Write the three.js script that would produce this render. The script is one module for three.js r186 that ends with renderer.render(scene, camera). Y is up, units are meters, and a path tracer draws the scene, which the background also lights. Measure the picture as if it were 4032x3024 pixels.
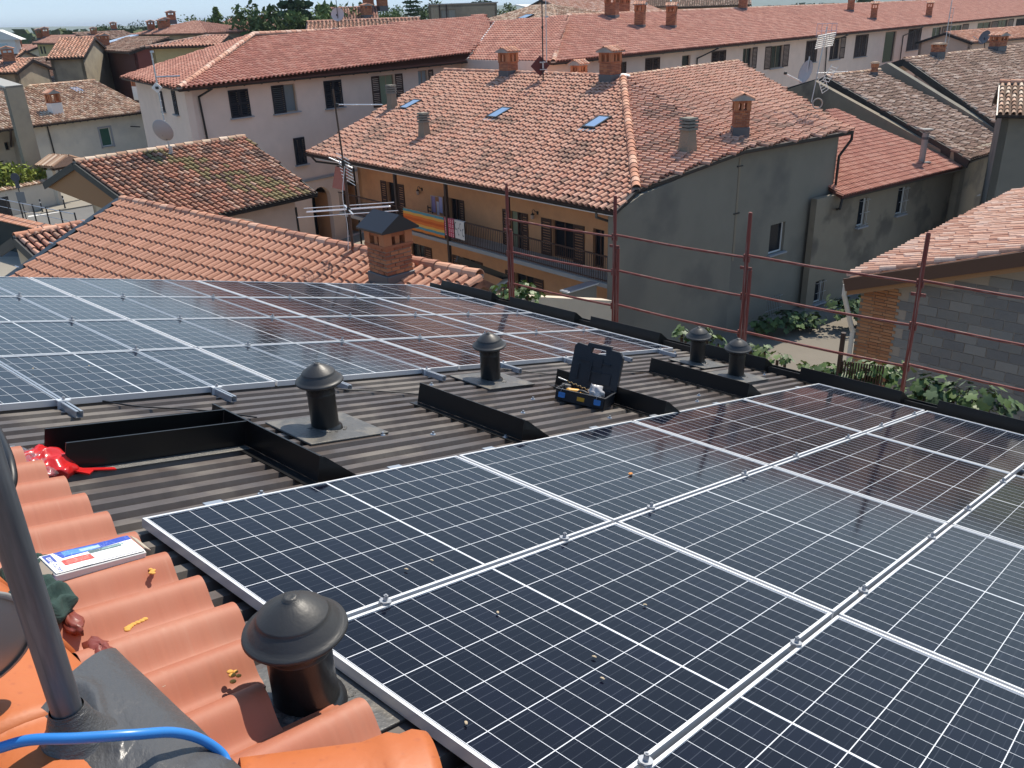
import * as THREE from 'three';
import { mergeGeometries } from 'three/addons/utils/BufferGeometryUtils.js';
import { RoundedBoxGeometry } from 'three/addons/geometries/RoundedBoxGeometry.js';

// ---------------------------------------------------------------- camera, sky, sun, exposure
const V3 = (x, y, z) => new THREE.Vector3(x, y, z);
const H = 13.0;                                            // eye height over the courtyard
const scene = new THREE.Scene();
const camera = new THREE.PerspectiveCamera(2 * Math.atan(1512 / 3329.2) * 180 / Math.PI, 4032 / 3024, 0.1, 30000);
const CR = V3(.999388, -.032035, .014045), CU = V3(.034979, .91528, -.401296), CB = V3(0, .401542, .915841);
camera.position.set(0, H, 0);
camera.quaternion.setFromRotationMatrix(new THREE.Matrix4().makeBasis(CR, CU, CB));
camera.updateMatrixWorld(true);

const renderer = new THREE.WebGLRenderer({ antialias: true });
renderer.setSize(1024, 768);
renderer.toneMapping = THREE.LinearToneMapping;
renderer.toneMappingExposure = 1.22;
renderer.shadowMap.enabled = true;

const SUN_AZ = 21 * Math.PI / 180, SUN_EL = 44 * Math.PI / 180;
const sunDir = V3(Math.sin(SUN_AZ) * Math.cos(SUN_EL), Math.sin(SUN_EL), -Math.cos(SUN_AZ) * Math.cos(SUN_EL));
const sun = new THREE.DirectionalLight(new THREE.Color().setRGB(1, .92, .80), 4.8);
sun.position.copy(sunDir).multiplyScalar(150); sun.target.position.set(0, 0, -40);
sun.castShadow = true; sun.shadow.mapSize.set(4096, 4096); sun.shadow.bias = -.0005;
Object.assign(sun.shadow.camera, { left: -90, right: 90, top: 90, bottom: -90, near: 1, far: 400 });
scene.add(sun, sun.target);

{ // clear summer sky: pale at the horizon, deeper blue overhead, brighter round the sun
  const w = 512, h = 256, d = new Float32Array(w * h * 4);
  for (let j = 0; j < h; j++) for (let i = 0; i < w; i++) {
    const el = ((j + .5) / h - .5) * Math.PI, az = ((i + .5) / w - .5) * 2 * Math.PI;
    const dir = V3(Math.cos(el) * Math.cos(az), Math.sin(el), Math.cos(el) * Math.sin(az));
    const s = Math.max(0, dir.y), k = Math.exp(-s * 3.1), c = Math.max(0, dir.dot(sunDir));
    const glow = Math.pow(c, 6) * .22 + Math.pow(c, 40) * .6;
    const cl = .5 + .5 * Math.sin(az * 3.1 + 7 * s) * Math.sin(az * 1.7 - 11 * s + 2);
    const hz = Math.exp(-Math.max(0, s) * 26);
    const b = [.10 + .40 * k + .07 * hz + .05 * cl * k, .22 + .46 * k + .03 * hz + .04 * cl * k, .46 + .37 * k - .02 * hz + .02 * cl * k];
    const g = dir.y < 0 ? .45 : 1, o = (j * w + i) * 4;
    d[o] = (b[0] + glow) * g; d[o + 1] = (b[1] + glow * .95) * g; d[o + 2] = (b[2] + glow * .85) * g; d[o + 3] = 1;
  }
  const t = new THREE.DataTexture(d, w, h, THREE.RGBAFormat, THREE.FloatType);
  t.mapping = THREE.EquirectangularReflectionMapping; t.magFilter = t.minFilter = THREE.LinearFilter;
  t.wrapS = THREE.RepeatWrapping; t.needsUpdate = true;
  scene.background = t; scene.environment = t;
}

// ---------------------------------------------------------------- helpers
function rng(seed) { let a = seed >>> 0; return () => { a = (a + 0x6D2B79F5) | 0; let t = Math.imul(a ^ (a >>> 15), 1 | a); t = (t + Math.imul(t ^ (t >>> 7), 61 | t)) ^ t; return ((t ^ (t >>> 14)) >>> 0) / 4294967296; }; }
const R = rng(20240611);
const rr = (a, b) => a + (b - a) * R();
const F = 3329.2;
const ray = (x, y) => V3(0, 0, 0).addScaledVector(CR, (x - 2016) / F).addScaledVector(CU, -(y - 1512) / F).addScaledVector(CB, -1);
const at = (x, y, Y) => { const v = ray(x, y); return V3(0, H, 0).addScaledVector(v, (Y - H) / v.y); };
const atD = (x, y, D) => { const v = ray(x, y); return V3(0, H, 0).addScaledVector(v, D / Math.hypot(v.x, v.z)); };
const on = (x, y, pl) => { const v = ray(x, y), o = V3(0, H, 0); return o.clone().addScaledVector(v, (pl.k - pl.n.dot(o)) / pl.n.dot(v)); };
const plane3 = (a, b, c) => { const n = b.clone().sub(a).cross(c.clone().sub(a)).normalize(); if (n.y < 0) n.negate(); return { n, k: n.dot(a) }; };
function slopePlane(A, B, deg, away = 1) {                 // plane through the level line A-B that rises away from the eye
  const e = B.clone().sub(A); e.y = 0; e.normalize(); const h = V3(-e.z, 0, e.x);
  if (h.x * (A.x + B.x) + h.z * (A.z + B.z) < 0) h.negate();
  h.multiplyScalar(away); const r = deg * Math.PI / 180;
  const s = h.clone().multiplyScalar(Math.cos(r)).add(V3(0, Math.sin(r), 0));
  const n = e.clone().cross(s).normalize(); if (n.y < 0) n.negate();
  return { n, k: n.dot(A), in: h };
}
const pix = p => { const q = p.clone().sub(V3(0, H, 0)), z = -q.dot(CB); return [2016 + F * q.dot(CR) / z, 1512 - F * q.dot(CU) / z, z]; };
const names = {};
function numbered(n) { const k = names[n] = (names[n] ?? -1) + 1; return k ? `${n}_${String(k).padStart(3, '0')}` : n; }
function tag(o, label, category, group, kind) { o.userData.label = label; if (category) o.userData.category = category; if (group) o.userData.group = group; if (kind) o.userData.kind = kind; return o; }
function thing(name, label, category, pos = V3(0, 0, 0), group) {
  const o = new THREE.Group(); o.name = numbered(name); o.position.copy(pos); scene.add(o); return tag(o, label, category, group);
}
function mesh(name, geos, mat, parent) {
  const g = Array.isArray(geos) ? merge(geos) : geos; const m = new THREE.Mesh(g, mat); m.name = name; m.castShadow = m.receiveShadow = true; parent.add(m); return m;
}
function struct(name, geos, mat, label) { const m = mesh(numbered(name), geos, mat, scene); m.userData.kind = 'structure'; if (label) m.userData.label = label; return m; }
function merge(list) {
  const l = list.flat(9).map(g => { const q = g.index ? g.toNonIndexed() : g; for (const k of Object.keys(q.attributes)) if (!['position', 'normal', 'uv'].includes(k)) q.deleteAttribute(k); return q; });
  return l.length === 1 ? l[0] : mergeGeometries(l, false);
}
const box = (w, h, d, x = 0, y = 0, z = 0) => new THREE.BoxGeometry(w, h, d).translate(x, y, z);
const rbox = (w, h, d, x = 0, y = 0, z = 0, r = .01, s = 2) => new RoundedBoxGeometry(w, h, d, s, r).translate(x, y, z);
function bar(a, b, r = .02, seg = 8, r2 = r) {
  const d = b.clone().sub(a), g = new THREE.CylinderGeometry(r2, r, d.length(), seg);
  return g.applyQuaternion(new THREE.Quaternion().setFromUnitVectors(V3(0, 1, 0), d.clone().normalize())).translate((a.x + b.x) / 2, (a.y + b.y) / 2, (a.z + b.z) / 2);
}
function beam(a, b, w, h, up = V3(0, 1, 0)) {              // a bar of section w x h from a to b
  const d = b.clone().sub(a), L = d.length(), z = d.normalize(), x = up.clone().cross(z).normalize(), y = z.clone().cross(x);
  return new THREE.BoxGeometry(w, h, L).applyMatrix4(new THREE.Matrix4().makeBasis(x, y, z).setPosition(a.clone().add(b).multiplyScalar(.5)));
}
const tube = (pts, r, n = 40, s = 6) => new THREE.TubeGeometry(new THREE.CatmullRomCurve3(pts), n, r, s);
const lathe = (pts, seg = 28) => new THREE.LatheGeometry(pts.map(p => new THREE.Vector2(p[0], p[1])), seg);
function slab(pts, th) {                                   // polygon plate in space with its thickness below it
  const n = V3(0, 0, 0); for (let i = 0; i < pts.length; i++) { const a = pts[i], b = pts[(i + 1) % pts.length]; n.add(V3((a.y - b.y) * (a.z + b.z), (a.z - b.z) * (a.x + b.x), (a.x - b.x) * (a.y + b.y))); } n.normalize();
  if (n.y < 0) { pts = pts.slice().reverse(); n.negate(); }
  const x = pts[1].clone().sub(pts[0]).normalize(), z = x.clone().cross(n).normalize();
  const s = new THREE.Shape(pts.map(p => { const q = p.clone().sub(pts[0]); return new THREE.Vector2(q.dot(x), -q.dot(z)); }));
  const g = new THREE.ExtrudeGeometry(s, { depth: th, bevelEnabled: false }).translate(0, 0, -th);
  return g.applyMatrix4(new THREE.Matrix4().makeBasis(x, z.clone().negate(), n).setPosition(pts[0]));
}
function settle(o, base) {                                 // moves the origin of a thing built in world coordinates to its base
  for (const c of o.children) c.position.sub(base); o.position.copy(base); return o;
}

// ---------------------------------------------------------------- procedural textures and materials
function noiseGrid(n, seed) { const r = rng(seed), a = new Float32Array(n * n); for (let i = 0; i < a.length; i++) a[i] = r(); return (x, y) => { x = ((x % n) + n) % n; y = ((y % n) + n) % n; const i = Math.floor(x), j = Math.floor(y), u = x - i, v = y - j, s = u * u * (3 - 2 * u), t = v * v * (3 - 2 * v), i1 = (i + 1) % n, j1 = (j + 1) % n; return (a[j * n + i] * (1 - s) + a[j * n + i1] * s) * (1 - t) + (a[j1 * n + i] * (1 - s) + a[j1 * n + i1] * s) * t; }; }
function fbm(seed, base, oct, size) { const gs = []; for (let o = 0; o < oct; o++) gs.push(noiseGrid(base << o, seed + o * 17)); return (x, y) => { let v = 0, a = .5, s = 0; for (let o = 0; o < oct; o++) { const k = (base << o) / size; v += a * gs[o](x * k, y * k); s += a; a *= .55; } return v / s; }; }
function tex(size, fn, metres, srgb = true) {
  const d = new Uint8Array(size * size * 4);
  for (let y = 0; y < size; y++) for (let x = 0; x < size; x++) { const c = fn(x, y), o = (y * size + x) * 4; for (let k = 0; k < 3; k++) { let v = Math.min(1, Math.max(0, c[k] ?? c[0])); if (srgb) v = v <= .0031308 ? v * 12.92 : 1.055 * Math.pow(v, 1 / 2.4) - .055; d[o + k] = Math.round(v * 255); } d[o + 3] = 255; }
  const t = new THREE.DataTexture(d, size, size); t.wrapS = t.wrapT = THREE.RepeatWrapping; t.magFilter = THREE.LinearFilter; t.minFilter = THREE.LinearMipmapLinearFilter; t.generateMipmaps = true;
  if (srgb) t.colorSpace = THREE.SRGBColorSpace; t.repeat.set(1 / metres, 1 / metres); t.needsUpdate = true; return t;
}
const mix = (a, b, t) => a.map((v, i) => v + (b[i] - v) * Math.min(1, Math.max(0, t)));
const col = c => new THREE.Color().setRGB(...c);
const std = (c, rough = .8, o = {}) => new THREE.MeshStandardMaterial({ color: col(c), roughness: rough, side: THREE.DoubleSide, ...o });
const sstep = (a, b, x) => { const t = Math.min(1, Math.max(0, (x - a) / (b - a))); return t * t * (3 - 2 * t); };
function plaster(base, dark, seed, amount = .5, metres = 5, size = 512) {
  const a = fbm(seed, 4, 6, size), b = fbm(seed + 99, 16, 4, size), c = fbm(seed + 7, 3, 5, size);
  return new THREE.MeshStandardMaterial({ roughness: .93, side: THREE.DoubleSide, map: tex(size, (x, y) => mix(mix(base, base.map(v => v * .86), b(x, y)), dark, amount * sstep(.48, .72, a(x, y)) * (.4 + c(x, y))), metres), bumpMap: GRIT, bumpScale: .006 });
}
const gritF = fbm(5, 32, 4, 256);
const GRIT = tex(256, (x, y) => [gritF(x, y)], .7, false);
const M = {
  wallG: plaster([.78, .60, .50], [.70, .54, .45], 11, .35, 9),
  wallE: plaster([.66, .60, .50], [.40, .38, .35], 13, .4, 8),
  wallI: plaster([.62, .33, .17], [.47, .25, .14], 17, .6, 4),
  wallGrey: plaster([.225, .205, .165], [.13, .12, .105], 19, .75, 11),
  wallOld: plaster([.27, .225, .165], [.12, .10, .08], 23, .9, 6),
  wallCream: plaster([.60, .50, .38], [.42, .36, .28], 29, .5, 6),
  wallPink: plaster([.58, .40, .31], [.40, .29, .24], 31, .4, 6),
  wallYellow: plaster([.46, .38, .20], [.38, .31, .17], 37, .4, 6),
  wallTan: plaster([.34, .29, .21], [.20, .17, .13], 41, .8, 9),
  concrete: plaster([.36, .345, .32], [.25, .24, .22], 43, .7, 3),
  lead: new THREE.MeshStandardMaterial({ color: col([.10, .105, .115]), roughness: .5, metalness: .25, side: THREE.DoubleSide, bumpMap: GRIT, bumpScale: .002 }),
  wood: std([.045, .024, .016], .7), woodLight: std([.28, .15, .07], .8), shutter: std([.012, .010, .014], .75), shutterBrown: std([.06, .028, .018], .7),
  gutter: std([.018, .014, .014], .45, { metalness: .2 }), white: std([.72, .71, .68], .6), sill: std([.30, .30, .31], .8), frame: std([.33, .24, .17], .7),
  pane: new THREE.MeshPhysicalMaterial({ color: col([.012, .016, .022]), roughness: .12, specularIntensity: .35, side: THREE.DoubleSide }), paneSky: new THREE.MeshPhysicalMaterial({ color: col([.36, .52, .74]), metalness: .6, roughness: .03, clearcoat: 1, clearcoatRoughness: .02, specularIntensity: 1, ior: 2.2, side: THREE.DoubleSide }),
  curtain: std([.22, .25, .16], .9), steel: std([.42, .43, .45], .4, { metalness: .6 }), steelDark: std([.03, .03, .032], .5, { metalness: .3 }), aluminium: std([.78, .79, .80], .35, { metalness: .55 }),
  zinc: std([.45, .48, .52], .35, { metalness: .7 }), brick: std([.34, .125, .062], .9, { bumpMap: GRIT, bumpScale: .004 }), brick2: std([.42, .17, .08], .9, { bumpMap: GRIT, bumpScale: .004 }), brick3: std([.27, .095, .05], .9, { bumpMap: GRIT, bumpScale: .004 }), mortar: std([.30, .26, .22], .95),
  asphalt: plaster([.17, .165, .155], [.13, .125, .12], 47, .6, 6), pavement: plaster([.30, .27, .22], [.26, .23, .19], 53, .4, 14), gravel: plaster([.20, .175, .14], [.15, .13, .105], 59, .5, 9),
  leaf: new THREE.MeshPhysicalMaterial({ color: col([.075, .13, .022]), roughness: .75, side: THREE.DoubleSide, transmission: 0 }),
  blackMetal: std([.009, .0085, .0085], .32, { metalness: .1 }), black: std([.008, .008, .009], .5),
};

// ---------------------------------------------------------------- roofs of single tiles
const TILE_SPECK = (() => { const a = fbm(71, 8, 5, 128), b = fbm(73, 24, 3, 128); return tex(128, (x, y) => { const v = .72 + .42 * (a(x, y) - .5) + .5 * (b(x, y) - .5) + .22; return [v, v * .985, v * .97]; }, 1); })();
function tileGeo(kind, P, L, seg = 6) {                    // a clay tile: x across, y up, z downhill; lower end at z = 0
  const prof = [];
  if (kind === 'coppo') { for (let i = 0; i <= seg; i++) { const a = Math.PI * (1 - i / seg); prof.push([Math.cos(a) * .5, Math.sin(a) * .42]); } }
  else { prof.push([-.5, .02], [-.30, .0]); for (let i = 0; i <= seg; i++) { const a = Math.PI * (1 - i / seg); prof.push([.14 + Math.cos(a) * .34, .02 + Math.sin(a) * .34]); } prof.push([.5, .03]); }
  const W0 = kind === 'coppo' ? P * .72 : P * 1.0, W1 = kind === 'coppo' ? P * .56 : P * 1.0, th = Math.max(.014, P * .075), LL = L * 1.10;
  const p = [], uv = [], quad = (a, b, c, d, ua, ub) => { p.push(...a, ...b, ...c, ...a, ...c, ...d); uv.push(ua, 0, ub, 0, ub, 1, ua, 0, ub, 1, ua, 1); };
  const up = [0, .032, 0], n = prof.length - 1;
  const lo = (q, t) => [q[0] * W0, q[1] * P + .042 - t, 0], hi = (q, t) => [q[0] * W1, q[1] * P * (kind === 'coppo' ? .8 : 1) + .006 - t, -LL];
  for (let i = 0; i < n; i++) {
    const A = prof[i], B = prof[i + 1];
    quad(lo(A, 0), lo(B, 0), hi(B, 0), hi(A, 0), i / n, (i + 1) / n);
    quad(lo(A, th), lo(B, th), lo(B, 0), lo(A, 0), i / n, (i + 1) / n);
  }
  const g = new THREE.BufferGeometry(); g.setAttribute('position', new THREE.Float32BufferAttribute(p, 3)); g.setAttribute('uv', new THREE.Float32BufferAttribute(uv, 2)); g.computeVertexNormals(); return g;
}
const tmat = {};
function tileMat(c) { const k = c.map(v => v.toFixed(3)).join(); return tmat[k] ??= new THREE.MeshStandardMaterial({ color: col(c), roughness: .88, map: TILE_SPECK, side: THREE.DoubleSide }); }
const INST = new THREE.MeshStandardMaterial({ color: 0xffffff, roughness: .88, map: TILE_SPECK, side: THREE.DoubleSide });
const PAL = {
  orange: [[.60, .29, .18], [.64, .34, .22], [.54, .25, .155], [.68, .40, .28], [.50, .23, .15], [.44, .21, .14]],
  orangeDirty: [[.62, .31, .21], [.58, .30, .21], [.52, .265, .18], [.42, .235, .165], [.35, .21, .15], [.60, .34, .24], [.60, .325, .225], [.64, .37, .27]],
  red: [[.50, .22, .155], [.53, .25, .18], [.46, .195, .14], [.56, .285, .21], [.42, .18, .13]],
  moss: [[.46, .215, .135], [.27, .15, .105], [.37, .185, .12], [.50, .25, .16], [.19, .115, .085], [.54, .34, .24], [.28, .215, .10], [.48, .215, .135]],
  brown: [[.32, .20, .14], [.38, .24, .175], [.26, .16, .11], [.48, .34, .26], [.20, .125, .09], [.35, .21, .155], [.56, .42, .33]],
  tan: [[.48, .32, .22], [.58, .43, .31], [.40, .24, .155], [.70, .55, .42], [.32, .19, .125], [.62, .40, .28]],
  dark: [[.22, .125, .085], [.30, .175, .125], [.17, .10, .07], [.40, .28, .21], [.26, .14, .095]],
  pink: [[.58, .32, .225], [.64, .40, .30], [.50, .255, .175], [.68, .47, .37], [.60, .36, .26]],
  terra: [[.47, .235, .155], [.49, .25, .165], [.45, .225, .145], [.50, .26, .175]],
  far: [[.44, .22, .16], [.48, .25, .185], [.40, .195, .14], [.52, .29, .215]],
};
function tileRoof(roof, faces, o) {                        // faces: [{pts}], one roof; the nearest tiles are meshes, the rest one part
  const P = o.pitch, L = o.len, geo = tileGeo(o.kind ?? 'coppo', P, L, o.seg ?? 6), pal = PAL[o.pal], jit = o.jitter ?? 1, rs = rng(o.seed ?? 7), all = [], inv = roof.parent ? roof.parent.position : V3(0, 0, 0);
  for (const f of faces) {
    const pts = f.pts, n = V3(0, 0, 0);
    for (let i = 0; i < pts.length; i++) { const a = pts[i], b = pts[(i + 1) % pts.length]; n.add(V3((a.y - b.y) * (a.z + b.z), (a.z - b.z) * (a.x + b.x), (a.x - b.x) * (a.y + b.y))); } n.normalize(); if (n.y < 0) n.negate();
    const fall = (f.fall ? f.fall.clone() : V3(0, -1, 0)); fall.addScaledVector(n, -fall.dot(n)).normalize();
    const ax = n.clone().cross(fall).normalize(), o0 = pts[0], q = pts.map(p => { const d = p.clone().sub(o0); return [d.dot(ax), d.dot(fall)]; });
    const xs = q.map(p => p[0]), ys = q.map(p => p[1]), x0 = Math.min(...xs), x1 = Math.max(...xs), y0 = Math.min(...ys), y1 = Math.max(...ys);
    const inside = (x, y) => { let c = false; for (let i = 0, j = q.length - 1; i < q.length; j = i++) if ((q[i][1] > y) !== (q[j][1] > y) && x < (q[j][0] - q[i][0]) * (y - q[i][1]) / (q[j][1] - q[i][1]) + q[i][0]) c = !c; return c; };
    const nc = Math.round((x1 - x0) / P), pc = (x1 - x0) / nc;
    for (let i = 0; i < nc; i++) { const x = x0 + (i + .5) * pc, cj = (rs() - .5) * L * .35 * jit;
      for (let y = y1; y > y0 - L; y -= L) {
        const yy = y + (y === y1 ? 0 : cj); if (!inside(x, y - L * .45)) continue;
        const p = o0.clone().addScaledVector(ax, x + (rs() - .5) * P * .10 * jit).addScaledVector(fall, yy + (rs() - .5) * L * .12 * jit).addScaledVector(n, .004 + rs() * .008 * jit);
        const yaw = (rs() - .5) * .10 * jit, z = fall.clone().applyAxisAngle(n, yaw), xx = n.clone().cross(z), r1 = rs();
        let ci = Math.floor(r1 * pal.length); if (o.tone) ci = o.tone(p, ci, rs, pal.length, x - x0, y1 - y);
        const px = pix(p), vis = px[0] > -60 && px[0] < 4092 && px[1] > -60 && px[1] < 3084;
        all.push({ m: new THREE.Matrix4().makeBasis(xx, n, z).setPosition(p.sub(inv)), ci: Math.max(0, Math.min(pal.length - 1, ci)), d: vis ? px[2] : 1e6 + px[2], k: .9 + .2 * rs() });
      } }
  }
  all.sort((a, b) => a.d - b.d); const nS = Math.min(all.length, o.single ?? 300);
  for (let i = 0; i < nS; i++) { const t = all[i], m = mesh('roof_tile', geo, tileMat(pal[t.ci]), roof); m.matrix.copy(t.m); m.matrix.decompose(m.position, m.quaternion, m.scale); }
  const rest = all.slice(nS); if (rest.length) {
    const im = new THREE.InstancedMesh(geo, INST, rest.length); im.name = 'roof_tiles'; im.userData.kind = 'stuff'; im.castShadow = im.receiveShadow = true;
    rest.forEach((t, i) => { im.setMatrixAt(i, t.m); im.setColorAt(i, col(pal[t.ci].map(v => v * t.k))); }); roof.add(im);
  }
  return roof;
}
const halfRound = (r0, r1, L, seg = 8) => { const p = [], uv = [], th = .016; const ring = (r, z) => [...Array(seg + 1).keys()].map(i => { const a = Math.PI * i / seg; return [Math.cos(a) * r, Math.sin(a) * r, z]; }); const A = ring(r0, 0), B = ring(r1, -L), C = ring(r0 - th, 0); const q = (a, b, c, d) => { p.push(...a, ...b, ...c, ...a, ...c, ...d); uv.push(0, 0, 1, 0, 1, 1, 0, 0, 1, 1, 0, 1); }; for (let i = 0; i < seg; i++) { q(A[i], A[i + 1], B[i + 1], B[i]); q(C[i], C[i + 1], A[i + 1], A[i]); } const g = new THREE.BufferGeometry(); g.setAttribute('position', new THREE.Float32BufferAttribute(p, 3)); g.setAttribute('uv', new THREE.Float32BufferAttribute(uv, 2)); g.computeVertexNormals(); return g; };
function ridge(roof, A, B, r, L, pal, lift = .03, bed = true) {        // ridge or hip tiles from A (low end or near end) to B
  const d = B.clone().sub(A), len = d.length(), n = Math.max(1, Math.round(len / L)), l = len / n, z = d.clone().normalize().negate(), x = V3(0, 1, 0).cross(z).normalize(), y = z.clone().cross(x), g = halfRound(r * 1.08, r * .9, l * 1.12), inv = roof.parent.position;
  for (let i = 0; i < n; i++) { const p = A.clone().addScaledVector(d, i / n).addScaledVector(y, lift + .012 * R()), m = mesh('ridge_tile', g, tileMat(PAL[pal][Math.floor(R() * PAL[pal].length)]), roof); const b = new THREE.Matrix4().makeBasis(x, y, z).setPosition(p.sub(inv)); b.decompose(m.position, m.quaternion, m.scale); m.rotateY((R() - .5) * .06); }
  if (bed) { const m = mesh('ridge_bed', beam(A.clone().addScaledVector(y, lift * .3), B.clone().addScaledVector(y, lift * .3), r * 1.7, r * .55), M.mortar, roof); m.position.sub(inv); }
}
// ---------------------------------------------------------------- walls with real openings
function makeWall(A, B, y0, y1) {                          // A left, B right as seen from outside
  const a = V3(A.x, 0, A.z), e = V3(B.x - A.x, 0, B.z - A.z), len = e.length(); e.normalize(); const n = e.clone().cross(V3(0, 1, 0));
  const mat = new THREE.Matrix4().makeBasis(e, V3(0, 1, 0), n).setPosition(a);
  return { a, e, n, len, y0, y1, mat, holes: [], pl: { n, k: n.dot(a) }, loc(x, y) { const p = on(x, y, this.pl); return [p.clone().sub(a).dot(e), p.y]; }, rect(x0, Y0, x1, Y1) { const p = this.loc(x0, Y0), q = this.loc(x1, Y1); return [Math.min(p[0], q[0]), Math.min(p[1], q[1]), Math.max(p[0], q[0]), Math.max(p[1], q[1])]; } };
}
const put = (w, g) => g.applyMatrix4(w.mat);
function finishWall(house, w, mat, top, th = .3, name = 'wall', label) {   // top: optional [[s, y], ...] from right to left
  const s = new THREE.Shape(); s.moveTo(0, w.y0); s.lineTo(w.len, w.y0); for (const p of top ?? [[w.len, w.y1], [0, w.y1]]) s.lineTo(p[0], p[1]); s.closePath();
  for (const h of w.holes) { const p = new THREE.Path(); if (h[4]) { const rx = (h[2] - h[0]) / 2; p.moveTo(h[0], h[1]); p.lineTo(h[0], h[3] - rx); for (let i = 0; i <= 10; i++) { const a = Math.PI * (1 - i / 10); p.lineTo((h[0] + h[2]) / 2 + Math.cos(a) * rx, h[3] - rx + Math.sin(a) * rx); } p.lineTo(h[2], h[1]); } else { p.moveTo(h[0], h[1]); p.lineTo(h[0], h[3]); p.lineTo(h[2], h[3]); p.lineTo(h[2], h[1]); } p.closePath(); s.holes.push(p); }
  const m = mesh(name, put(w, new THREE.ExtrudeGeometry(s, { depth: th, bevelEnabled: false, curveSegments: 8 }).translate(0, 0, -th)), mat, house); if (label) m.userData.label = label; return m;
}
function shutterLeaf(house, w, s0, s1, y0, y1, mat, z = .03) {
  const W = s1 - s0, c = (s0 + s1) / 2, g = [box(.07, y1 - y0, .035, s0 + .035, (y0 + y1) / 2, z), box(.07, y1 - y0, .035, s1 - .035, (y0 + y1) / 2, z), box(W - .14, .08, .035, c, y0 + .04, z), box(W - .14, .08, .035, c, y1 - .04, z), box(W - .14, .06, .035, c, (y0 + y1) / 2, z)];
  const n = Math.max(5, Math.round((y1 - y0) / .11)); for (let i = 1; i < n; i++) g.push(new THREE.BoxGeometry(W - .15, .075, .012).rotateX(-.6).translate(c, y0 + (y1 - y0) * i / n, z));
  return mesh('shutter', put(w, merge(g)), mat, house);
}
function addWindow(house, w, r, o = {}) {                  // r: [s0, y0, s1, y1]; frame, pane, sill, shutters, bars
  const [s0, y0, s1, y1] = r, W = s1 - s0, hh = y1 - y0, c = (s0 + s1) / 2, cy = (y0 + y1) / 2, f = .055, zz = -.16; w.holes.push([s0, y0, s1, y1]);
  const g = [box(f, hh, .06, s0 + f / 2, cy, zz), box(f, hh, .06, s1 - f / 2, cy, zz), box(W - 2 * f, f, .06, c, y0 + f / 2, zz), box(W - 2 * f, f, .06, c, y1 - f / 2, zz)];
  if (!o.one) g.push(box(f, hh - 2 * f, .06, c, cy, zz));
  const win = mesh('window', put(w, merge(g)), o.frame ?? M.frame, house);
  mesh('pane', put(w, box(W - 2 * f, hh - 2 * f, .012, c, cy, zz - .012)), o.pane ?? M.pane, win);
  if (o.curtain) mesh('curtain', put(w, box(W * o.curtain, hh - .12, .01, s0 + W * o.curtain / 2 + .03, cy, zz - .004 + .016)), M.curtain, win);
  if (o.sill !== false) mesh('sill', put(w, box(W + .2, .07, .3, c, y0 - .037, .02)), M.sill, win);
  const sm = o.mat ?? M.shutterBrown;
  if (o.shut === 'closed') { shutterLeaf(house, w, s0, c - .005, y0, y1, sm); shutterLeaf(house, w, c + .005, s1, y0, y1, sm); }
  if (o.shut === 'open' || o.shut === 'left') shutterLeaf(house, w, s0 - W / 2 - .03, s0 - .03, y0, y1, sm);
  if (o.shut === 'open' || o.shut === 'right') shutterLeaf(house, w, s1 + .03, s1 + W / 2 + .03, y0, y1, sm);
  if (o.shut === 'half') shutterLeaf(house, w, s0, c, y0, y1, sm);
  if (o.bars) { const b = []; const n = Math.round(W / .13); for (let i = 1; i < n; i++) b.push(new THREE.CylinderGeometry(.011, .011, hh + .04, 6).translate(s0 + W * i / n, cy, o.bars)); for (const t of [.06, .5, .94]) b.push(box(W + .1, .02, .012, c, y0 + hh * t, o.bars)); if (o.bars > .05) for (const sx of [s0 - .05, s1 + .05]) for (const t of [.06, .94]) b.push(box(.012, .02, o.bars, sx, y0 + hh * t, o.bars / 2)); mesh('window_bars', put(w, merge(b)), M.zinc, house); }
  if (o.surround) { const t = .16; mesh('window_surround', put(w, merge([box(t, hh + 2 * t, .04, s0 - t / 2, cy, .021), box(t, hh + 2 * t, .04, s1 + t / 2, cy, .021), box(W, t, .04, c, y1 + t / 2, .021)])), M.sill, house); }
  return win;
}
// ---------------------------------------------------------------- chimneys
function brickwork(w, d, h, y0, singles, parent) {         // courses of bricks round a mortar core
  const bl = .22, bh = .058, j = .012, n = Math.round(h / (bh + j)), out = [[], [], []];
  for (let k = 0; k < n; k++) { const y = y0 + (k + .5) * h / n, off = k % 2;
    for (const [L, ax] of [[w, 0], [d, 1]]) for (const sg of [-1, 1]) { const full = off === ax ? L : L - .22, m = Math.max(1, Math.round(full / (bl + j))), l = full / m;
      for (let i = 0; i < m; i++) { const s = -full / 2 + (i + .5) * l, dep = .105; const e = .004 * R(); const g = ax === 0 ? box(l - j, bh, dep, s, y, sg * (d / 2 - dep / 2 + e)) : box(dep, bh, l - j, sg * (w / 2 - dep / 2 + e), y, s); out[Math.floor(R() * 3)].push(g); } } }
  const mats = [M.brick, M.brick2, M.brick3];
  if (singles) out.forEach((l, i) => l.forEach(g => mesh('brick', g, mats[i], parent))); else out.forEach((l, i) => { if (l.length) mesh('brickwork', merge(l), mats[i], parent); });
}
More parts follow.
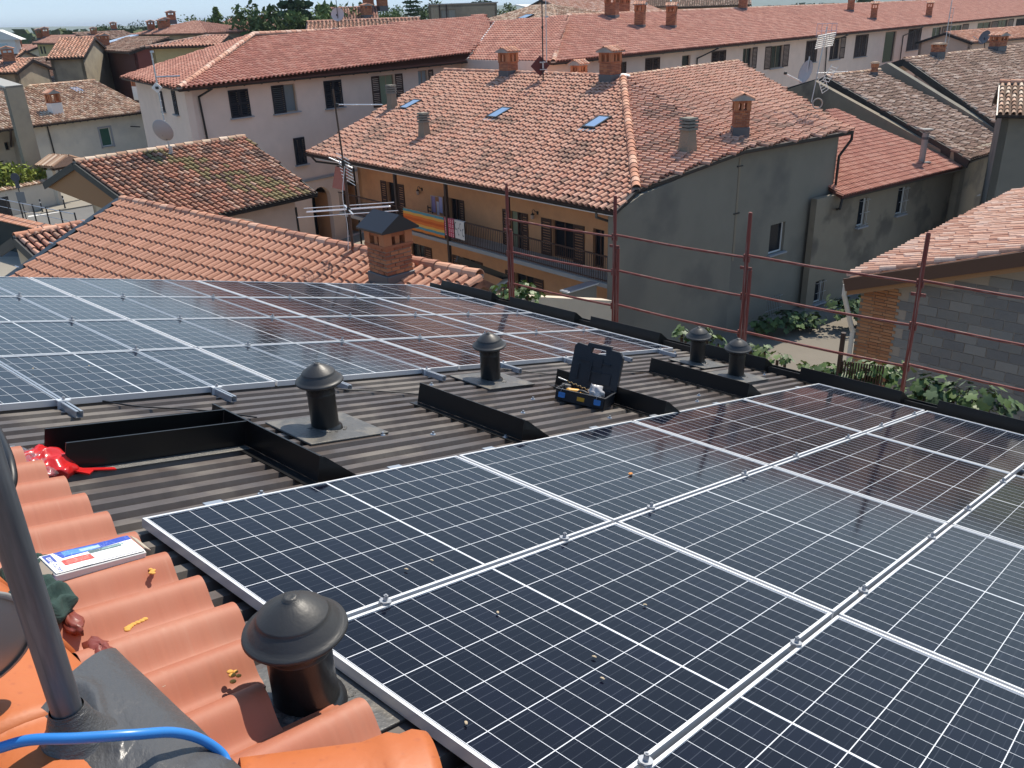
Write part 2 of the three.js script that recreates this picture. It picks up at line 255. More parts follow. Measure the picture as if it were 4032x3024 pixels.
function chimney(house, p, o = {}) {                       // brick chimney with an open lantern and a small tiled roof
  const w = o.w ?? .6, d = o.d ?? w, h = o.h ?? .9, rot = o.rot ?? 0, base = o.base ?? .45;
  const c = mesh('chimney', box(w - .03, h + base + .3, d - .03, 0, (h + base - .3) / 2, 0), M.mortar, house); c.position.copy(p).sub(house.position); c.rotation.y = rot;
  if (o.label) c.userData.label = o.label;
  mesh('chimney_base', rbox(w + .06, base + .3, d + .06, 0, (base - .3) / 2, 0, .02), o.baseMat ?? M.lead, c);
  brickwork(w, d, h, base, o.singles, c);
  const y1 = base + h, ph = o.lantern ?? .3, pl = [];
  for (const [i, k] of [[-1, -1], [1, -1], [1, 1], [-1, 1], [0, -1], [0, 1], [-1, 0], [1, 0]]) pl.push(box(i && k ? .17 : .10, ph, i && k ? .17 : .10, i * (w / 2 - .065), y1 + ph / 2, k * (d / 2 - .065)));
  mesh('lantern_pillars', merge(pl), M.brick2, c);
  mesh('flue_dark', box(w - .3, .02, d - .3, 0, y1 + .012, 0), M.black, c);
  if (o.cap === 'flat') { mesh('chimney_cap', merge([box(w + .14, .05, d + .14, 0, y1 + ph + .025, 0), box(w + .04, .05, d + .04, 0, y1 + ph + .076, 0)]), tileMat(PAL.tan[1]), c); return c; }
  pl.length = 0; mesh('lantern_head', merge([box(w, .10, d, 0, y1 + ph - .05, 0), box(w + .06, .05, d + .06, 0, y1 + .02, 0)]), M.brick, c);
  const ov = .12, rh = o.roofH ?? .2, W = w / 2 + ov, D = d / 2 + ov, th = .035;
  const sh = new THREE.Shape([[-W, 0], [W, 0], [W, th], [0, rh + th], [-W, th]].map(q => new THREE.Vector2(...q)));
  mesh('chimney_cap', new THREE.ExtrudeGeometry(sh, { depth: D * 2, bevelEnabled: false }).translate(0, y1 + ph, -D), o.capMat ?? M.concrete, c);
  if (!o.capMat) { const n = Math.max(3, Math.round(D * 2 / .2)), sl = Math.atan2(rh, W), L = Math.hypot(W, rh);
    for (const s of [-1, 1]) for (let i = 0; i < n; i++) { const t = mesh('cap_tile', halfRound(.085, .07, L * 1.02, 6), tileMat(PAL.orange[Math.floor(R() * 6)]), c); t.rotation.set(0, s > 0 ? Math.PI / 2 : -Math.PI / 2, 0, 'YXZ'); t.rotation.x = sl; t.position.set(s * (W + .02), y1 + ph + th - .005, -D + (i + .5) * 2 * D / n); }
    const rt = mesh('cap_tile', halfRound(.09, .09, D * 2 + .06, 6), tileMat(PAL.orange[0]), c); rt.position.set(0, y1 + ph + rh + .01, D + .03); }
  return c;
}
function louvreChimney(house, p, o = {}) {                 // old grey plastered chimney with a stack of concrete louvres
  const w = o.w ?? .5, h = o.h ?? .7, c = mesh('chimney', new THREE.CylinderGeometry(w * .5, w * .74, h + .3, 4).toNonIndexed().rotateY(Math.PI / 4).translate(0, (h - .3) / 2, 0), M.wallOld, house); c.position.copy(p).sub(house.position); c.rotation.y = o.rot ?? 0;
  c.geometry.computeVertexNormals(); if (o.label) c.userData.label = o.label;
  const s = []; for (let i = 0; i < 4; i++) s.push(new THREE.CylinderGeometry(w * .60, w * .66, .085, 4).rotateY(Math.PI / 4).translate(0, h + .05 + i * .125, 0)); mesh('louvre', merge(s), M.wallGrey, c).geometry.computeVertexNormals();
  mesh('flue', new THREE.CylinderGeometry(w * .42, w * .42, .5, 4).rotateY(Math.PI / 4).translate(0, h + .2, 0), M.black, c); return c;
}
function skylight(house, pl, p, w = .78, h = 1.18, lift = .16, mat = M.paneSky) {
  const n = pl.n, fall = V3(0, -1, 0).addScaledVector(n, n.y).normalize(), x = n.clone().cross(fall).normalize();
  const s = mesh('skylight', merge([box(.09, lift, h, -w / 2 + .045, lift / 2, 0), box(.09, lift, h, w / 2 - .045, lift / 2, 0), box(w - .18, lift, .09, 0, lift / 2, h / 2 - .045), box(w - .18, lift, .09, 0, lift / 2, -h / 2 + .045)]), M.steelDark, house);
  new THREE.Matrix4().makeBasis(x, n, fall).setPosition(p.clone().sub(house.position)).decompose(s.position, s.quaternion, s.scale);
  mesh('pane', box(w - .17, .012, h - .17, 0, lift - .015, 0), mat, s);
  mesh('flashing', rbox(w + .12, .02, .25, 0, .07, h / 2 + .12, .008), M.zinc, s); return s;
}
function downpipe(house, pts, r = .05, mat = M.gutter) { const g = []; for (let i = 0; i + 1 < pts.length; i++) { g.push(bar(pts[i], pts[i + 1], r, 8)); if (i) g.push(new THREE.SphereGeometry(r * 1.03, 8, 6).translate(pts[i].x, pts[i].y, pts[i].z)); } return mesh('downpipe', merge(g), mat, house); }
function gutter(house, A, B, r = .075, mat = M.gutter) {    // half-round eaves gutter
  const d = B.clone().sub(A), L = d.length(), z = d.normalize(), x = V3(0, 1, 0).cross(z).normalize(), y = z.clone().cross(x), sh = new THREE.Shape();
  sh.absarc(0, 0, r, Math.PI, 2 * Math.PI, false); sh.lineTo(r - .012, 0); sh.absarc(0, 0, r - .012, 2 * Math.PI, Math.PI, true); sh.closePath();
  return mesh('gutter', new THREE.ExtrudeGeometry(sh, { depth: L, bevelEnabled: false, curveSegments: 8 }).applyMatrix4(new THREE.Matrix4().makeBasis(x, y, z).setPosition(A)), mat, house);
}
function rafters(house, A, B, inw, pl, n, len = .6) { const g = []; for (let i = 0; i < n; i++) { const p = A.clone().lerp(B, (i + .5) / n), q = p.clone().addScaledVector(inw, len); q.y += len * .3; p.y -= .14; q.y -= .14; g.push(beam(p.addScaledVector(inw, .06), q, .09, .12)); } return mesh('rafter_ends', merge(g), M.wood, house); }

// ================================================================= the roof under the camera
const C0 = V3(-1.47354, H - 1.75359, -2.8297), U = V3(.64985, -.25677, -.71538), V = V3(.740094, -.000563, .672503), N = V3(.173082, .966472, -.189669);
const RM = new THREE.Matrix4().makeBasis(U, N, V).setPosition(C0);          // local x down the slope, y off the roof, z along the ridge
const RQ = new THREE.Quaternion().setFromRotationMatrix(RM);
const rp = (u, v, n) => V3(u, n, v).applyMatrix4(RM);
const onRoof = (o, u, v, n) => { o.position.copy(rp(u, v, n)); o.quaternion.copy(RQ); return o; };
const P1 = .119, CREST = -.055, VAL = -.097;
const own = thing('metal_roofed_house', 'house under the camera with a dark brown corrugated metal roof', 'house');
{ // corrugated sheet
  const prof = []; for (let v = -7.6 + P1 * 13, i = 0; v < 3.9; v += P1, i++) prof.push([v - .045, VAL], [v - .026, CREST], [v + .026, CREST], [v + .045, VAL]);
  const p = [], uv = [], idx = [], us = [-.72, 1.3, 3.3, 5.3, 7.36];
  for (let i = 0; i + 1 < prof.length; i++) for (let k = 0; k + 1 < us.length; k++) { const A = prof[i], B = prof[i + 1], q = [[us[k], A[1], A[0]], [us[k], B[1], B[0]], [us[k + 1], B[1], B[0]], [us[k + 1], A[1], A[0]]]; for (const t of [0, 1, 2, 0, 2, 3]) { p.push(...q[t]); uv.push(q[t][0], q[t][2] + q[t][1]); } }
  const g = new THREE.BufferGeometry(); g.setAttribute('position', new THREE.Float32BufferAttribute(p, 3)); g.setAttribute('uv', new THREE.Float32BufferAttribute(uv, 2)); g.computeVertexNormals(); g.applyMatrix4(RM);
  const a = fbm(81, 6, 5, 512), b = fbm(83, 40, 3, 512), c = fbm(87, 3, 5, 512);
  const sheet = new THREE.MeshStandardMaterial({ side: THREE.DoubleSide, metalness: .15, map: tex(512, (x, y) => mix(mix([.082, .066, .058], [.11, .09, .08], b(x, y)), [.19, .17, .145], .55 * sstep(.52, .72, a(x, y)) + .35 * sstep(.6, .75, c(x, y)) * b(x, y)), 2.3), roughnessMap: tex(512, (x, y) => [0, .36 + .3 * sstep(.4, .7, a(x, y)), 0], 2.3, false), bumpMap: GRIT, bumpScale: .0012 });
  mesh('roof_sheet', g, sheet, own);
  mesh('roof_deck', [box(8.1, .03, 9.7, 3.33, -.15, -1.1)].map(q => q.applyMatrix4(RM)), M.wood, own);
  const sc = [[1.02, -.36], [2.05, -.42], [2.45, -.22], [3.05, -.55], [3.45, -.85], [.62, -.15], [3.62, -.24], [4.95, -.2], [2.95, -1.42], [1.75, -.52], [4.5, -1.35], [7.1, -.6], [7.05, -1.62], [6.2, -1.4], [.30, 1.02], [5.2, -.35]];
  for (const [u, v0] of sc) { const v = Math.round((v0 + 7.6) / P1) * P1 - 7.6; const s = mesh('roof_screw', merge([new THREE.CylinderGeometry(.016, .018, .005, 12).translate(0, .0035, 0), new THREE.CylinderGeometry(.008, .008, .014, 6).translate(0, .012, 0)]), M.zinc, own); onRoof(s, u, v, CREST); }
  // eaves: low black gutter strip and the walls below
  mesh('eave_gutter', [box(.02, .11, 9.8, 7.37, -.05, -1.15), box(.22, .02, 9.8, 7.49, -.11, -1.15), box(.02, .11, 9.8, 7.60, -.06, -1.15)].map(q => q.applyMatrix4(RM)), M.blackMetal, own);
  const a0 = rp(7.25, -5.9, -.18), b0 = rp(7.25, 3.6, -.18), w = makeWall(b0, a0, 0, a0.y); finishWall(own, w, M.wallCream);
  const c0 = rp(-.75, -5.9, -.18), d0 = rp(-.75, 3.6, -.18), q = makeWall(a0, V3(c0.x, 0, c0.z), 0, a0.y); finishWall(own, q, M.wallCream, [[q.len, c0.y], [0, a0.y]]);
  const k = c0.clone().sub(a0).setY(0), e0 = c0.clone().add(k), f0 = d0.clone().add(k), q2 = makeWall(V3(c0.x, 0, c0.z), V3(e0.x, 0, e0.z), 0, a0.y); finishWall(own, q2, M.wallCream, [[q2.len, a0.y], [0, c0.y]]);
  finishWall(own, makeWall(V3(e0.x, 0, e0.z), V3(f0.x, 0, f0.z), 0, a0.y), M.wallCream);
  e0.y = f0.y = a0.y; mesh('rear_roof', slab([c0, d0, f0, e0].map(x => x.clone().add(V3(0, .06, 0))), .12), tileMat(PAL.orange[2]), own);
}
// clay tiles of the ridge course
const CLAY = (() => { const a = fbm(91, 5, 6, 512), b = fbm(93, 60, 3, 512), c = fbm(95, 3, 4, 512); return new THREE.MeshStandardMaterial({ roughness: .62, side: THREE.DoubleSide, map: tex(512, (x, y) => mix(mix([.35, .105, .052], [.40, .14, .076], a(x, y)), [.46, .235, .155], .4 * sstep(.55, .8, c(x, y)) * b(x, y) + .2 * sstep(.74, .9, b(x, y))), 1.1), bumpMap: GRIT, bumpScale: .0016 }); })();
const CLAY2 = (() => { const a = fbm(191, 5, 6, 256), b = fbm(193, 40, 3, 256); return new THREE.MeshStandardMaterial({ roughness: .55, side: THREE.DoubleSide, map: tex(256, (x, y) => mix(mix([.42, .105, .025], [.47, .14, .042], a(x, y)), [.33, .085, .032], .5 * sstep(.66, .8, b(x, y))), .9), bumpMap: GRIT, bumpScale: .001 }); })();
const TP = .212, tileN = v => -.022 + .074 * Math.pow(.5 + .5 * Math.cos(2 * Math.PI * v / TP), .85);
function clayTile(u0, u1, seedv) {
  const p = [], uv = [], th = .014, ns = 26, S = 10; const f = (i, k, t) => { const v = -.125 + .25 * i / ns, u = u0 + (u1 - u0) * k / S, vv = Math.max(-.106, Math.min(.106, v)); return [u, tileN(vv) - t + .010 * (k / S) + (Math.abs(v) > .106 ? -.008 : 0), v]; };
  const q = (a, b, c, d) => { for (const t of [a, b, c, a, c, d]) { p.push(...t); uv.push(t[0] + seedv * .37, t[2] + t[1] + seedv); } };
  for (let i = 0; i < ns; i++) { for (let k = 0; k < S; k++) q(f(i, k, 0), f(i + 1, k, 0), f(i + 1, k + 1, 0), f(i, k + 1, 0)); q(f(i, S, th), f(i + 1, S, th), f(i + 1, S, 0), f(i, S, 0)); q(f(i, 0, th), f(i + 1, 0, th), f(i + 1, S, th), f(i, S, th)); }
  const g = new THREE.BufferGeometry(); g.setAttribute('position', new THREE.Float32BufferAttribute(p, 3)); g.setAttribute('uv', new THREE.Float32BufferAttribute(uv, 2));
  const gg = g; gg.computeVertexNormals(); // smooth the upper face
  const nrm = gg.attributes.normal, pos = gg.attributes.position, acc = new Map(); for (let i = 0; i < pos.count; i++) { const k = `${pos.getX(i).toFixed(4)},${pos.getY(i).toFixed(4)},${pos.getZ(i).toFixed(4)},${Math.abs(nrm.getX(i)) > .8 ? 1 : 0}`; const e = acc.get(k) ?? [0, 0, 0]; e[0] += nrm.getX(i); e[1] += nrm.getY(i); e[2] += nrm.getZ(i); acc.set(k, e); }
  for (let i = 0; i < pos.count; i++) { const k = `${pos.getX(i).toFixed(4)},${pos.getY(i).toFixed(4)},${pos.getZ(i).toFixed(4)},${Math.abs(nrm.getX(i)) > .8 ? 1 : 0}`, e = acc.get(k), l = Math.hypot(...e) || 1; nrm.setXYZ(i, e[0] / l, e[1] / l, e[2] / l); }
  return gg;
}
for (let i = -14; i <= 9; i++) {
  const v = -.183 + i * TP - .004 * Math.sin(i * 2.3), cut = i === 7 ? -.30 : i === 6 ? -.22 : -.125 + .008 * Math.sin(i * 5.1);
  onRoof(mesh('roof_tile', clayTile(-.60, cut, i * .731), CLAY, own), 0, v, 0);
  const m = mesh('ridge_seal', (() => { const r = rng(300 + i), g = new THREE.SphereGeometry(1, 18, 12); const pp = g.attributes.position; for (let j = 0; j < pp.count; j++) { const k = 1 + .16 * Math.sin(pp.getX(j) * 9 + r()) * Math.sin(pp.getZ(j) * 11 + i) + .12 * (r() - .5); pp.setXYZ(j, pp.getX(j) * .034 * k, pp.getY(j) * .026 * k, pp.getZ(j) * .080 * k); } g.computeVertexNormals(); return g; })(), SEALM(), own); onRoof(m, -.535, v + .005, .034);
}
function SEALM() { return SEALM.m ??= new THREE.MeshPhysicalMaterial({ color: col([.20, .045, .03]), roughness: .38, side: THREE.DoubleSide }); }
{ // broad ridge caps
  const rc = (v0, v1) => { const p = [], uv = [], S = 22, K = 8, th = .016; const f = (i, k, t) => { const a = Math.PI * (i / S), bul = 1 + .045 * Math.pow(1 - k / K, 6) * 0 + .05 * (k / K); const rx = (.232 - t) * bul, ry = (.150 - t) * bul; return [-.80 - Math.cos(a) * rx, -.002 + Math.sin(a) * ry, v0 + (v1 - v0) * k / K]; };
    const q = (a, b, c, d) => { for (const t of [a, b, c, a, c, d]) { p.push(...t); uv.push(t[0] + t[1], t[2]); } };
    for (let i = 0; i < S; i++) { for (let k = 0; k < K; k++) q(f(i, k, 0), f(i + 1, k, 0), f(i + 1, k + 1, 0), f(i, k + 1, 0)); q(f(i, K, 0), f(i + 1, K, 0), f(i + 1, K, th), f(i, K, th)); q(f(i, 0, 0), f(i + 1, 0, 0), f(i + 1, 0, th), f(i, 0, th)); }
    const g = new THREE.BufferGeometry(); g.setAttribute('position', new THREE.Float32BufferAttribute(p, 3)); g.setAttribute('uv', new THREE.Float32BufferAttribute(uv, 2)); return smooth(g); };
  const yUp = V3(0, 1, 0).applyQuaternion(RQ.clone().invert());
  for (let k = 0; k < 9; k++) { const v1 = 2.5 - k * .42, m = mesh('ridge_tile', rc(v1 - .45, v1), CLAY2, own); onRoof(m, 0, 0, -.004 * (k % 2)); m.rotateZ(0); m.quaternion.copy(RQ); const piv = rp(-.80, 0, 0), q = new THREE.Quaternion().setFromAxisAngle(V.clone().normalize(), -.24); m.position.sub(piv).applyQuaternion(q).add(piv); m.quaternion.premultiply(q); }
}
function smooth(g) { g.computeVertexNormals(); const pos = g.attributes.position, nrm = g.attributes.normal, acc = new Map(), key = i => `${pos.getX(i).toFixed(4)},${pos.getY(i).toFixed(4)},${pos.getZ(i).toFixed(4)}`; for (let i = 0; i < pos.count; i++) { const e = acc.get(key(i)) ?? [0, 0, 0]; e[0] += nrm.getX(i); e[1] += nrm.getY(i); e[2] += nrm.getZ(i); acc.set(key(i), e); } for (let i = 0; i < pos.count; i++) { const e = acc.get(key(i)), l = Math.hypot(...e) || 1; nrm.setXYZ(i, e[0] / l, e[1] / l, e[2] / l); } return g; }
settle(own, V3(rp(3.3, -2, 0).x, 0, rp(3.3, -2, 0).z));

// ---------------------------------------------------------------- solar panels
const PL = 1.755, PW = 1.038, PUx = 1.775, PVx = 1.058;
const CELL = (() => { const n = 128, a = fbm(101, 8, 3, n); // five silver busbars along the half cell, fine fingers across
  return tex(n, (x, y) => { let bus = 0; for (let k = 0; k < 5; k++) if (Math.abs(y - (k + .5) * n / 5) < .8) bus = 1; return bus ? [.03, .033, .042] : mix([.0028, .0033, .0085], [.0038, .0044, .011], a(x, y)); }, 1); })();
const cellMat = new THREE.MeshPhysicalMaterial({ map: CELL, roughness: .09, ior: 1.5, specularIntensity: .58, side: THREE.DoubleSide });
const cellMats = [1, .88, 1.15].map(k => { const m = cellMat.clone(); m.color.setRGB(k, k, k * (k > 1 ? 1.05 : 1)); return m; });
const backMat = new THREE.MeshPhysicalMaterial({ color: col([.72, .74, .76]), roughness: .15, ior: 1.5, side: THREE.DoubleSide });
const lineMat = new THREE.MeshPhysicalMaterial({ color: col([.68, .70, .73]), roughness: .15, ior: 1.5, specularIntensity: .6, side: THREE.DoubleSide });
const frameMat = new THREE.MeshStandardMaterial({ color: col([.80, .80, .80]), roughness: .38, metalness: .45, side: THREE.DoubleSide });
const CW = .0850, CH = .1693, cellGeo = new THREE.PlaneGeometry(CW, CH).rotateX(-Math.PI / 2);
const panelGeo = (() => { const fw = .012, fh = .036; return { frame: merge([box(PL, fh, fw, PL / 2, -fh / 2, fw / 2), box(PL, fh, fw, PL / 2, -fh / 2, PW - fw / 2), box(fw, fh, PW - 2 * fw, fw / 2, -fh / 2, PW / 2), box(fw, fh, PW - 2 * fw, PL - fw / 2, -fh / 2, PW / 2)]), back: box(PL - 2 * fw, .006, PW - 2 * fw, PL / 2, -.010, PW / 2) }; })();
const panelProto = new THREE.Group();
{ mesh('frame', panelGeo.frame, frameMat, panelProto); const b = mesh('glass_sheet', panelGeo.back, backMat, panelProto);
  const m0 = (PW - 6 * CH) / 2, gu = 0, half = 10 * CW + 9 * gu, mid = .014, s0 = (PL - 2 * half - mid) / 2;
  for (let i = 0; i < 20; i++) for (let j = 0; j < 6; j++) { const c = mesh('solar_cell', cellGeo, cellMats[(i * 7 + j * 5 + ((i * j) % 3)) % 3], panelProto); c.position.set(s0 + (i < 10 ? i * (CW + gu) : half + mid + (i - 10) * (CW + gu)) + CW / 2, -.0055, m0 + j * CH + CH / 2); }
  const ln = [], w1 = .0030, w2 = .0021; for (let j = 0; j <= 6; j++) ln.push(box(2 * half + mid, .0006, w1, PL / 2, -.0047, m0 + j * CH)); for (let i = 0; i <= 20; i++) if (i !== 10) { const u = s0 + (i < 10 ? i * CW : half + mid + (i - 10) * CW); for (let j = 0; j < 6; j++) ln.push(box(w2, .0006, CH - w1, u, -.0047, m0 + (j + .5) * CH)); } for (let j = 0; j < 6; j++) ln.push(box(mid - .004, .0006, CH - w1, PL / 2, -.0047, m0 + (j + .5) * CH));
  mesh('cell_gaps', merge(ln), lineMat, panelProto); }
const ord = ['first', 'second', 'third', 'fourth', 'fifth'];
function panel(u, v, n, label, group) { const p = panelProto.clone(); p.name = numbered('solar_panel'); scene.add(p); onRoof(p, u + (PUx - PL) / 2, v + (PVx - PW) / 2, n); tag(p, label, 'solar panel', group); return p; }
for (let r = 0; r < 3; r++) for (let c = 0; c < (r === 2 ? 3 : 4); c++) panel(c * PUx, r * PVx, 0, `near array solar panel, ${ord[c]} from left in its ${['row beside the vents', 'middle row', 'bottom row'][r]}`, 'solar panels of the near array');
for (let r = 0; r < 4; r++) for (let c = 0; c < 4; c++) panel(1.779 + (c - 1) * PUx, -5.932 + r * PVx, -.012, `far array solar panel, ${ord[c]} from left in its ${['rear row', 'second row from rear', 'third row from rear', 'front row'][r]}`, 'solar panels of the far array');
// mounting rails with their clamps
const chan = (L, w = .04, h = .032) => merge([box(w, .004, L, 0, .002, L / 2), box(.004, h, L, -w / 2 + .002, h / 2 + .004, L / 2), box(.004, h, L, w / 2 - .002, h / 2 + .004, L / 2), box(.014, .004, L, -w / 2 + .009, h + .004, L / 2), box(.014, .004, L, w / 2 - .009, h + .004, L / 2)]);
const clampGeo = merge([box(.034, .004, .03, 0, .004, 0), new THREE.CylinderGeometry(.021, .021, .004, 16).translate(0, .009, 0)]), boltGeo = merge([new THREE.CylinderGeometry(.0085, .0085, .02, 6).translate(0, .02, 0), new THREE.CylinderGeometry(.0045, .0045, .004, 6).translate(0, .0315, 0)]);
const endGeo = merge([box(.07, .005, .035, 0, .003, -.004), box(.07, .05, .005, 0, -.022, .014), box(.07, .005, .05, 0, -.046, .04)]);
[.40, 1.32, 2.22, 3.15, 4.08, 5.0, 5.86, 6.77].forEach((u, i) => {
  const t = thing('mounting_rail', `zinc mounting rail under the far solar array, ${['first', 'second', 'third', 'fourth', 'fifth', 'sixth', 'seventh', 'eighth'][i]} of eight from the left`, 'rail', rp(u, -5.9, -.054), 'mounting rails of the far array'); t.quaternion.copy(RQ);
  mesh('rail', chan(4.42), M.zinc, t); const e = mesh('end_clamp', endGeo, M.aluminium, t); e.position.set(0, .042, 4.215); mesh('bolt', boltGeo, M.steel, e).position.y = -.01;
  for (let r = 1; r < 4; r++) { const c = mesh('mid_clamp', clampGeo, M.steel, t); c.position.set(0, .042, r * PVx - .032); mesh('bolt', boltGeo, M.steel, c); }
});
[.35, 1.375, 2.1, 3.17, 3.95, 4.95, 5.75, 6.7].forEach((u, i) => {
  const t = thing('mounting_rail', `zinc mounting rail under the near solar array, ${['first', 'second', 'third', 'fourth', 'fifth', 'sixth', 'seventh', 'eighth'][i]} of eight from the left`, 'rail', rp(u, -.07, -.054), 'mounting rails of the near array'); t.quaternion.copy(RQ);
  mesh('rail', chan(i < 6 ? 3.35 : 2.3, .04, .012), M.zinc, t); const e = mesh('end_clamp', box(.085, .006, .05, 0, 0, 0), M.zinc, t); e.position.set(0, .03, .03);
  for (let r = 1; r < (i < 6 ? 3 : 2); r++) { const c = mesh('mid_clamp', clampGeo, M.steel, t); c.position.set(0, .053, .07 + r * PVx); mesh('bolt', boltGeo, M.steel, c); }
});
// ---------------------------------------------------------------- flue vents
const ventMat = new THREE.MeshPhysicalMaterial({ color: col([.014, .0135, .013]), roughness: .34, clearcoat: .25, clearcoatRoughness: .3, side: THREE.DoubleSide, bumpMap: GRIT, bumpScale: .0006 });
const capMat = new THREE.MeshStandardMaterial({ color: col([.040, .039, .038]), roughness: .44, metalness: .15, side: THREE.DoubleSide, bumpMap: GRIT, bumpScale: .0005 });
const plateMat = (() => { const a = fbm(111, 4, 6, 256), b = fbm(113, 16, 4, 256); return new THREE.MeshStandardMaterial({ map: tex(256, (x, y) => mix(mix([.085, .083, .08], [.13, .127, .12], b(x, y)), [.20, .18, .15], .7 * sstep(.55, .75, a(x, y))), .8), roughness: .42, metalness: .2, side: THREE.DoubleSide, bumpMap: GRIT, bumpScale: .002 }); })();
function vent(u, v, label, k = 1, hk = 1) {
  const t = thing('flue_vent', label, 'roof vent', rp(u, v, CREST), 'black flue vents with mushroom caps'), Q = RQ.clone();
  const pl = mesh('base_plate', rbox(.56, .012, .44, 0, .008, .02, .004), plateMat, t); pl.quaternion.copy(Q);
  mesh('pipe', lathe([[.105, -.03], [.098, .010], [.086, .022], [.081, .034], [.08, .09], [.08, .225], [.083, .23], [.083, .237], [.08, .242], [.08, .30]].map(q => [q[0] * k, q[1] * hk]), 36), ventMat, t);
  const d = []; for (let i = 0; i < 18; i++) { const a = i / 18 * 2 * Math.PI; d.push(new THREE.BoxGeometry(.017, .017, .006).rotateZ(Math.PI / 4).translate(0, .268 * hk, .080 * k).rotateY(a)); } mesh('air_slots', merge(d), M.black, t);
  const c = mesh('vent_cap', lathe([[.078, .285], [.118, .292], [.131, .298], [.137, .306], [.1345, .314], [.126, .316], [.116, .326], [.1, .348], [.094, .352], [.094, .358], [.090, .364], [.062, .386], [.034, .402], [.02, .408], [.0185, .414], [.012, .416], [.006, .4145], [0, .4145]].map(q => [q[0] * (k > 1 ? 1.04 : 1), q[1] - .30 * (1 - hk)]), 48), capMat, t);
  const sb = []; for (let i = 0; i < 14; i++) { const a = rr(0, 6.28); sb.push(new THREE.SphereGeometry(rr(.008, .02), 7, 5).scale(1.3, .4, 1).translate(Math.cos(a) * .115, .012 + .02 * Math.sin(a) * .2, Math.sin(a) * .115)); } const s = mesh('sealant_bead', merge(sb), plateMat, t); s.quaternion.copy(Q);
  return t;
}
vent(-.14, 1.30, 'large black flue vent in the foreground beside the clay tiles', 1.12, .84);
vent(1.52, -.82, 'black flue vent between the second flashing and the far solar array');
vent(3.58, -1.37, 'black flue vent standing left of the open tool case');
vent(6.78, -1.22, 'left of the two black flue vents side by side near the eave');
vent(6.58, -.66, 'right of the two black flue vents side by side near the eave');
// ---------------------------------------------------------------- folded black metal flashings
function flashing(u, v0, v1, label, h = .13, group = 'black metal flashings across the corrugated strip', ret = true, side = 1) {
  const t = thing('metal_flashing', label, 'flashing', rp(u, v0, CREST), group), L = v1 - v0; t.quaternion.copy(RQ);
  mesh('upstand', merge([box(.004, h, L, 0, h / 2 + .006, L / 2), box(.012, .006, L, .002, h + .008, L / 2)]), M.blackMetal, t); mesh('foot_flange', box(.07, .003, L + .02, -.036, .0035, L / 2), M.blackMetal, t);
  if (ret) { const s = new THREE.Shape([[0, 0], [.24, 0], [.02, h], [0, h]].map(q => new THREE.Vector2(...q))); mesh('folded_end', new THREE.ExtrudeGeometry(s, { depth: .004, bevelEnabled: false }).rotateY(-.35).translate(.004, .006, L - .006), M.blackMetal, t); }
  return t;
}
flashing(.93, -1.07, -.10, 'black upright metal flashing joined to the open metal channel at its left');
flashing(2.49, -1.07, -.12, 'black upright metal flashing between the first two flue vents');
flashing(4.05, -1.07, -.02, 'black upright metal flashing behind the tool case');
flashing(5.62, -1.12, -.08, 'black upright metal flashing in front of the paired vents');
[[-5.75, -4.75], [-4.42, -3.3], [-3.05, -2.03], [-1.6, -.68], [-.28, .76], [1.1, 2.15]].forEach(([a, b], i) => flashing(7.3, a, b, `black metal flashing along the eave, ${['first', 'second', 'third', 'fourth', 'fifth', 'sixth'][i]} piece counted from the clay roof end`, .135, 'black eave flashings'));
{ const t = thing('metal_channel', 'open black metal channel lying left of the first flashing behind the red wrapper', 'channel', rp(.02, -.95, CREST)); t.quaternion.copy(RQ);
  mesh('rear_plate', merge([box(.905, .135, .004, .4525, .07, 0), box(.905, .006, .01, .4525, .138, .003)]), M.blackMetal, t); mesh('front_plate', merge([box(.90, .135, .004, .45, .07, .225), box(.90, .006, .01, .45, .138, .228)]), M.blackMetal, t); mesh('channel_floor', box(.90, .003, .218, .45, .005, .112), M.blackMetal, t); mesh('foot_flange', box(.90, .003, .06, .45, .005, .258), plateMat, t); }
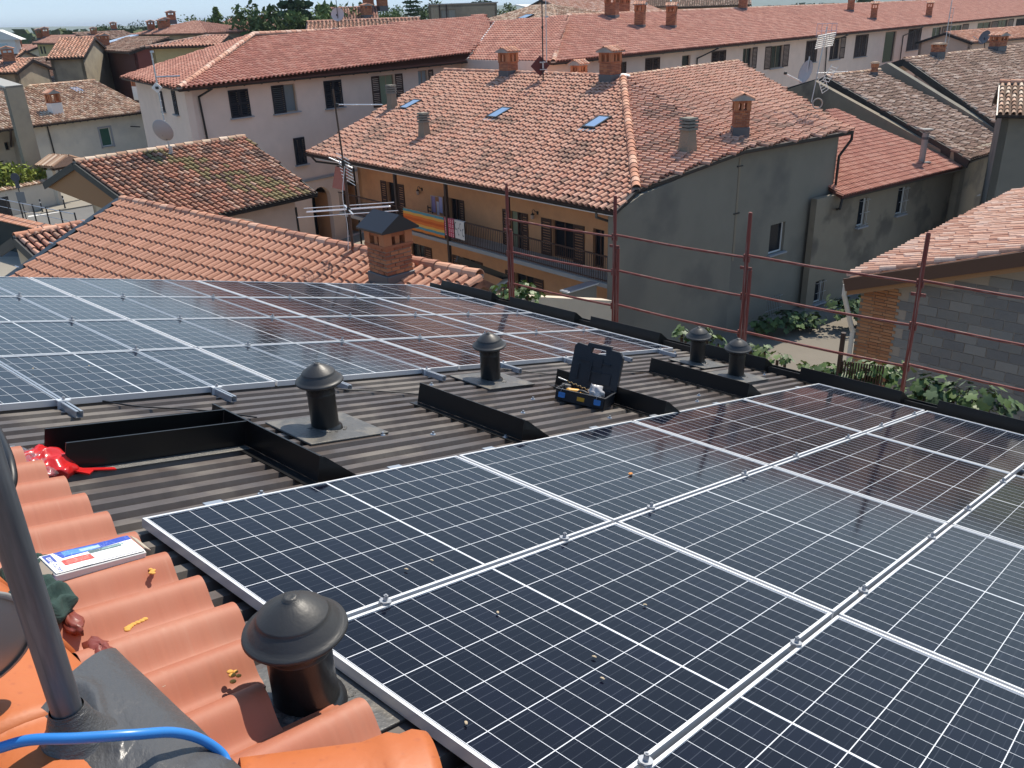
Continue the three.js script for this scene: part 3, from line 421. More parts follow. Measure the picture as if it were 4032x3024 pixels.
// ---------------------------------------------------------------- open tool case and what lies in it
{ const t = thing('tool_case', 'open black plastic tool case with blue latches on the corrugated roof', 'tool case', rp(3.62, -.74, CREST + .005)); t.quaternion.copy(RQ); t.rotateY(.33); t.scale.setScalar(.98);
  const plast = std([.012, .014, .019], .5, { bumpMap: GRIT, bumpScale: .001 }), blue = std([.05, .19, .46], .5), yel = std([.62, .30, .02], .55);
  const W = .40, D = .31, h = .09;   // local z along the front edge, x towards the hinge, y up
  mesh('case_base', merge([rbox(D, .012, W, D / 2, .012, W / 2, .005), rbox(.012, h, W, .006, h / 2, W / 2, .005), rbox(.012, h, W, D - .006, h / 2, W / 2, .005), rbox(D, h, .012, D / 2, h / 2, .006, .005), rbox(D, h, .012, D / 2, h / 2, W - .006, .005), rbox(.02, .012, W + .012, .002, h, W / 2, .005), rbox(D, .012, .016, D / 2, h, 0, .005), rbox(D, .012, .016, D / 2, h, W, .005), box(.1, .05, .006, .2, .035, .2), box(.006, .05, .2, .15, .035, .25)]), plast, t);
  for (const z of [.055, W - .055]) { const l = mesh('latch', merge([rbox(.012, .042, .055, -.008, h - .04, z, .004), rbox(.008, .012, .045, -.016, h - .055, z, .003)]), blue, t); mesh('latch_hook', tube([V3(-.008, h - .02, z - .012), V3(-.014, h + .006, z - .006), V3(-.006, h + .014, z + .004)], .0025, 10, 5), M.steel, l); }
  mesh('nameplate', rbox(.004, .032, .06, -.003, h - .045, W / 2 + .01, .002), yel, t);
  const lid = new THREE.Shape(); lid.moveTo(.0, 0); lid.lineTo(W, 0); lid.lineTo(W, .27); lid.lineTo(W - .03, .31); lid.lineTo(W - .10, .315); lid.lineTo(W - .11, .34); lid.lineTo(.11, .34); lid.lineTo(.10, .315); lid.lineTo(.02, .325); lid.lineTo(0, .30); lid.closePath();
  const ho = new THREE.Path(); ho.moveTo(.13, .262); ho.lineTo(.14, .314); ho.lineTo(.26, .314); ho.lineTo(.27, .262); ho.closePath(); lid.holes.push(ho);
  const lg = [new THREE.ExtrudeGeometry(lid, { depth: .045, bevelEnabled: true, bevelSize: .006, bevelThickness: .006, bevelSegments: 2 })];
  const L = mesh('case_lid', lg, plast, t); L.rotation.set(0, -Math.PI / 2, 0, 'YXZ'); L.rotation.x = -.13; L.position.set(D + .05, h, 0);
  mesh('lid_ribs', merge([box(.1, .012, .02, .09, .2, .058), box(.12, .012, .02, .2, .12, .058), box(.012, .17, .02, .165, .12, .058), box(.1, .012, .02, .27, .2, .058), box(.012, .12, .02, .06, .1, .058), box(.08, .09, .012, .3, .08, .056), box(.14, .07, .012, .18, .20, .055)]), plast, L);
  mesh('hinge', new THREE.CylinderGeometry(.009, .009, W * .8, 10).rotateX(Math.PI / 2).translate(D + .006, h, W / 2), plast, t);
  const inCase = (x, y, z) => V3(x, y, z).multiplyScalar(.98).applyQuaternion(t.quaternion).add(t.position);
  const yd = std([.60, .29, .018], .45), gr = std([.09, .085, .08], .6);
  const d = thing('cordless_drill', 'yellow and black cordless drill lying at the left in the tool case', 'drill', inCase(.14, .06, .10)); d.quaternion.copy(t.quaternion); d.rotateY(.5);
  mesh('motor_housing', new THREE.CapsuleGeometry(.027, .07, 6, 14).rotateX(Math.PI / 2), yd, d); mesh('grip', rbox(.035, .10, .04, 0, 0, 0, .014).rotateZ(1.25).translate(.06, 0, -.03), gr, d); mesh('chuck', new THREE.CylinderGeometry(.012, .021, .045, 14).rotateX(Math.PI / 2).translate(0, 0, .08), M.steelDark, d); mesh('battery', rbox(.06, .045, .07, .115, .01, -.035, .01), gr, d);
  const b2 = thing('yellow_tool', 'orange yellow tool body in the middle of the tool case', 'tool', inCase(.10, .055, .205)); b2.quaternion.copy(t.quaternion); b2.rotateY(-.3);
  mesh('body', rbox(.06, .05, .10, 0, 0, 0, .018), yd, b2); mesh('cover', rbox(.045, .012, .06, 0, .027, .01, .005), yel, b2); mesh('handle', tube([V3(-.02, .02, -.05), V3(-.03, .04, -.02), V3(-.028, .038, .03), V3(-.01, .02, .05)], .009, 16, 7), gr, b2);
  const sp = []; for (let i = 0; i <= 60; i++) { const s = i / 60 * .26, a = i * .75; sp.push(V3(Math.cos(a) * .0045, Math.sin(a) * .0045, s)); }
  const db = thing('drill_bit', 'long steel masonry drill bit lying across the tool case', 'drill bit', inCase(.10, .145, .04)); db.quaternion.copy(t.quaternion); db.rotateY(.10); db.rotateX(.2);
  mesh('flute', new THREE.TubeGeometry(new THREE.CatmullRomCurve3(sp), 160, .004, 6), std([.25, .18, .09], .4, { metalness: .5 }), db); mesh('shank', new THREE.CylinderGeometry(.005, .005, .07, 8).rotateX(Math.PI / 2).translate(0, 0, -.03), M.steel, db);
  const pb = thing('plastic_bag', 'crumpled clear plastic bag at the right end of the tool case', 'plastic bag', inCase(.11, .09, .29)); pb.quaternion.copy(t.quaternion);
  const g = new THREE.SphereGeometry(1, 16, 12), r = rng(55), pp = g.attributes.position; for (let i = 0; i < pp.count; i++) { const x = pp.getX(i), y = pp.getY(i), z = pp.getZ(i), k = 1 + .22 * Math.sin(7 * x + 3 * y) * Math.sin(6 * z + 2) + .16 * (r() - .5) + (y > .75 ? .35 : 0); pp.setXYZ(i, x * .07 * k, y * .05 * k, z * .065 * k); } g.computeVertexNormals();
  mesh('film', g, new THREE.MeshPhysicalMaterial({ color: col([.62, .60, .60]), roughness: .3, transmission: .35, thickness: 0, side: THREE.DoubleSide }), pb); mesh('knot', new THREE.ConeGeometry(.022, .07, 7).rotateZ(.6).translate(-.03, .06, -.03), new THREE.MeshPhysicalMaterial({ color: col([.7, .68, .67]), roughness: .3, transmission: .3, thickness: 0, side: THREE.DoubleSide }), pb); }
// cables
const cable = (name, label, pts, r, mat) => { const t = thing(name, label, 'cable', pts[0].clone()); mesh('sheath', tube(pts.map(p => p.clone().sub(pts[0])), r, 80, 8), mat, t); return t; };
const rubber = std([.010, .010, .011], .45), blueC = std([.03, .20, .56], .35);
cable('black_cable', 'thin black cable on the ribs between the far array and the first flashing', [[.62, -1.72], [.75, -1.55], [.95, -1.42], [1.10, -1.30], [1.25, -1.12]].map(q => rp(q[0], q[1], CREST + .012)), .005, rubber);
cable('black_cable', 'thin black cable on the ribs behind the second flashing', [[1.95, -1.72], [2.15, -1.5], [2.4, -1.36], [2.62, -1.2], [2.8, -1.0]].map(q => rp(q[0], q[1], CREST + .012)), .005, rubber);
cable('black_cable', 'thin black cable on the ribs running behind the tool case', [[3.9, -1.7], [4.1, -1.52], [4.3, -1.35], [4.6, -1.25], [5.2, -1.18], [5.6, -1.1]].map(q => rp(q[0], q[1], CREST + .012)), .005, rubber);
{ const p = [[-20, 2950, .21], [110, 2915, .24], [300, 2907, .25], [520, 2893, .25], [690, 2885, .22], [800, 2915, .18], [880, 2975, .14], [905, 3040, .12]].map(([x, y, n]) => on(x, y, { n: N, k: N.dot(rp(0, 0, n)) })); cable('blue_cable', 'bright blue cable looping across the ridge in front of the antenna mast', p, .011, blueC); }
{ const p = [[-30, 1660, .3], [10, 1740, .3], [42, 1830, .28], [48, 1900, .24], [20, 1960, .2], [-20, 2010, .16]].map(([x, y, n]) => on(x, y, { n: N, k: N.dot(rp(0, 0, n)) })); cable('black_cable', 'thick black cable hanging in a curve over the upper left ridge tiles', p, .016, rubber); }
// ---------------------------------------------------------------- mast, lead flashing and dish at the ridge
const leadMat = (() => { const a = fbm(121, 5, 6, 512), b = fbm(123, 24, 4, 512); const h = tex(512, (x, y) => [a(x, y) * .7 + b(x, y) * .3], .5, false); return new THREE.MeshPhysicalMaterial({ color: col([.075, .075, .077]), roughness: .36, metalness: .1, side: THREE.DoubleSide, bumpMap: h, bumpScale: .005 }); })();
{ const base = rp(-.80, 1.36, .145), t = thing('antenna_mast', 'dark grey steel mast rising from the ridge at the lower left', 'mast', base);
  const poleMat = (() => { const a = fbm(131, 8, 5, 256), b = fbm(133, 3, 4, 256); return new THREE.MeshStandardMaterial({ map: tex(256, (x, y) => mix([.075, .085, .098], [.15, .165, .185], .7 * a(x, y) + .5 * sstep(.5, .7, b(x, y))), .4), roughness: .5, metalness: .45 }); })();
  mesh('pole', new THREE.CylinderGeometry(.030, .030, 1.9, 28).translate(0, .92, 0), poleMat, t);
  mesh('collar', lathe([[.13, -.03], [.10, -.012], [.07, .02], [.05, .055], [.040, .085], [.034, .10]], 28), leadMat, t);
  // lead sheet draped over the cap, square set on its corner
  const g = new THREE.PlaneGeometry(.43, .64, 60, 70).rotateX(-Math.PI / 2), pp = g.attributes.position, r = fbm(141, 6, 4, 100), q = new THREE.Quaternion().setFromAxisAngle(V3(0, 0, 1), 0);
  for (let i = 0; i < pp.count; i++) { const x = pp.getX(i), z = pp.getZ(i), k = Math.min(1, Math.abs(x) / .242); pp.setY(i, .012 + .158 * (Math.sqrt(Math.max(0, 1 - k * k)) - 1) + .010 * (r(x * 200 + 300, z * 200 + 300) - .5) + .016 * Math.exp(-Math.pow((x - .06 - .02 * Math.sin(z * 22)) / .022, 2)) * (z < 0 ? 1 : .2)); pp.setZ(i, z + (.205 - x) * .75); } smooth(g);
  const m = mesh('lead_flashing', g, leadMat, t); const Uh = U.clone().setY(0).normalize(); m.quaternion.setFromRotationMatrix(new THREE.Matrix4().makeBasis(Uh, V3(0, 1, 0), V.clone().setY(0).normalize()));
  m.position.copy(rp(-.795, 1.36, .150).sub(base)); }
{ const c = on(-165, 2560, { n: N, k: N.dot(rp(0, 0, .32)) }), t = thing('satellite_dish', 'grey satellite dish rim at the left edge beside the mast', 'satellite dish', c);
  const m = mesh('dish', lathe([[0, -.035], [.06, -.03], [.11, -.014], [.142, .004], [.15, .008], [.153, .003], [.15, -.002], [.142, -.004]], 40), std([.30, .29, .28], .5, { metalness: .3 }), t); m.quaternion.setFromUnitVectors(V3(0, 1, 0), V3(-.65, .25, -.72).normalize());
  mesh('bracket', bar(V3(0, 0, 0), V3(-.1, -.1, .12), .015, 10), M.steelDark, t); }
// ---------------------------------------------------------------- box, gloves, wrapper, foam and loose tile on the clay tiles
{ const t = thing('cardboard_box', 'worn printed cardboard tool box lying on the clay tiles', 'box', rp(-.345, .390, .050)); t.quaternion.copy(RQ); t.rotateY(.06); t.rotateX(.10);
  const cv = document.createElement('canvas'); cv.width = 1024; cv.height = 420; const x = cv.getContext('2d'), r = rng(77);
  x.fillStyle = '#e3e2de'; x.fillRect(0, 0, 1024, 420); x.fillStyle = '#2b48a8'; x.beginPath(); x.moveTo(150, 0); x.lineTo(1024, 0); x.lineTo(1024, 95); x.lineTo(520, 130); x.lineTo(190, 150); x.closePath(); x.fill();
  x.fillStyle = '#4f86c9'; x.fillRect(230, 20, 360, 95); x.fillStyle = '#9db9d8'; x.fillRect(420, 40, 230, 60); x.fillStyle = '#b9483f'; x.fillRect(150, 190, 330, 120); x.fillStyle = '#c9685c'; x.fillRect(190, 215, 250, 70); x.fillStyle = '#56696a'; x.fillRect(480, 120, 380, 70); x.fillStyle = '#7fa0a0'; x.fillRect(640, 135, 260, 26); x.fillStyle = '#46415a'; x.fillRect(520, 385, 420, 12); x.fillStyle = '#8a86a8'; x.fillRect(150, 352, 520, 10);
  x.fillStyle = '#3d4f9a'; x.fillRect(20, 10, 96, 180); x.save(); x.translate(88, 408); x.rotate(-Math.PI / 2); x.font = 'bold 62px sans-serif'; x.fillStyle = '#33458f'; x.fillText('SACTO', 0, 0); x.fillStyle = '#e3e2de'; x.fillText('DXO', 218, 0); x.restore();
  for (let i = 0; i < 500; i++) { x.globalAlpha = .12 + .25 * r(); x.fillStyle = r() < .7 ? '#f4f3ef' : '#8f8d90'; const w = 10 + 70 * r(), a = r() * 3; x.save(); x.translate(r() * 1024, r() * 420); x.rotate(a); x.fillRect(0, 0, w, 2 + 5 * r()); x.restore(); } x.globalAlpha = 1;
  const ct = new THREE.CanvasTexture(cv); ct.colorSpace = THREE.SRGBColorSpace;
  mesh('carton', rbox(.30, .036, .125, 0, .018, 0, .004), std([.70, .69, .66], .6), t);
  const top = mesh('printed_top', new THREE.PlaneGeometry(.292, .117, 24, 10).rotateX(-Math.PI / 2), new THREE.MeshStandardMaterial({ map: ct, roughness: .42, side: THREE.DoubleSide }), t); { const pp = top.geometry.attributes.position, f = fbm(151, 5, 4, 60); for (let i = 0; i < pp.count; i++) pp.setY(i, .0385 + .004 * f(pp.getX(i) * 200 + 60, pp.getZ(i) * 200 + 60)); top.geometry.computeVertexNormals(); }
  mesh('torn_flap', merge([new THREE.BoxGeometry(.03, .003, .10).rotateZ(.7).translate(-.162, .03, 0), new THREE.BoxGeometry(.03, .003, .09).rotateZ(-.6).translate(.162, .035, 0)]), std([.42, .36, .28], .85), t); mesh('blue_end', box(.045, .03, .07, -.165, -.004, .045), std([.05, .16, .42], .5), t); }
function cloth(name, label, cat, u, v, n, w, d, seed, mat, h = .03) { const t = thing(name, label, cat, rp(u, v, n)); t.quaternion.copy(RQ); const g = new THREE.SphereGeometry(1, 40, 26), f = fbm(seed, 4, 4, 100), pp = g.attributes.position; for (let i = 0; i < pp.count; i++) { const x = pp.getX(i), y = pp.getY(i), z = pp.getZ(i), k = .72 + .6 * f(50 + x * 34 + y * 13, 50 + z * 34), fold = .16 * Math.sin(13 * z + 5 * x + seed); pp.setXYZ(i, x * w * k, Math.max(-.02, y * h * (k + fold * 2) + .012 * fold), z * d * (k + .1 * Math.sin(9 * x))); } g.computeVertexNormals(); mesh('fabric', g, mat, t); return t; }
const green = std([.022, .050, .043], .9, { bumpMap: GRIT, bumpScale: .002 });
cloth('work_glove', 'dark green work glove behind the printed box', 'glove', -.505, .335, .03, .10, .085, 161, green, .05); cloth('work_glove', 'dark green work glove in front of the printed box', 'glove', -.595, .60, .075, .095, .11, 167, green, .05);
{ const wm = new THREE.MeshPhysicalMaterial({ color: col([.50, .016, .016]), roughness: .25, side: THREE.DoubleSide }), t = cloth('red_wrapper', 'crumpled red and clear plastic wrapper tucked under the ridge tiles', 'wrapper', -.04, -.80, -.03, .11, .17, 171, wm, .05);
  const g = new THREE.SphereGeometry(1, 24, 16), r = rng(173), pp = g.attributes.position; for (let i = 0; i < pp.count; i++) { const k = 1 + .3 * (r() - .5); pp.setXYZ(i, pp.getX(i) * .09 * k - .05, pp.getY(i) * .045 * k + .004, pp.getZ(i) * .20 * k - .02); } g.computeVertexNormals(); mesh('clear_film', g, new THREE.MeshPhysicalMaterial({ color: col([.8, .78, .8]), roughness: .12, transmission: .92, thickness: 0, side: THREE.DoubleSide }), t);
  mesh('torn_strip', merge([beam(V3(.08, .0, .12), V3(.26, -.02, .13), .03, .006), beam(V3(.02, .01, .05), V3(.14, -.01, .16), .05, .008)]), wm, t); }
const FOAM = std([.60, .31, .06], .8);
const foam = (px, py, pts, label) => { const t = thing('foam_blob', label, 'foam', on(px, py, { n: N, k: N.dot(rp(0, 0, .035)) }), 'dried yellow foam drops on the clay tiles'); t.quaternion.copy(RQ); mesh('foam', merge(pts.map(([a, b, r]) => new THREE.SphereGeometry(r, 10, 8).scale(1.2, .55, 1).translate(a, .004, b))), FOAM, t); };
foam(535, 2460, [[-.03, .012, .010], [-.02, .006, .009], [-.008, 0, .008], [.006, -.003, .008], [.02, -.006, .008], [.032, -.010, .008], [-.035, .02, .008]], 'long dried yellow foam bead on the tile in the middle');
foam(598, 2255, [[0, 0, .008], [.008, -.006, .007], [-.002, .012, .007], [.004, -.018, .006], [-.008, .006, .006]], 'dried yellow foam drop near the end of the tile by the printed box');
foam(510, 2243, [[0, 0, .006], [.005, .004, .005]], 'tiny dried foam drop left of the others on the same tile');
foam(172, 2428, [[0, 0, .007], [.012, .004, .006]], 'dried foam drop on the orange ridge cap');
foam(905, 2650, [[0, 0, .008], [.012, .008, .007], [-.004, .018, .009], [.008, .03, .007], [-.018, .045, .008]], 'brownish dried foam spatter beside the foreground vent');
{ const t = thing('bird_dropping', 'white bird dropping splashed on a clay tile above the lead sheet', 'dropping', on(590, 2690, { n: N, k: N.dot(rp(0, 0, .03)) })); t.quaternion.copy(RQ); const g = [], r = rng(181); for (let i = 0; i < 70; i++) { const a = r() * 6.28, d = .05 * Math.pow(r(), .6); g.push(new THREE.BoxGeometry(.003 + .016 * r(), .003, .0025 + .003 * r()).rotateY(r() * 3).translate(Math.cos(a) * d * 1.2, .004 + .012 * r() * (1 - d / .05), Math.sin(a) * d * .8)); } mesh('splash', merge(g), std([.62, .58, .44], .9), t); }
{ const t = thing('loose_ridge_tile', 'bright orange loose ridge tile lying in front of the foreground vent', 'roof tile', on(1345, 3075, { n: N, k: N.dot(rp(0, 0, .06)) })); t.quaternion.copy(RQ); t.rotateY(1.05); t.rotateX(-.04);
  const p = [], uv = [], S = 24, K = 14, f = (i, k, th) => { const a = Math.PI * (.08 + .84 * i / S), rib = k > K - 5 ? .010 * (k % 2 ? 1 : .2) + .006 : 0, rx = .135 + rib - th, ry = .075 + rib - th; return [Math.cos(a) * rx, Math.sin(a) * ry - .03, -.22 + .44 * k / K]; }, q = (a, b, c, d) => { for (const v of [a, b, c, a, c, d]) { p.push(...v); uv.push(v[0] + v[1], v[2]); } };
  for (let i = 0; i < S; i++) { for (let k = 0; k < K; k++) q(f(i, k, 0), f(i + 1, k, 0), f(i + 1, k + 1, 0), f(i, k + 1, 0)); for (const k of [0, K]) q(f(i, k, 0), f(i + 1, k, 0), f(i + 1, k, .016), f(i, k, .016)); }
  const g = new THREE.BufferGeometry(); g.setAttribute('position', new THREE.Float32BufferAttribute(p, 3)); g.setAttribute('uv', new THREE.Float32BufferAttribute(uv, 2)); mesh('tile_body', smooth(g), CLAY2, t); }
{ const r = rng(191); const spots = [[2483, 1865, 'orange leaf scrap lying on a panel of the near array'], [1600, 2240, 'brown crumb by the middle line of the first near panel'], [1700, 2205, 'brown crumb near the clamp edge of the first near panel'], [2340, 2585, 'pale crumb low on the right half of the second row panel'], [2372, 2670, 'larger pale crumb just below another on the second row panel'], [1835, 2845, 'pale crumb near the bottom left of the second row panel'], [2540, 2380, 'small crumb close to the right end of the second row panel'], [1960, 2410, 'tiny pale crumb left of centre on the second row panel'], [130, 1450, 'tiny yellowish speck on the front far panel at the left edge'], [920, 1440, 'yellowish speck on the front far panel left of the vent'], [350, 1440, 'yellowish speck near the middle line of a front far panel']];
  spots.forEach(([x, y, l], i) => { const t = thing('debris_crumb', l, 'debris', on(x, y, { n: N, k: N.dot(rp(0, 0, .003)) }), i ? 'crumbs of debris on the solar panels' : undefined); t.quaternion.copy(RQ); const g = new THREE.IcosahedronGeometry(i ? .006 : .014, 0).scale(1.5, .5, .9).rotateY(r() * 3); mesh('crumb', g, i ? std([.45, .36, .24], .9) : std([.60, .24, .06], .8), t); }); }
// ---------------------------------------------------------------- scaffold guard rail along the eave
{ const t = thing('scaffold_guard_rail', 'rusty red scaffold guard rail of posts and three rails beyond the eave', 'guard rail'); const rust = (() => { const a = fbm(201, 6, 5, 256), b = fbm(203, 30, 3, 256); return new THREE.MeshStandardMaterial({ map: tex(256, (x, y) => mix(mix([.16, .028, .022], [.22, .05, .038], b(x, y)), [.33, .24, .20], .8 * sstep(.56, .68, a(x, y))), .5), roughness: .7, side: THREE.DoubleSide }); })();
  const Y = H - 3.2, px = [[2003, 990, 762], [2418, 1062, 815], [2929, 1157, 882], [3597, 1272, 972]], P = px.map(q => at(q[0], q[1], Y)), d = P[3].clone().sub(P[0]).setY(0).normalize(), side = V3(-d.z, 0, d.x);
  const next = P[3].clone().addScaledVector(d, 1.9), posts = [...P, next, P[0].clone().addScaledVector(d, -1.85)];
  posts.forEach((p, i) => { if (i === 5) return; mesh('post', merge([bar(V3(p.x, 6, p.z), V3(p.x, Y + .98 - (i === 0 ? .05 : 0), p.z), .024, 14), bar(V3(p.x, Y + .9, p.z), V3(p.x, Y + .99, p.z), .019, 14)]), rust, t); if (i < 2 || i === 2) mesh('post', bar(V3(p.x, 5, p.z).addScaledVector(d, .055), V3(p.x, Y + .3, p.z).addScaledVector(d, .055), .024, 12), rust, t);
    const br = []; for (const k of [-.478, 0, .478]) for (const s of [-1, 1]) br.push(box(.012, .09, .03, 0, 0, 0).rotateY(Math.atan2(-d.z, d.x)).translate(p.x + d.x * .032 * s, Y + k - .035, p.z + d.z * .032 * s)); br.push(box(.15, .035, .012).rotateY(Math.atan2(-d.z, d.x)).translate(p.x, Y + .32, p.z)); mesh('bracket', merge(br), rust, t); });
  for (let i = 0; i < 4; i++) for (const k of [-.478, 0, .478]) { const a = posts[i].clone(), b = posts[i + 1].clone(); a.y = b.y = Y + k; b.y -= .03; mesh('rail', tube([a, a.clone().lerp(b, .5).add(V3(0, -.012, 0)), b], .0155, 12, 10), rust, t); }
  settle(t, V3(P[1].x, 6, P[1].z)); }

// ================================================================= ground, street, courtyard
{ const g = new THREE.PlaneGeometry(16000, 16000, 1, 1).rotateX(-Math.PI / 2); const a = fbm(211, 6, 5, 512), b = fbm(213, 40, 3, 512);
  const far = tex(512, (x, y) => mix(mix([.085, .115, .045], [.19, .19, .10], sstep(.45, .6, a(x, y))), [.13, .12, .08], .5 * b(x, y)), 900); const uv = g.attributes.uv; for (let i = 0; i < 4; i++) uv.setXY(i, uv.getX(i) * 16000, uv.getY(i) * 16000);
  struct('ground', g.translate(0, -.02, -7000), new THREE.MeshStandardMaterial({ map: far, roughness: 1, side: THREE.DoubleSide })); }
const flat = (pts, y) => { const s = new THREE.Shape(pts.map(p => new THREE.Vector2(p[0], -p[1]))); return new THREE.ShapeGeometry(s).rotateX(-Math.PI / 2).translate(0, y, 0); };
struct('town_ground', flat([[-60, -20], [-62, -150], [110, -190], [120, 10], [-20, 10]], .004), M.pavement);
struct('courtyard', flat([[2, -8], [3, -30], [13, -52], [34, -60], [40, -20], [14, -4]], .008), M.gravel);

// ================================================================= B: clay roofed house behind the far array
const hB = thing('clay_roofed_house', 'clay tiled house with a brick chimney directly behind the far solar array', 'house');
const YB = 8.55; // ridge height
{ const L = at(484, 790, YB), Rr = at(1905, 1098, YB), pl = slopePlane(L, Rr, 17);      // front face falls towards the eye
  const e = Rr.clone().sub(L).normalize(), dn = V3(pl.in.x, 0, pl.in.z).multiplyScalar(Math.cos(17 * Math.PI / 180)).add(V3(0, -Math.sin(17 * Math.PI / 180), 0));
  const s = pl.n.clone(); const down = e.clone().cross(s).normalize(); if (down.y > 0) down.negate();
  const LL = 9.2, bl = on(60, 1090, pl), dirV = bl.clone().sub(L).normalize();
  const A = L.clone().addScaledVector(dirV, bl.distanceTo(L) + .7), B = Rr.clone().addScaledVector(down, 2.6), A2 = A.clone().lerp(B, 0);
  const face = [L, Rr, B, A], back = down.clone(); back.x *= -1; back.z *= -1; back.y *= 1.9;
  const roof = mesh('roof', merge([slab(face.map(p => p.clone().addScaledVector(s, -.01)), .12), slab([L, Rr, Rr.clone().addScaledVector(back, 4.2), L.clone().addScaledVector(back, 4.2)].map(p => p.clone().add(V3(0, -.01, 0))), .12)]), tileMat([.20, .09, .06]), hB);
  tileRoof(roof, [{ pts: face, fall: down }], { kind: 'roman', pitch: .235, len: .34, pal: 'terra', jitter: .25, seed: 11, tone: (p, ci, r) => r() < .025 ? (r() < .5 ? 0 : 3) : ci });
  ridge(roof, Rr.clone().addScaledVector(e, -.1), L, .13, .36, 'orange', .02);
  { const rb = L.clone().addScaledVector(e, -.0), t = A.clone(); const o = e.clone().multiplyScalar(-.13); mesh('verge_flashing', beam(rb.clone().add(o).add(V3(0, .02, 0)), t.clone().add(o).add(V3(0, .02, 0)), .24, .10, s), M.blackMetal, hB); 
    const br = []; for (const k of [.3, .55, .8]) br.push(beam(rb.clone().lerp(t, k).addScaledVector(s, .12).addScaledVector(e, -.05), rb.clone().lerp(t, k).addScaledVector(s, .12).addScaledVector(e, -.28), .03, .01, s)); mesh('verge_strap', merge(br), M.zinc, hB); }
  const w1 = makeWall(A.clone().addScaledVector(e, .3).setY(0), L.clone().addScaledVector(back, 4).addScaledVector(e, .3).setY(0), 0, 7); finishWall(hB, w1, M.wallCream, [[w1.len, L.y - 1.25], [A.clone().sub(L).setY(0).length() - .0, L.y - .16], [0, A.y - .16]]);
  const w2 = makeWall(Rr.clone().addScaledVector(back, 4).setY(0), B.clone().setY(0), 0, 7); finishWall(hB, w2, M.wallCream, [[w2.len, B.y - .2], [4, Rr.y - .2], [0, Rr.y - 1.4]]);
  // chimney of visible bricks
  const pc = on(1545, 1108, pl), rot = Math.atan2(-e.z, e.x);
  const ch = chimney(hB, pc.clone().add(V3(0, -.1, 0)), { w: .60, d: .60, h: .52, base: .32, lantern: .30, roofH: .27, rot: rot + Math.PI / 2 - .12, singles: true, capMat: std([.022, .022, .028], .4, { metalness: .2 }), label: 'brick chimney with a dark metal gable cap' });
  const q = M.concrete; void q;
  // gutter end beyond the ridge
  const g0 = Rr.clone().addScaledVector(e, .2).add(V3(0, -.25, 0)); mesh('gutter', beam(g0, at(2000, 1105, 8.1), .14, .10), M.blackMetal, hB); mesh('fascia', beam(on(1800, 1050, pl).add(V3(0, .15, 0)), at(2000, 1095, 8.15), .05, .12), M.blackMetal, hB);
  hB.userData.pl = undefined; globalThis.plB = pl; globalThis.eB = e;
  settle(hB, L.clone().lerp(Rr, .5).setY(0)); }

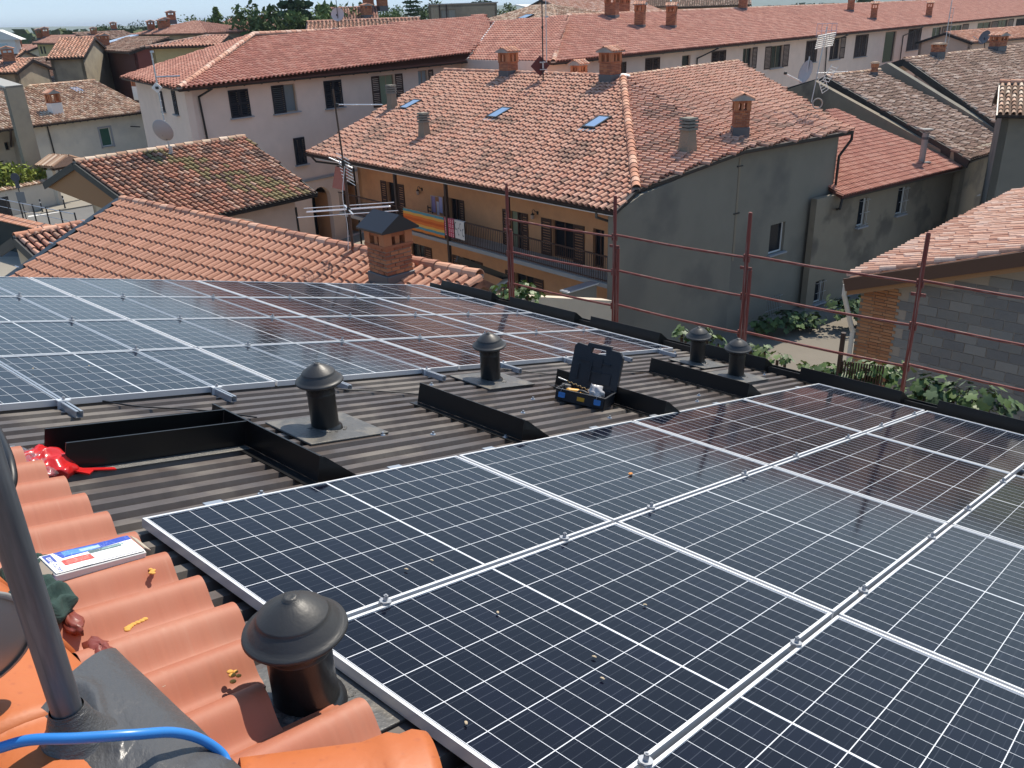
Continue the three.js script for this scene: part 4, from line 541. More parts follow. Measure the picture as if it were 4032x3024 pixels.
// ================================================================= C: mossy roof with the dish
const hC = thing('mossy_roofed_house', 'low house with dark mossy clay tiles and a satellite dish on its ridge', 'house');
{ const Y = 8.3, L = at(292, 640, Y), Rr = at(960, 540, Y), pl = slopePlane(L, Rr, 19), e = Rr.clone().sub(L).normalize(), down = e.clone().cross(pl.n).normalize(); if (down.y > 0) down.negate();
  const er = on(1245, 762, pl), el = L.clone().addScaledVector(down, er.clone().sub(Rr).dot(down)), erR = Rr.clone().addScaledVector(down, er.clone().sub(Rr).dot(down)), back = V3(-down.x, down.y, -down.z), bl = er.clone().sub(Rr).dot(down) * .55;
  const face = [L, Rr, er, el], bk = [L, Rr, Rr.clone().addScaledVector(back, bl), L.clone().addScaledVector(back, bl)];
  const roof = mesh('roof', merge([slab(face, .14), slab(bk, .14)]), tileMat([.045, .03, .022]), hC);
  tileRoof(roof, [{ pts: face, fall: down }], { pitch: .225, len: .36, pal: 'moss', seed: 23, jitter: .7, tone: (p, ci, r, n, x, y) => { const m = Math.sin(x * 1.3 + y * .8) + Math.sin(x * .5 - 1); return m > 1.15 && r() < .5 ? 6 : ci === 6 ? 2 : ci; } });
  ridge(roof, L, Rr, .12, .42, 'tan', .02);
  const out = e.clone().multiplyScalar(-.05); mesh('bargeboard', merge([beam(L.clone().add(out).add(V3(0, -.12, 0)), el.clone().add(out).add(V3(0, -.12, 0)), .05, .26, pl.n), beam(L.clone().add(out).add(V3(0, -.12, 0)), bk[3].clone().add(out).add(V3(0, -.12, 0)), .05, .26)]), std([.035, .037, .035], .7), hC);
  mesh('bargeboard', beam(Rr.clone().addScaledVector(e, .04).add(V3(0, -.05, 0)), er.clone().addScaledVector(e, .04).add(V3(0, -.05, 0)), .04, .16, pl.n), std([.035, .037, .035], .7), hC);
  mesh('soffit', slab([L, el, bk[3]].map(p => p.clone().addScaledVector(e, .06).add(V3(0, -.16, 0))).concat([]), .02), M.woodLight, hC);
  gutter(hC, el.clone().add(V3(0, -.06, 0)), er.clone().add(V3(0, -.06, 0)), .085);
  const ins = e.clone().multiplyScalar(1.5), a = el.clone().addScaledVector(down, -.5).add(ins).setY(0), b = er.clone().addScaledVector(down, -.6).addScaledVector(e, -.7).setY(0), c = bk[3].clone().addScaledVector(back, -.5).add(ins).setY(0);
  const w = makeWall(a, b, 0, el.y - .1); finishWall(hC, w, M.wallPink); const w2 = makeWall(c, a, 0, 6); const kk = c.distanceTo(a), rs = c.clone().distanceTo(L.clone().add(ins).setY(0)); finishWall(hC, w2, M.wallCream, [[w2.len, el.y - .12], [rs, L.y - .2], [0, bk[3].y - .12]]);
  const w3 = makeWall(b, bk[2].clone().addScaledVector(back, -.5).addScaledVector(e, -.7).setY(0), 0, 6); finishWall(hC, w3, M.wallPink, [[w3.len, bk[2].y - .12], [w3.len * .62, Rr.y - .2], [0, er.y - .12]]);
  const w4 = makeWall(V3(w3.a.x + w3.e.x * w3.len, 0, w3.a.z + w3.e.z * w3.len), c, 0, bk[3].y - .12); finishWall(hC, w4, M.wallCream);
  mesh('corner_post', bar(a.clone().setY(0), a.clone().setY(el.y - .2), .06, 10), M.steelDark, hC); downpipe(hC, [at(1330, 1000, 3), at(1250, 830, 6.0)].map(p => p).slice(0, 0).concat([b.clone().add(V3(0, .1, 0)), b.clone().setY(er.y - .5)]), .05);
  settle(hC, L.clone().lerp(er, .5).setY(0));
  // mast and dish
  const mb = on(672, 610, pl), t = thing('dish_mast', 'lattice mast with a large grey satellite dish on the mossy roof', 'antenna mast', mb), top = 4.05, mg = [];
  mesh('mast', new THREE.CylinderGeometry(.028, .036, top, 10).translate(0, top / 2 - .1, 0), M.zinc, t); mesh('mast_foot', merge([rbox(.28, .06, .2, 0, .05, 0, .01), box(.06, .35, .06, .1, .18, .05)]), M.zinc, t);
  const D = mesh('dish', lathe([[0, -.11], [.15, -.10], [.3, -.066], [.42, -.018], [.45, 0], [.455, .004], [.45, -.006], [.42, -.024]], 40), std([.36, .345, .35], .55, { metalness: .1 }), t); D.position.set(-.06, 1.0, .16); D.quaternion.setFromUnitVectors(V3(0, 1, 0), V3(.25, .3, -.9).normalize()); mesh('feed_arm', bar(V3(0, -.1, -.2), V3(0, .42, -.05), .012, 8), M.steelDark, D);
  mesh('dish_bracket', merge([rbox(.12, .26, .10, 0, .95, .05, .01), rbox(.08, .1, .08, 0, .66, .05, .01), rbox(.07, .08, .07, .02, 1.3, .04, .01)]), M.steelDark, t);
  mesh('panel_antenna', rbox(.30, .30, .05, 0, 0, 0, .02).rotateZ(Math.PI / 4).rotateY(.15).translate(-.02, 2.62, .06), M.white, t); mesh('panel_bracket', rbox(.12, .10, .05, 0, 2.62, .10, .01), M.steelDark, t);
  mesh('cross_arm', bar(V3(-.02, 3.02, 0), V3(.92, 3.02, -.1), .03, 8), M.zinc, t); mesh('top_bracket', rbox(.14, .08, .06, .03, 3.95, 0, .01), M.zinc, t);
  const cl = []; for (let i = 0; i < 14; i++) cl.push(new THREE.TorusGeometry(.034, .008, 5, 10).rotateX(Math.PI / 2).translate(0, .3 + i * .26, 0)); mesh('cable_tie', merge(cl), M.white, t); }

// ================================================================= D: small lower roof at the left
{ const t = thing('low_porch_roof', 'small clay tiled outbuilding roof left of the black verge flashing', 'outbuilding'), Y = 7.0, L = at(57, 934, Y), Rr = at(330, 880, Y), pl = slopePlane(L, Rr, 20), e = Rr.clone().sub(L).normalize(), down = e.clone().cross(pl.n).normalize(); if (down.y > 0) down.negate();
  const f = [L, Rr, Rr.clone().addScaledVector(down, 2.4), L.clone().addScaledVector(down, 2.4)], back = V3(-down.x, down.y, -down.z), bk = [L, Rr, Rr.clone().addScaledVector(back, 1.6), L.clone().addScaledVector(back, 1.6)];
  const roof = mesh('roof', merge([slab(f, .1), slab(bk, .1)]), tileMat([.07, .038, .028]), t); tileRoof(roof, [{ pts: f, fall: down }], { pitch: .235, len: .36, pal: 'orangeDirty', seed: 31 }); ridge(roof, L, Rr, .12, .45, 'orange', .02);
  mesh('bargeboard', merge([beam(L.clone().addScaledVector(e, -.04).add(V3(0, -.14, 0)), f[3].clone().addScaledVector(e, -.04).add(V3(0, -.14, 0)), .05, .3, pl.n), beam(L.clone().addScaledVector(e, -.04).add(V3(0, -.14, 0)), bk[3].clone().addScaledVector(e, -.04).add(V3(0, -.14, 0)), .05, .3)]), std([.05, .05, .048], .7), t);
  const a = f[3].clone().addScaledVector(e, .5).setY(0), c = bk[3].clone().addScaledVector(e, .5).setY(0), w = makeWall(c, a, 0, 5); finishWall(t, w, M.wallCream, [[w.len, f[3].y - .1], [1.5, L.y - .15], [0, bk[3].y - .1]]); finishWall(t, makeWall(a, f[2].clone().setY(0), 0, f[3].y - .1), M.wallCream);
  // second, lower strip of tiles in front
  const l2 = f[3].clone().addScaledVector(e, -.9).add(V3(0, -.45, 0)), r2 = f[2].clone().add(V3(0, -.45, 0)), f2 = [l2, r2, r2.clone().addScaledVector(down, 2), l2.clone().addScaledVector(down, 2)], rf = mesh('lower_roof', slab(f2, .1), tileMat([.07, .038, .028]), t); tileRoof(rf, [{ pts: f2, fall: down }], { pitch: .235, len: .36, pal: 'orangeDirty', seed: 37 });
  finishWall(t, makeWall(l2.clone().addScaledVector(e, .2).setY(0), f2[3].clone().addScaledVector(e, .2).setY(0), 0, f2[3].y - .1), M.wallCream);
  settle(t, L.clone().setY(0)); }

// ================================================================= I: orange and grey house
const hI = thing('orange_grey_house', 'long house with orange balcony front, grey side wall and three skylights', 'house');
{ const Y = 6.5, P0 = at(1206, 604, Y), P1_ = at(2422, 834, Y), pl = slopePlane(P0, P1_, 18), R0 = on(1752, 282, pl), R1 = on(2452, 302, pl); R0.y = R1.y = (R0.y + R1.y) / 2; const Hb = on(2505, 750, pl);
  const P2 = at(2932, 594, 7.75), P3 = at(3357, 517, 7.75), R2 = at(2905, 245, R1.y), f1 = [P0, P1_, Hb, R1, R0];
  const roof = mesh('roof', merge([slab(f1, .14), slab([R1, Hb, P2], .14), slab([R1, P2, P3], .14), slab([R1, P3, R2], .14)]), tileMat([.10, .05, .035]), hI);
  const fallB = (() => { const p = plane3(R1, R2, P3); return V3(p.n.x, 0, p.n.z).normalize(); })();
  const e = P1_.clone().sub(P0).normalize(), fallF = V3(-pl.in.x, 0, -pl.in.z);
  tileRoof(roof, [{ pts: f1, fall: fallF }, { pts: [R1, Hb, P2], fall: fallB }, { pts: [R1, P2, P3], fall: fallB }, { pts: [R1, P3, R2], fall: fallB }], { pitch: .285, len: .38, pal: 'orangeDirty', seed: 41, tone: (p, ci, r, n, x, y) => { const m = Math.sin(x * .9 + 1) * Math.sin(y * 1.1 + x * .4); return m > .55 && y < 6 ? (r() < .6 ? 3 + Math.floor(r() * 2) : ci) : ci === 3 || ci === 4 ? (r() < .3 ? ci : 5) : ci; } });
  ridge(roof, Hb.clone().add(V3(0, .02, 0)), R1, .17, .42, 'orange', .03); ridge(roof, R0, R1, .14, .42, 'orange', .02); ridge(roof, R1, R2, .14, .42, 'tan', .02);
  mesh('ridge_mortar', new THREE.SphereGeometry(.3, 12, 8).scale(1.3, .5, 1).translate(R1.x, R1.y + .05, R1.z), M.white, hI);
  gutter(hI, P0.clone().add(V3(0, -.05, 0)), P1_.clone().add(V3(0, -.05, 0)), .09); mesh('verge_gutter', merge([beam(P1_.clone().add(V3(0, -.03, 0)), Hb.clone().add(V3(0, -.03, 0)), .14, .12), beam(Hb.clone().add(V3(0, -.03, 0)), P2.clone().add(V3(0, -.03, 0)), .14, .12), beam(P2.clone().add(V3(0, -.03, 0)), P3.clone().add(V3(0, -.03, 0)), .14, .13)]), M.gutter, hI);
  mesh('verge_board', beam(P0.clone().add(V3(0, -.06, 0)), R0.clone().add(V3(0, -.06, 0)), .05, .16), M.gutter, hI);
  const inn = V3(pl.in.x, 0, pl.in.z);
  mesh('soffit', slab([P0.clone().addScaledVector(e, .9), P1_.clone().addScaledVector(e, -.15), P1_.clone().addScaledVector(e, -.15).addScaledVector(inn, 1.6), P0.clone().addScaledVector(e, .9).addScaledVector(inn, 1.6)].map(p => p.clone().add(V3(0, -.16, 0))), .03), M.white, hI);
  // front wall, set back behind the balcony
  const wy = 1.45, A = P0.clone().addScaledVector(inn, wy), B = P1_.clone().addScaledVector(inn, wy), w = makeWall(A, B, 0, Y + .32);
  const sL = w.loc(1408, 680)[0]; w.a.addScaledVector(w.e, sL); w.len -= sL; w.mat.setPosition(w.a); w.len -= .12;
  const Z = (x, y) => [1100 + x * .678, 600 + y * .678], rc = (a, b, c, d) => { const p = Z(a, b), q = Z(c, d); return w.rect(p[0], p[1], q[0], q[1]); };
  const fl = Y - 2.75, dark = { mat: M.shutterBrown, sill: false, frame: std([.09, .045, .03], .6) };
  const d1 = rc(622, 168, 706, 400); d1[1] = fl; addWindow(hI, w, d1, { ...dark, shut: 'open' }); const d2 = rc(985, 262, 1058, 560); d2[1] = fl; addWindow(hI, w, d2, { ...dark, shut: 'open' });
  const d3 = rc(1335, 335, 1412, 575); addWindow(hI, w, d3, { ...dark, shut: 'open', curtain: .45 }); const d4 = rc(1585, 390, 1708, 700); d4[1] = fl; addWindow(hI, w, d4, { ...dark, shut: 'open' }); const d5 = rc(1822, 440, 1885, 600); d5[1] = fl; addWindow(hI, w, d5, dark);
  for (const [x0, x1] of [[1.2, 2.2], [4.4, 5.6], [8.5, 9.6], [12.4, 13.6]]) addWindow(hI, w, [x0, .9, x1, 2.6], { ...dark, shut: 'open' });
  finishWall(hI, w, M.wallI, null, .3, 'front_wall');
  for (const [lx, ly] of [[820, 222], [1487, 360]]) { const [s, y] = w.loc(...Z(lx, ly)); const l = mesh('wall_lantern', put(w, merge([new THREE.TorusGeometry(.09, .012, 6, 14, 4).translate(s, y + .12, .1), bar(V3(s + .14, y + .1, .0), V3(s + .08, y + .14, .1), .012, 6), new THREE.ConeGeometry(.09, .1, 10).translate(s, y + .06, .16), rbox(.10, .14, .02, s + .14, y + .08, .012, .005)])), M.steelDark, hI); mesh('lantern_glass', put(w, lathe([[.02, -.16], [.07, -.12], [.085, -.02], [.07, .02]], 12).translate(s, y - .02, .16)), std([.45, .35, .30], .3), l); }
  // balcony: slab, posts, railing of bars
  const bO = w.a.clone().addScaledVector(w.n, 1.3).setY(0), bE = bO.clone().addScaledVector(w.e, w.len - .3), ry = fl + 1.0;
  mesh('balcony_floor', put(w, box(w.len - .3, .16, 1.35, (w.len - .3) / 2, fl - .09, .68)), M.concrete, hI);
  const bars = []; for (let s = .05; s < w.len - .35; s += .115) bars.push(box(.018, .95, .018, s, fl + .5, 1.27)); mesh('railing_bars', put(w, merge(bars)), M.shutterBrown, hI).userData.kind = 'stuff'; mesh('railing_rail', put(w, merge([box(w.len - .3, .05, .06, (w.len - .3) / 2, ry, 1.27), box(w.len - .3, .04, .03, (w.len - .3) / 2, fl + .08, 1.27)])), M.shutterBrown, hI);
  const fr = makeWall(bO, bE, 0, Y); for (const [x, y] of [[670, 140], [965, 200], [1327, 280]]) { const p = on(...Z(x, y), { n: w.n, k: w.n.dot(bO) }); mesh('balcony_post', beam(V3(p.x, 0, p.z), V3(p.x, Y - .1, p.z), .13, .13, w.n), M.wood, hI); }
  // grey side walls
  const c0 = P1_.clone().addScaledVector(e, -.12).addScaledVector(inn, .1), c2 = P2.clone().lerp(R1, .035), c3 = P3.clone().lerp(R1, .04).addScaledVector(V3(P2.x - P3.x, 0, P2.z - P3.z).normalize(), .2);
  const g1 = makeWall(c0, c2, 0, 7), g2 = makeWall(c2, c3, 0, 7.75), hs = Hb.clone().sub(c0).setY(0).dot(g1.e);
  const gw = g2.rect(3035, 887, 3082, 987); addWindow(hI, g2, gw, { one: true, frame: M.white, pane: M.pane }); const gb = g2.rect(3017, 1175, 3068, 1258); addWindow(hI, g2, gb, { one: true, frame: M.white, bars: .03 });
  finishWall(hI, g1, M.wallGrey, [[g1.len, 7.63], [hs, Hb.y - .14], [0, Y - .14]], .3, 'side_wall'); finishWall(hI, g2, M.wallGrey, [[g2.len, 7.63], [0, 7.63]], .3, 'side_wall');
  mesh('crack_strip', put(g2, box(.12, 4.2, .02, .1, 5.3, .012)), M.wallOld, hI); mesh('wall_anchor', put(g2, merge([box(.35, .05, .05, .1, 7.1, .02), box(.35, .05, .05, .1, 5.2, .02)])), M.steelDark, hI);
  const vd = R2.clone().sub(P3).setY(0), bk0 = c3.clone().addScaledVector(vd, 1.9), bk1 = w.a.clone().addScaledVector(inn, 13), we = makeWall(c3, V3(bk0.x, 0, bk0.z), 0, 7.5); finishWall(hI, we, M.wallGrey, [[we.len, 7.5], [we.len * .53, R2.y - .25], [0, 7.5]]); const wl = makeWall(bk1, w.a.clone(), 0, 6.4); finishWall(hI, wl, M.wallI, [[wl.len, Y + .3], [0, R0.y - .2]]);
  mesh('rear_roof', slab([R0, R1, R1.clone().addScaledVector(inn, 8).setY(7), R0.clone().addScaledVector(inn, 8).setY(7)], .12), tileMat(PAL.orange[3]), hI); mesh('rear_roof', slab([R1, R2, R2.clone().sub(fallB.clone().multiplyScalar(7)).setY(7), R1.clone().sub(fallB.clone().multiplyScalar(7)).setY(7)].map(p => p.clone().add(V3(0, -.02, 0))), .12), tileMat(PAL.orange[3]), hI);
  finishWall(hI, makeWall(V3(bk0.x, 0, bk0.z), V3(bk1.x, 0, bk1.z), 0, 6.9), M.wallGrey);
  const dp = V3(c3.x, 0, c3.z).addScaledVector(g2.n, .12); downpipe(hI, [P3.clone().add(V3(0, -.1, 0)), P3.clone().add(V3(0, -.35, 0)), dp.clone().setY(6.7), dp.clone().setY(0)], .06);
  downpipe(hI, [P1_.clone().addScaledVector(e, -.9).add(V3(0, -.1, 0)), P1_.clone().addScaledVector(e, -.9).add(V3(0, -.32, 0)), B.clone().addScaledVector(e, -.55).addScaledVector(w.n, .1).setY(5.6), B.clone().addScaledVector(e, -.55).addScaledVector(w.n, .1).setY(0)], .05, std([.09, .085, .075], .5));
  downpipe(hI, [P0.clone().addScaledVector(e, .5).add(V3(0, -.1, 0)), P0.clone().addScaledVector(e, .6).addScaledVector(inn, .2).add(V3(0, -.4, 0)), w.a.clone().addScaledVector(w.n, .1).addScaledVector(w.e, -.2).setY(5.9), w.a.clone().addScaledVector(w.n, .1).addScaledVector(w.e, -.2).setY(0)], .05);
  // roof furniture
  const rot = Math.atan2(-e.z, e.x);
  for (const [x, y, l] of [[1618, 418], [1968, 452], [2352, 490]]) skylight(hI, pl, on(x, y, pl));
  chimney(hI, on(2003, 296, pl).add(V3(0, -.1, 0)), { w: .75, d: .75, h: .42, base: .35, lantern: .5, rot: rot + .0, label: 'left brick chimney on the ridge' }); chimney(hI, on(2402, 318, pl).add(V3(0, -.1, 0)), { w: .8, d: .7, h: .55, base: .4, lantern: .45, rot, label: 'brick chimney by the hip' });
  chimney(hI, R1.clone().lerp(R0, .32).addScaledVector(inn, 1.6).add(V3(0, -.55, 0)), { w: .6, d: .6, h: .4, base: .2, lantern: .35, rot });
  const pB = plane3(R1, P2, P3), pA = plane3(R1, Hb, P2); chimney(hI, on(2912, 538, pB).add(V3(0, -.1, 0)), { w: .62, d: .62, h: .62, base: .5, lantern: .42, rot: rot + .75, label: 'brick chimney near the grey wall' });
  louvreChimney(hI, on(2706, 600, pA).add(V3(0, -.1, 0)), { w: .58, h: .95, rot: .6 }); louvreChimney(hI, on(1672, 540, pl).add(V3(0, -.1, 0)), { w: .5, h: .8, rot: .8 }); louvreChimney(hI, on(1546, 432, pl).add(V3(0, -.1, 0)), { w: .5, h: .95, rot: .8 });
  settle(hI, V3(P1_.x, 0, P1_.z));
  { const b = on(2139, 322, pl), t = thing('roof_mast', 'black mast carrying a dark red square reflector on the orange roof', 'antenna mast', b); mesh('mast', new THREE.CylinderGeometry(.028, .035, 5.6, 10).translate(0, 2.7, 0), M.steelDark, t); mesh('reflector', rbox(.72, .72, .05, 0, 0, 0, .02).rotateZ(Math.PI / 4).rotateY(.25).translate(-.15, .78, -.06), std([.10, .018, .018], .6), t); mesh('bracket', merge([rbox(.3, .06, .08, -.02, .95, .05, .01), rbox(.08, .3, .08, 0, .8, .05, .01), rbox(.3, .05, .06, -.02, .6, .05, .01)]), M.steel, t); mesh('top_box', rbox(.18, .1, .1, .1, 5.35, 0, .02), M.white, t); mesh('mid_clamp', rbox(.1, .14, .1, 0, 2.6, 0, .02), M.steelDark, t); }
  { const b = on(2110, 312, pl).addScaledVector(inn, .8), t = thing('roof_mast', 'thin pale mast left of the black one on the orange roof', 'antenna mast', b); mesh('mast', new THREE.CylinderGeometry(.02, .024, 5.4, 8).translate(0, 2.6, 0), M.zinc, t); mesh('clamp', rbox(.16, .07, .08, .04, 3.0, 0, .01), M.zinc, t); mesh('top_arm', bar(V3(-.05, 5.1, 0), V3(.12, 5.05, 0), .012, 6), M.zinc, t); }
  globalThis.balc = { w, fl, ry, pl, Z, bO };
}
{ // things on the balcony
  const { w, fl, ry, Z } = balc, P = (s, y, z) => V3(s, y, z).applyMatrix4(w.mat), loc = (x, y, z) => { const p = on(...Z(x, y), { n: w.n, k: w.n.dot(w.a) + z }); return p.sub(w.a).dot(w.e); };
  const drape = (name, label, cat, x0, x1, yy, draw, h) => { const s0 = loc(x0, yy, 1.3), s1 = loc(x1, yy, 1.3), t = thing(name, label, cat, P((s0 + s1) / 2, ry, 1.3)); t.quaternion.setFromRotationMatrix(new THREE.Matrix4().extractRotation(w.mat)); const W = Math.abs(s1 - s0), g = new THREE.PlaneGeometry(W, h, 30, 20), pp = g.attributes.position; for (let i = 0; i < pp.count; i++) pp.setZ(i, .06 + .02 * Math.sin(pp.getX(i) * 7) * (pp.getY(i) < h / 2 - .05 ? 1 : .2)); g.computeVertexNormals(); g.translate(0, -h / 2 + .03, 0);
    const cv = document.createElement('canvas'); cv.width = 256; cv.height = 128; draw(cv.getContext('2d')); const ct = new THREE.CanvasTexture(cv); ct.colorSpace = THREE.SRGBColorSpace; mesh('cloth', g, new THREE.MeshStandardMaterial({ map: ct, roughness: .95, side: THREE.DoubleSide }), t); mesh('fold', box(W, .012, .12, 0, .036, 0), new THREE.MeshStandardMaterial({ map: ct, roughness: .95 }), t); return t; };
  drape('striped_towel', 'large striped towel in orange, yellow and blue over the balcony railing', 'towel', 745, 970, 560, x => { ['#5b8f95', '#d9a24a', '#d9742e', '#c65a22', '#d9742e', '#dba54d', '#5b8f95', '#cf7a33'].forEach((c, i) => { x.fillStyle = c; x.fillRect(0, i * 16, 256, 16); }); }, .95);
  drape('printed_towel', 'red and white printed towel over the balcony railing', 'towel', 975, 1030, 590, x => { x.fillStyle = '#b3344a'; x.fillRect(0, 0, 256, 128); x.fillStyle = '#e2c4c0'; for (let i = 0; i < 5; i++) for (let j = 0; j < 4; j++) { x.beginPath(); x.arc(25 + i * 52, 16 + j * 32, 13, 0, 7); x.fill(); } x.fillStyle = '#b3344a'; for (let i = 0; i < 5; i++) for (let j = 0; j < 4; j++) x.fillRect(18 + i * 52, 10 + j * 32, 13, 12); }, .8);
  drape('printed_towel', 'white towel with grey swirls over the balcony railing', 'towel', 1034, 1090, 610, x => { x.fillStyle = '#cfc9c0'; x.fillRect(0, 0, 256, 128); x.strokeStyle = '#5d5c60'; x.lineWidth = 9; for (let i = 0; i < 4; i++) { x.beginPath(); x.arc(30 + i * 66, 40 + 36 * (i % 2), 24, 1, 5); x.stroke(); } }, .8);
  const ch = thing('wooden_chair', 'small dark wooden chair against the orange wall on the balcony', 'chair', P(loc(870, 500, .4), fl, .4)); ch.quaternion.setFromRotationMatrix(new THREE.Matrix4().extractRotation(w.mat)); mesh('seat', rbox(.42, .04, .42, 0, .46, 0, .01), M.shutterBrown, ch); for (const x of [-.18, .18]) { mesh('leg', box(.04, .46, .04, x, .23, .18), M.shutterBrown, ch); mesh('back_post', box(.04, 1.0, .04, x, .5, -.18), M.shutterBrown, ch); } mesh('backrest', merge([box(.34, .06, .02, 0, .92, -.18), box(.34, .06, .02, 0, .75, -.18)]), M.shutterBrown, ch);
  const lb = thing('laundry', 'pale lilac washing hanging beside the second balcony door', 'laundry', P(loc(915, 470, .3), fl, .3)); lb.quaternion.setFromRotationMatrix(new THREE.Matrix4().extractRotation(w.mat)); [[-.1, 1.15, .25, [.30, .24, .40]], [.22, .95, .2, [.55, .5, .55]], [.45, 1.2, .22, [.42, .40, .60]]].forEach(([x, y, ww, c]) => { const g = new THREE.PlaneGeometry(ww, .75, 8, 8); const pp = g.attributes.position; for (let i = 0; i < pp.count; i++) pp.setZ(i, .03 * Math.sin(pp.getX(i) * 30)); g.computeVertexNormals(); mesh('garment', g.translate(x, y, 0), std(c, .9), lb); }); mesh('stand', merge([bar(V3(-.3, 0, 0), V3(-.3, 1.55, 0), .015), bar(V3(.6, 0, 0), V3(.6, 1.55, 0), .015), bar(V3(-.3, 1.55, 0), V3(.6, 1.55, 0), .012)]), M.zinc, lb);
  const um = thing('folded_awning', 'faded pink awning cloth at the far left end of the balcony', 'awning', P(.2, fl + 2.0, 1.1)); um.quaternion.setFromRotationMatrix(new THREE.Matrix4().extractRotation(w.mat)); mesh('cloth', box(1.3, 1.1, .03, .2, -.3, .1).rotateX(-.3), std([.42, .16, .12], .9), um); mesh('roller', bar(V3(-.5, .25, -.1), V3(.9, .25, -.1), .04), M.wood, um);
}

// ================================================================= generic gabled house
function gable(o) {                                        // A, B: eave corners, left and right as seen from outside
  const t = thing(o.name ?? 'house', o.label, o.category ?? 'house', V3(0, 0, 0), o.group), A = o.A, B = o.B.clone().setY(o.A.y), e = B.clone().sub(A).normalize(), out = e.clone().cross(V3(0, 1, 0)), inn = out.clone().negate();
  const sl = o.slope ?? 17, tg = Math.tan(sl * Math.PI / 180), run = o.run ?? 5, rise = run * tg, hl = o.hipL ?? 0, hr = o.hipR ?? 0, ov = o.over ?? .5, so = o.side ?? .25;
  const RA = A.clone().addScaledVector(inn, run).addScaledVector(e, hl).add(V3(0, rise, 0)), RB = B.clone().addScaledVector(inn, run).addScaledVector(e, -hr).add(V3(0, rise, 0)), A2 = A.clone().addScaledVector(inn, 2 * run), B2 = B.clone().addScaledVector(inn, 2 * run);
  const F = [A, B, RB, RA], K = [B2, A2, RA, RB], faces = [F, K]; if (hl) faces.push([A2, A, RA]); if (hr) faces.push([B, B2, RB]);
  const roof = mesh('roof', merge(faces.map(f => slab(f, .14))), tileMat(PAL[o.pal][Math.min(o.base ?? 4, PAL[o.pal].length - 1)].map(v => v * .38)), t);
  const ff = [{ pts: F, fall: out }]; if (o.backTiles) ff.push({ pts: K, fall: inn }); if (hl) ff.push({ pts: [A2, A, RA], fall: e.clone().negate() }); if (hr) ff.push({ pts: [B, B2, RB], fall: e });
  if (o.pitch !== 0) tileRoof(roof, ff, { kind: o.kind, pitch: o.pitch ?? .24, len: o.len ?? .38, pal: o.pal, seed: o.seed ?? 3, jitter: o.jitter ?? .8, seg: o.seg ?? 5, single: o.single, tone: o.tone });
  ridge(roof, RA, RB, .13, .44, o.ridgePal ?? o.pal, .02); if (hl) ridge(roof, A.clone().add(V3(0, .02, 0)), RA, .14, .44, o.ridgePal ?? o.pal, .02); if (hr) ridge(roof, B.clone().add(V3(0, .02, 0)), RB, .14, .44, o.ridgePal ?? o.pal, .02);
  if (o.gutter !== false) gutter(t, A.clone().add(V3(0, -.06, 0)).addScaledVector(out, .06), B.clone().add(V3(0, -.06, 0)).addScaledVector(out, .06), .08);
  if (!hl) mesh('bargeboard', merge([beam(A.clone().add(V3(0, -.12, 0)), RA.clone().add(V3(0, -.12, 0)), .05, .24), beam(A2.clone().add(V3(0, -.12, 0)), RA.clone().add(V3(0, -.12, 0)), .05, .24)]), o.board ?? M.gutter, t);
  if (!hr) mesh('bargeboard', merge([beam(B.clone().add(V3(0, -.12, 0)), RB.clone().add(V3(0, -.12, 0)), .05, .24), beam(B2.clone().add(V3(0, -.12, 0)), RB.clone().add(V3(0, -.12, 0)), .05, .24)]), o.board ?? M.gutter, t);
  const a = A.clone().addScaledVector(inn, ov).addScaledVector(e, so).setY(0), b = B.clone().addScaledVector(inn, ov).addScaledVector(e, -so).setY(0), a2 = A2.clone().addScaledVector(inn, -ov).addScaledVector(e, so).setY(0), b2 = B2.clone().addScaledVector(inn, -ov).addScaledVector(e, -so).setY(0), yw = A.y + ov * tg - .15;
  const wF = makeWall(a, b, 0, yw), wL = makeWall(a2, a, 0, yw), wR = makeWall(b, b2, 0, yw), wB = makeWall(b2, a2, 0, yw), pl = plane3(A, B, RB);
  return { t, A, B, RA, RB, A2, B2, e, out, inn, wF, wL, wR, wB, pl, roof, yw, rise, done(m = M.wallCream, mL = m, mR = m) { finishWall(t, wF, m); const top = w => [[w.len, yw], [w.len / 2, A.y + rise - .16], [0, yw]]; finishWall(t, wL, mL, hl ? null : top(wL)); finishWall(t, wR, mR, hr ? null : top(wR)); finishWall(t, wB, m); settle(t, A.clone().lerp(B, .5).setY(0)); return this; } };
}
const wins = (g, w, list, o = {}) => { for (const q of list) addWindow(g, w, w.rect(...q), o); };
const shutDark = { mat: M.shutter, frame: M.frame };

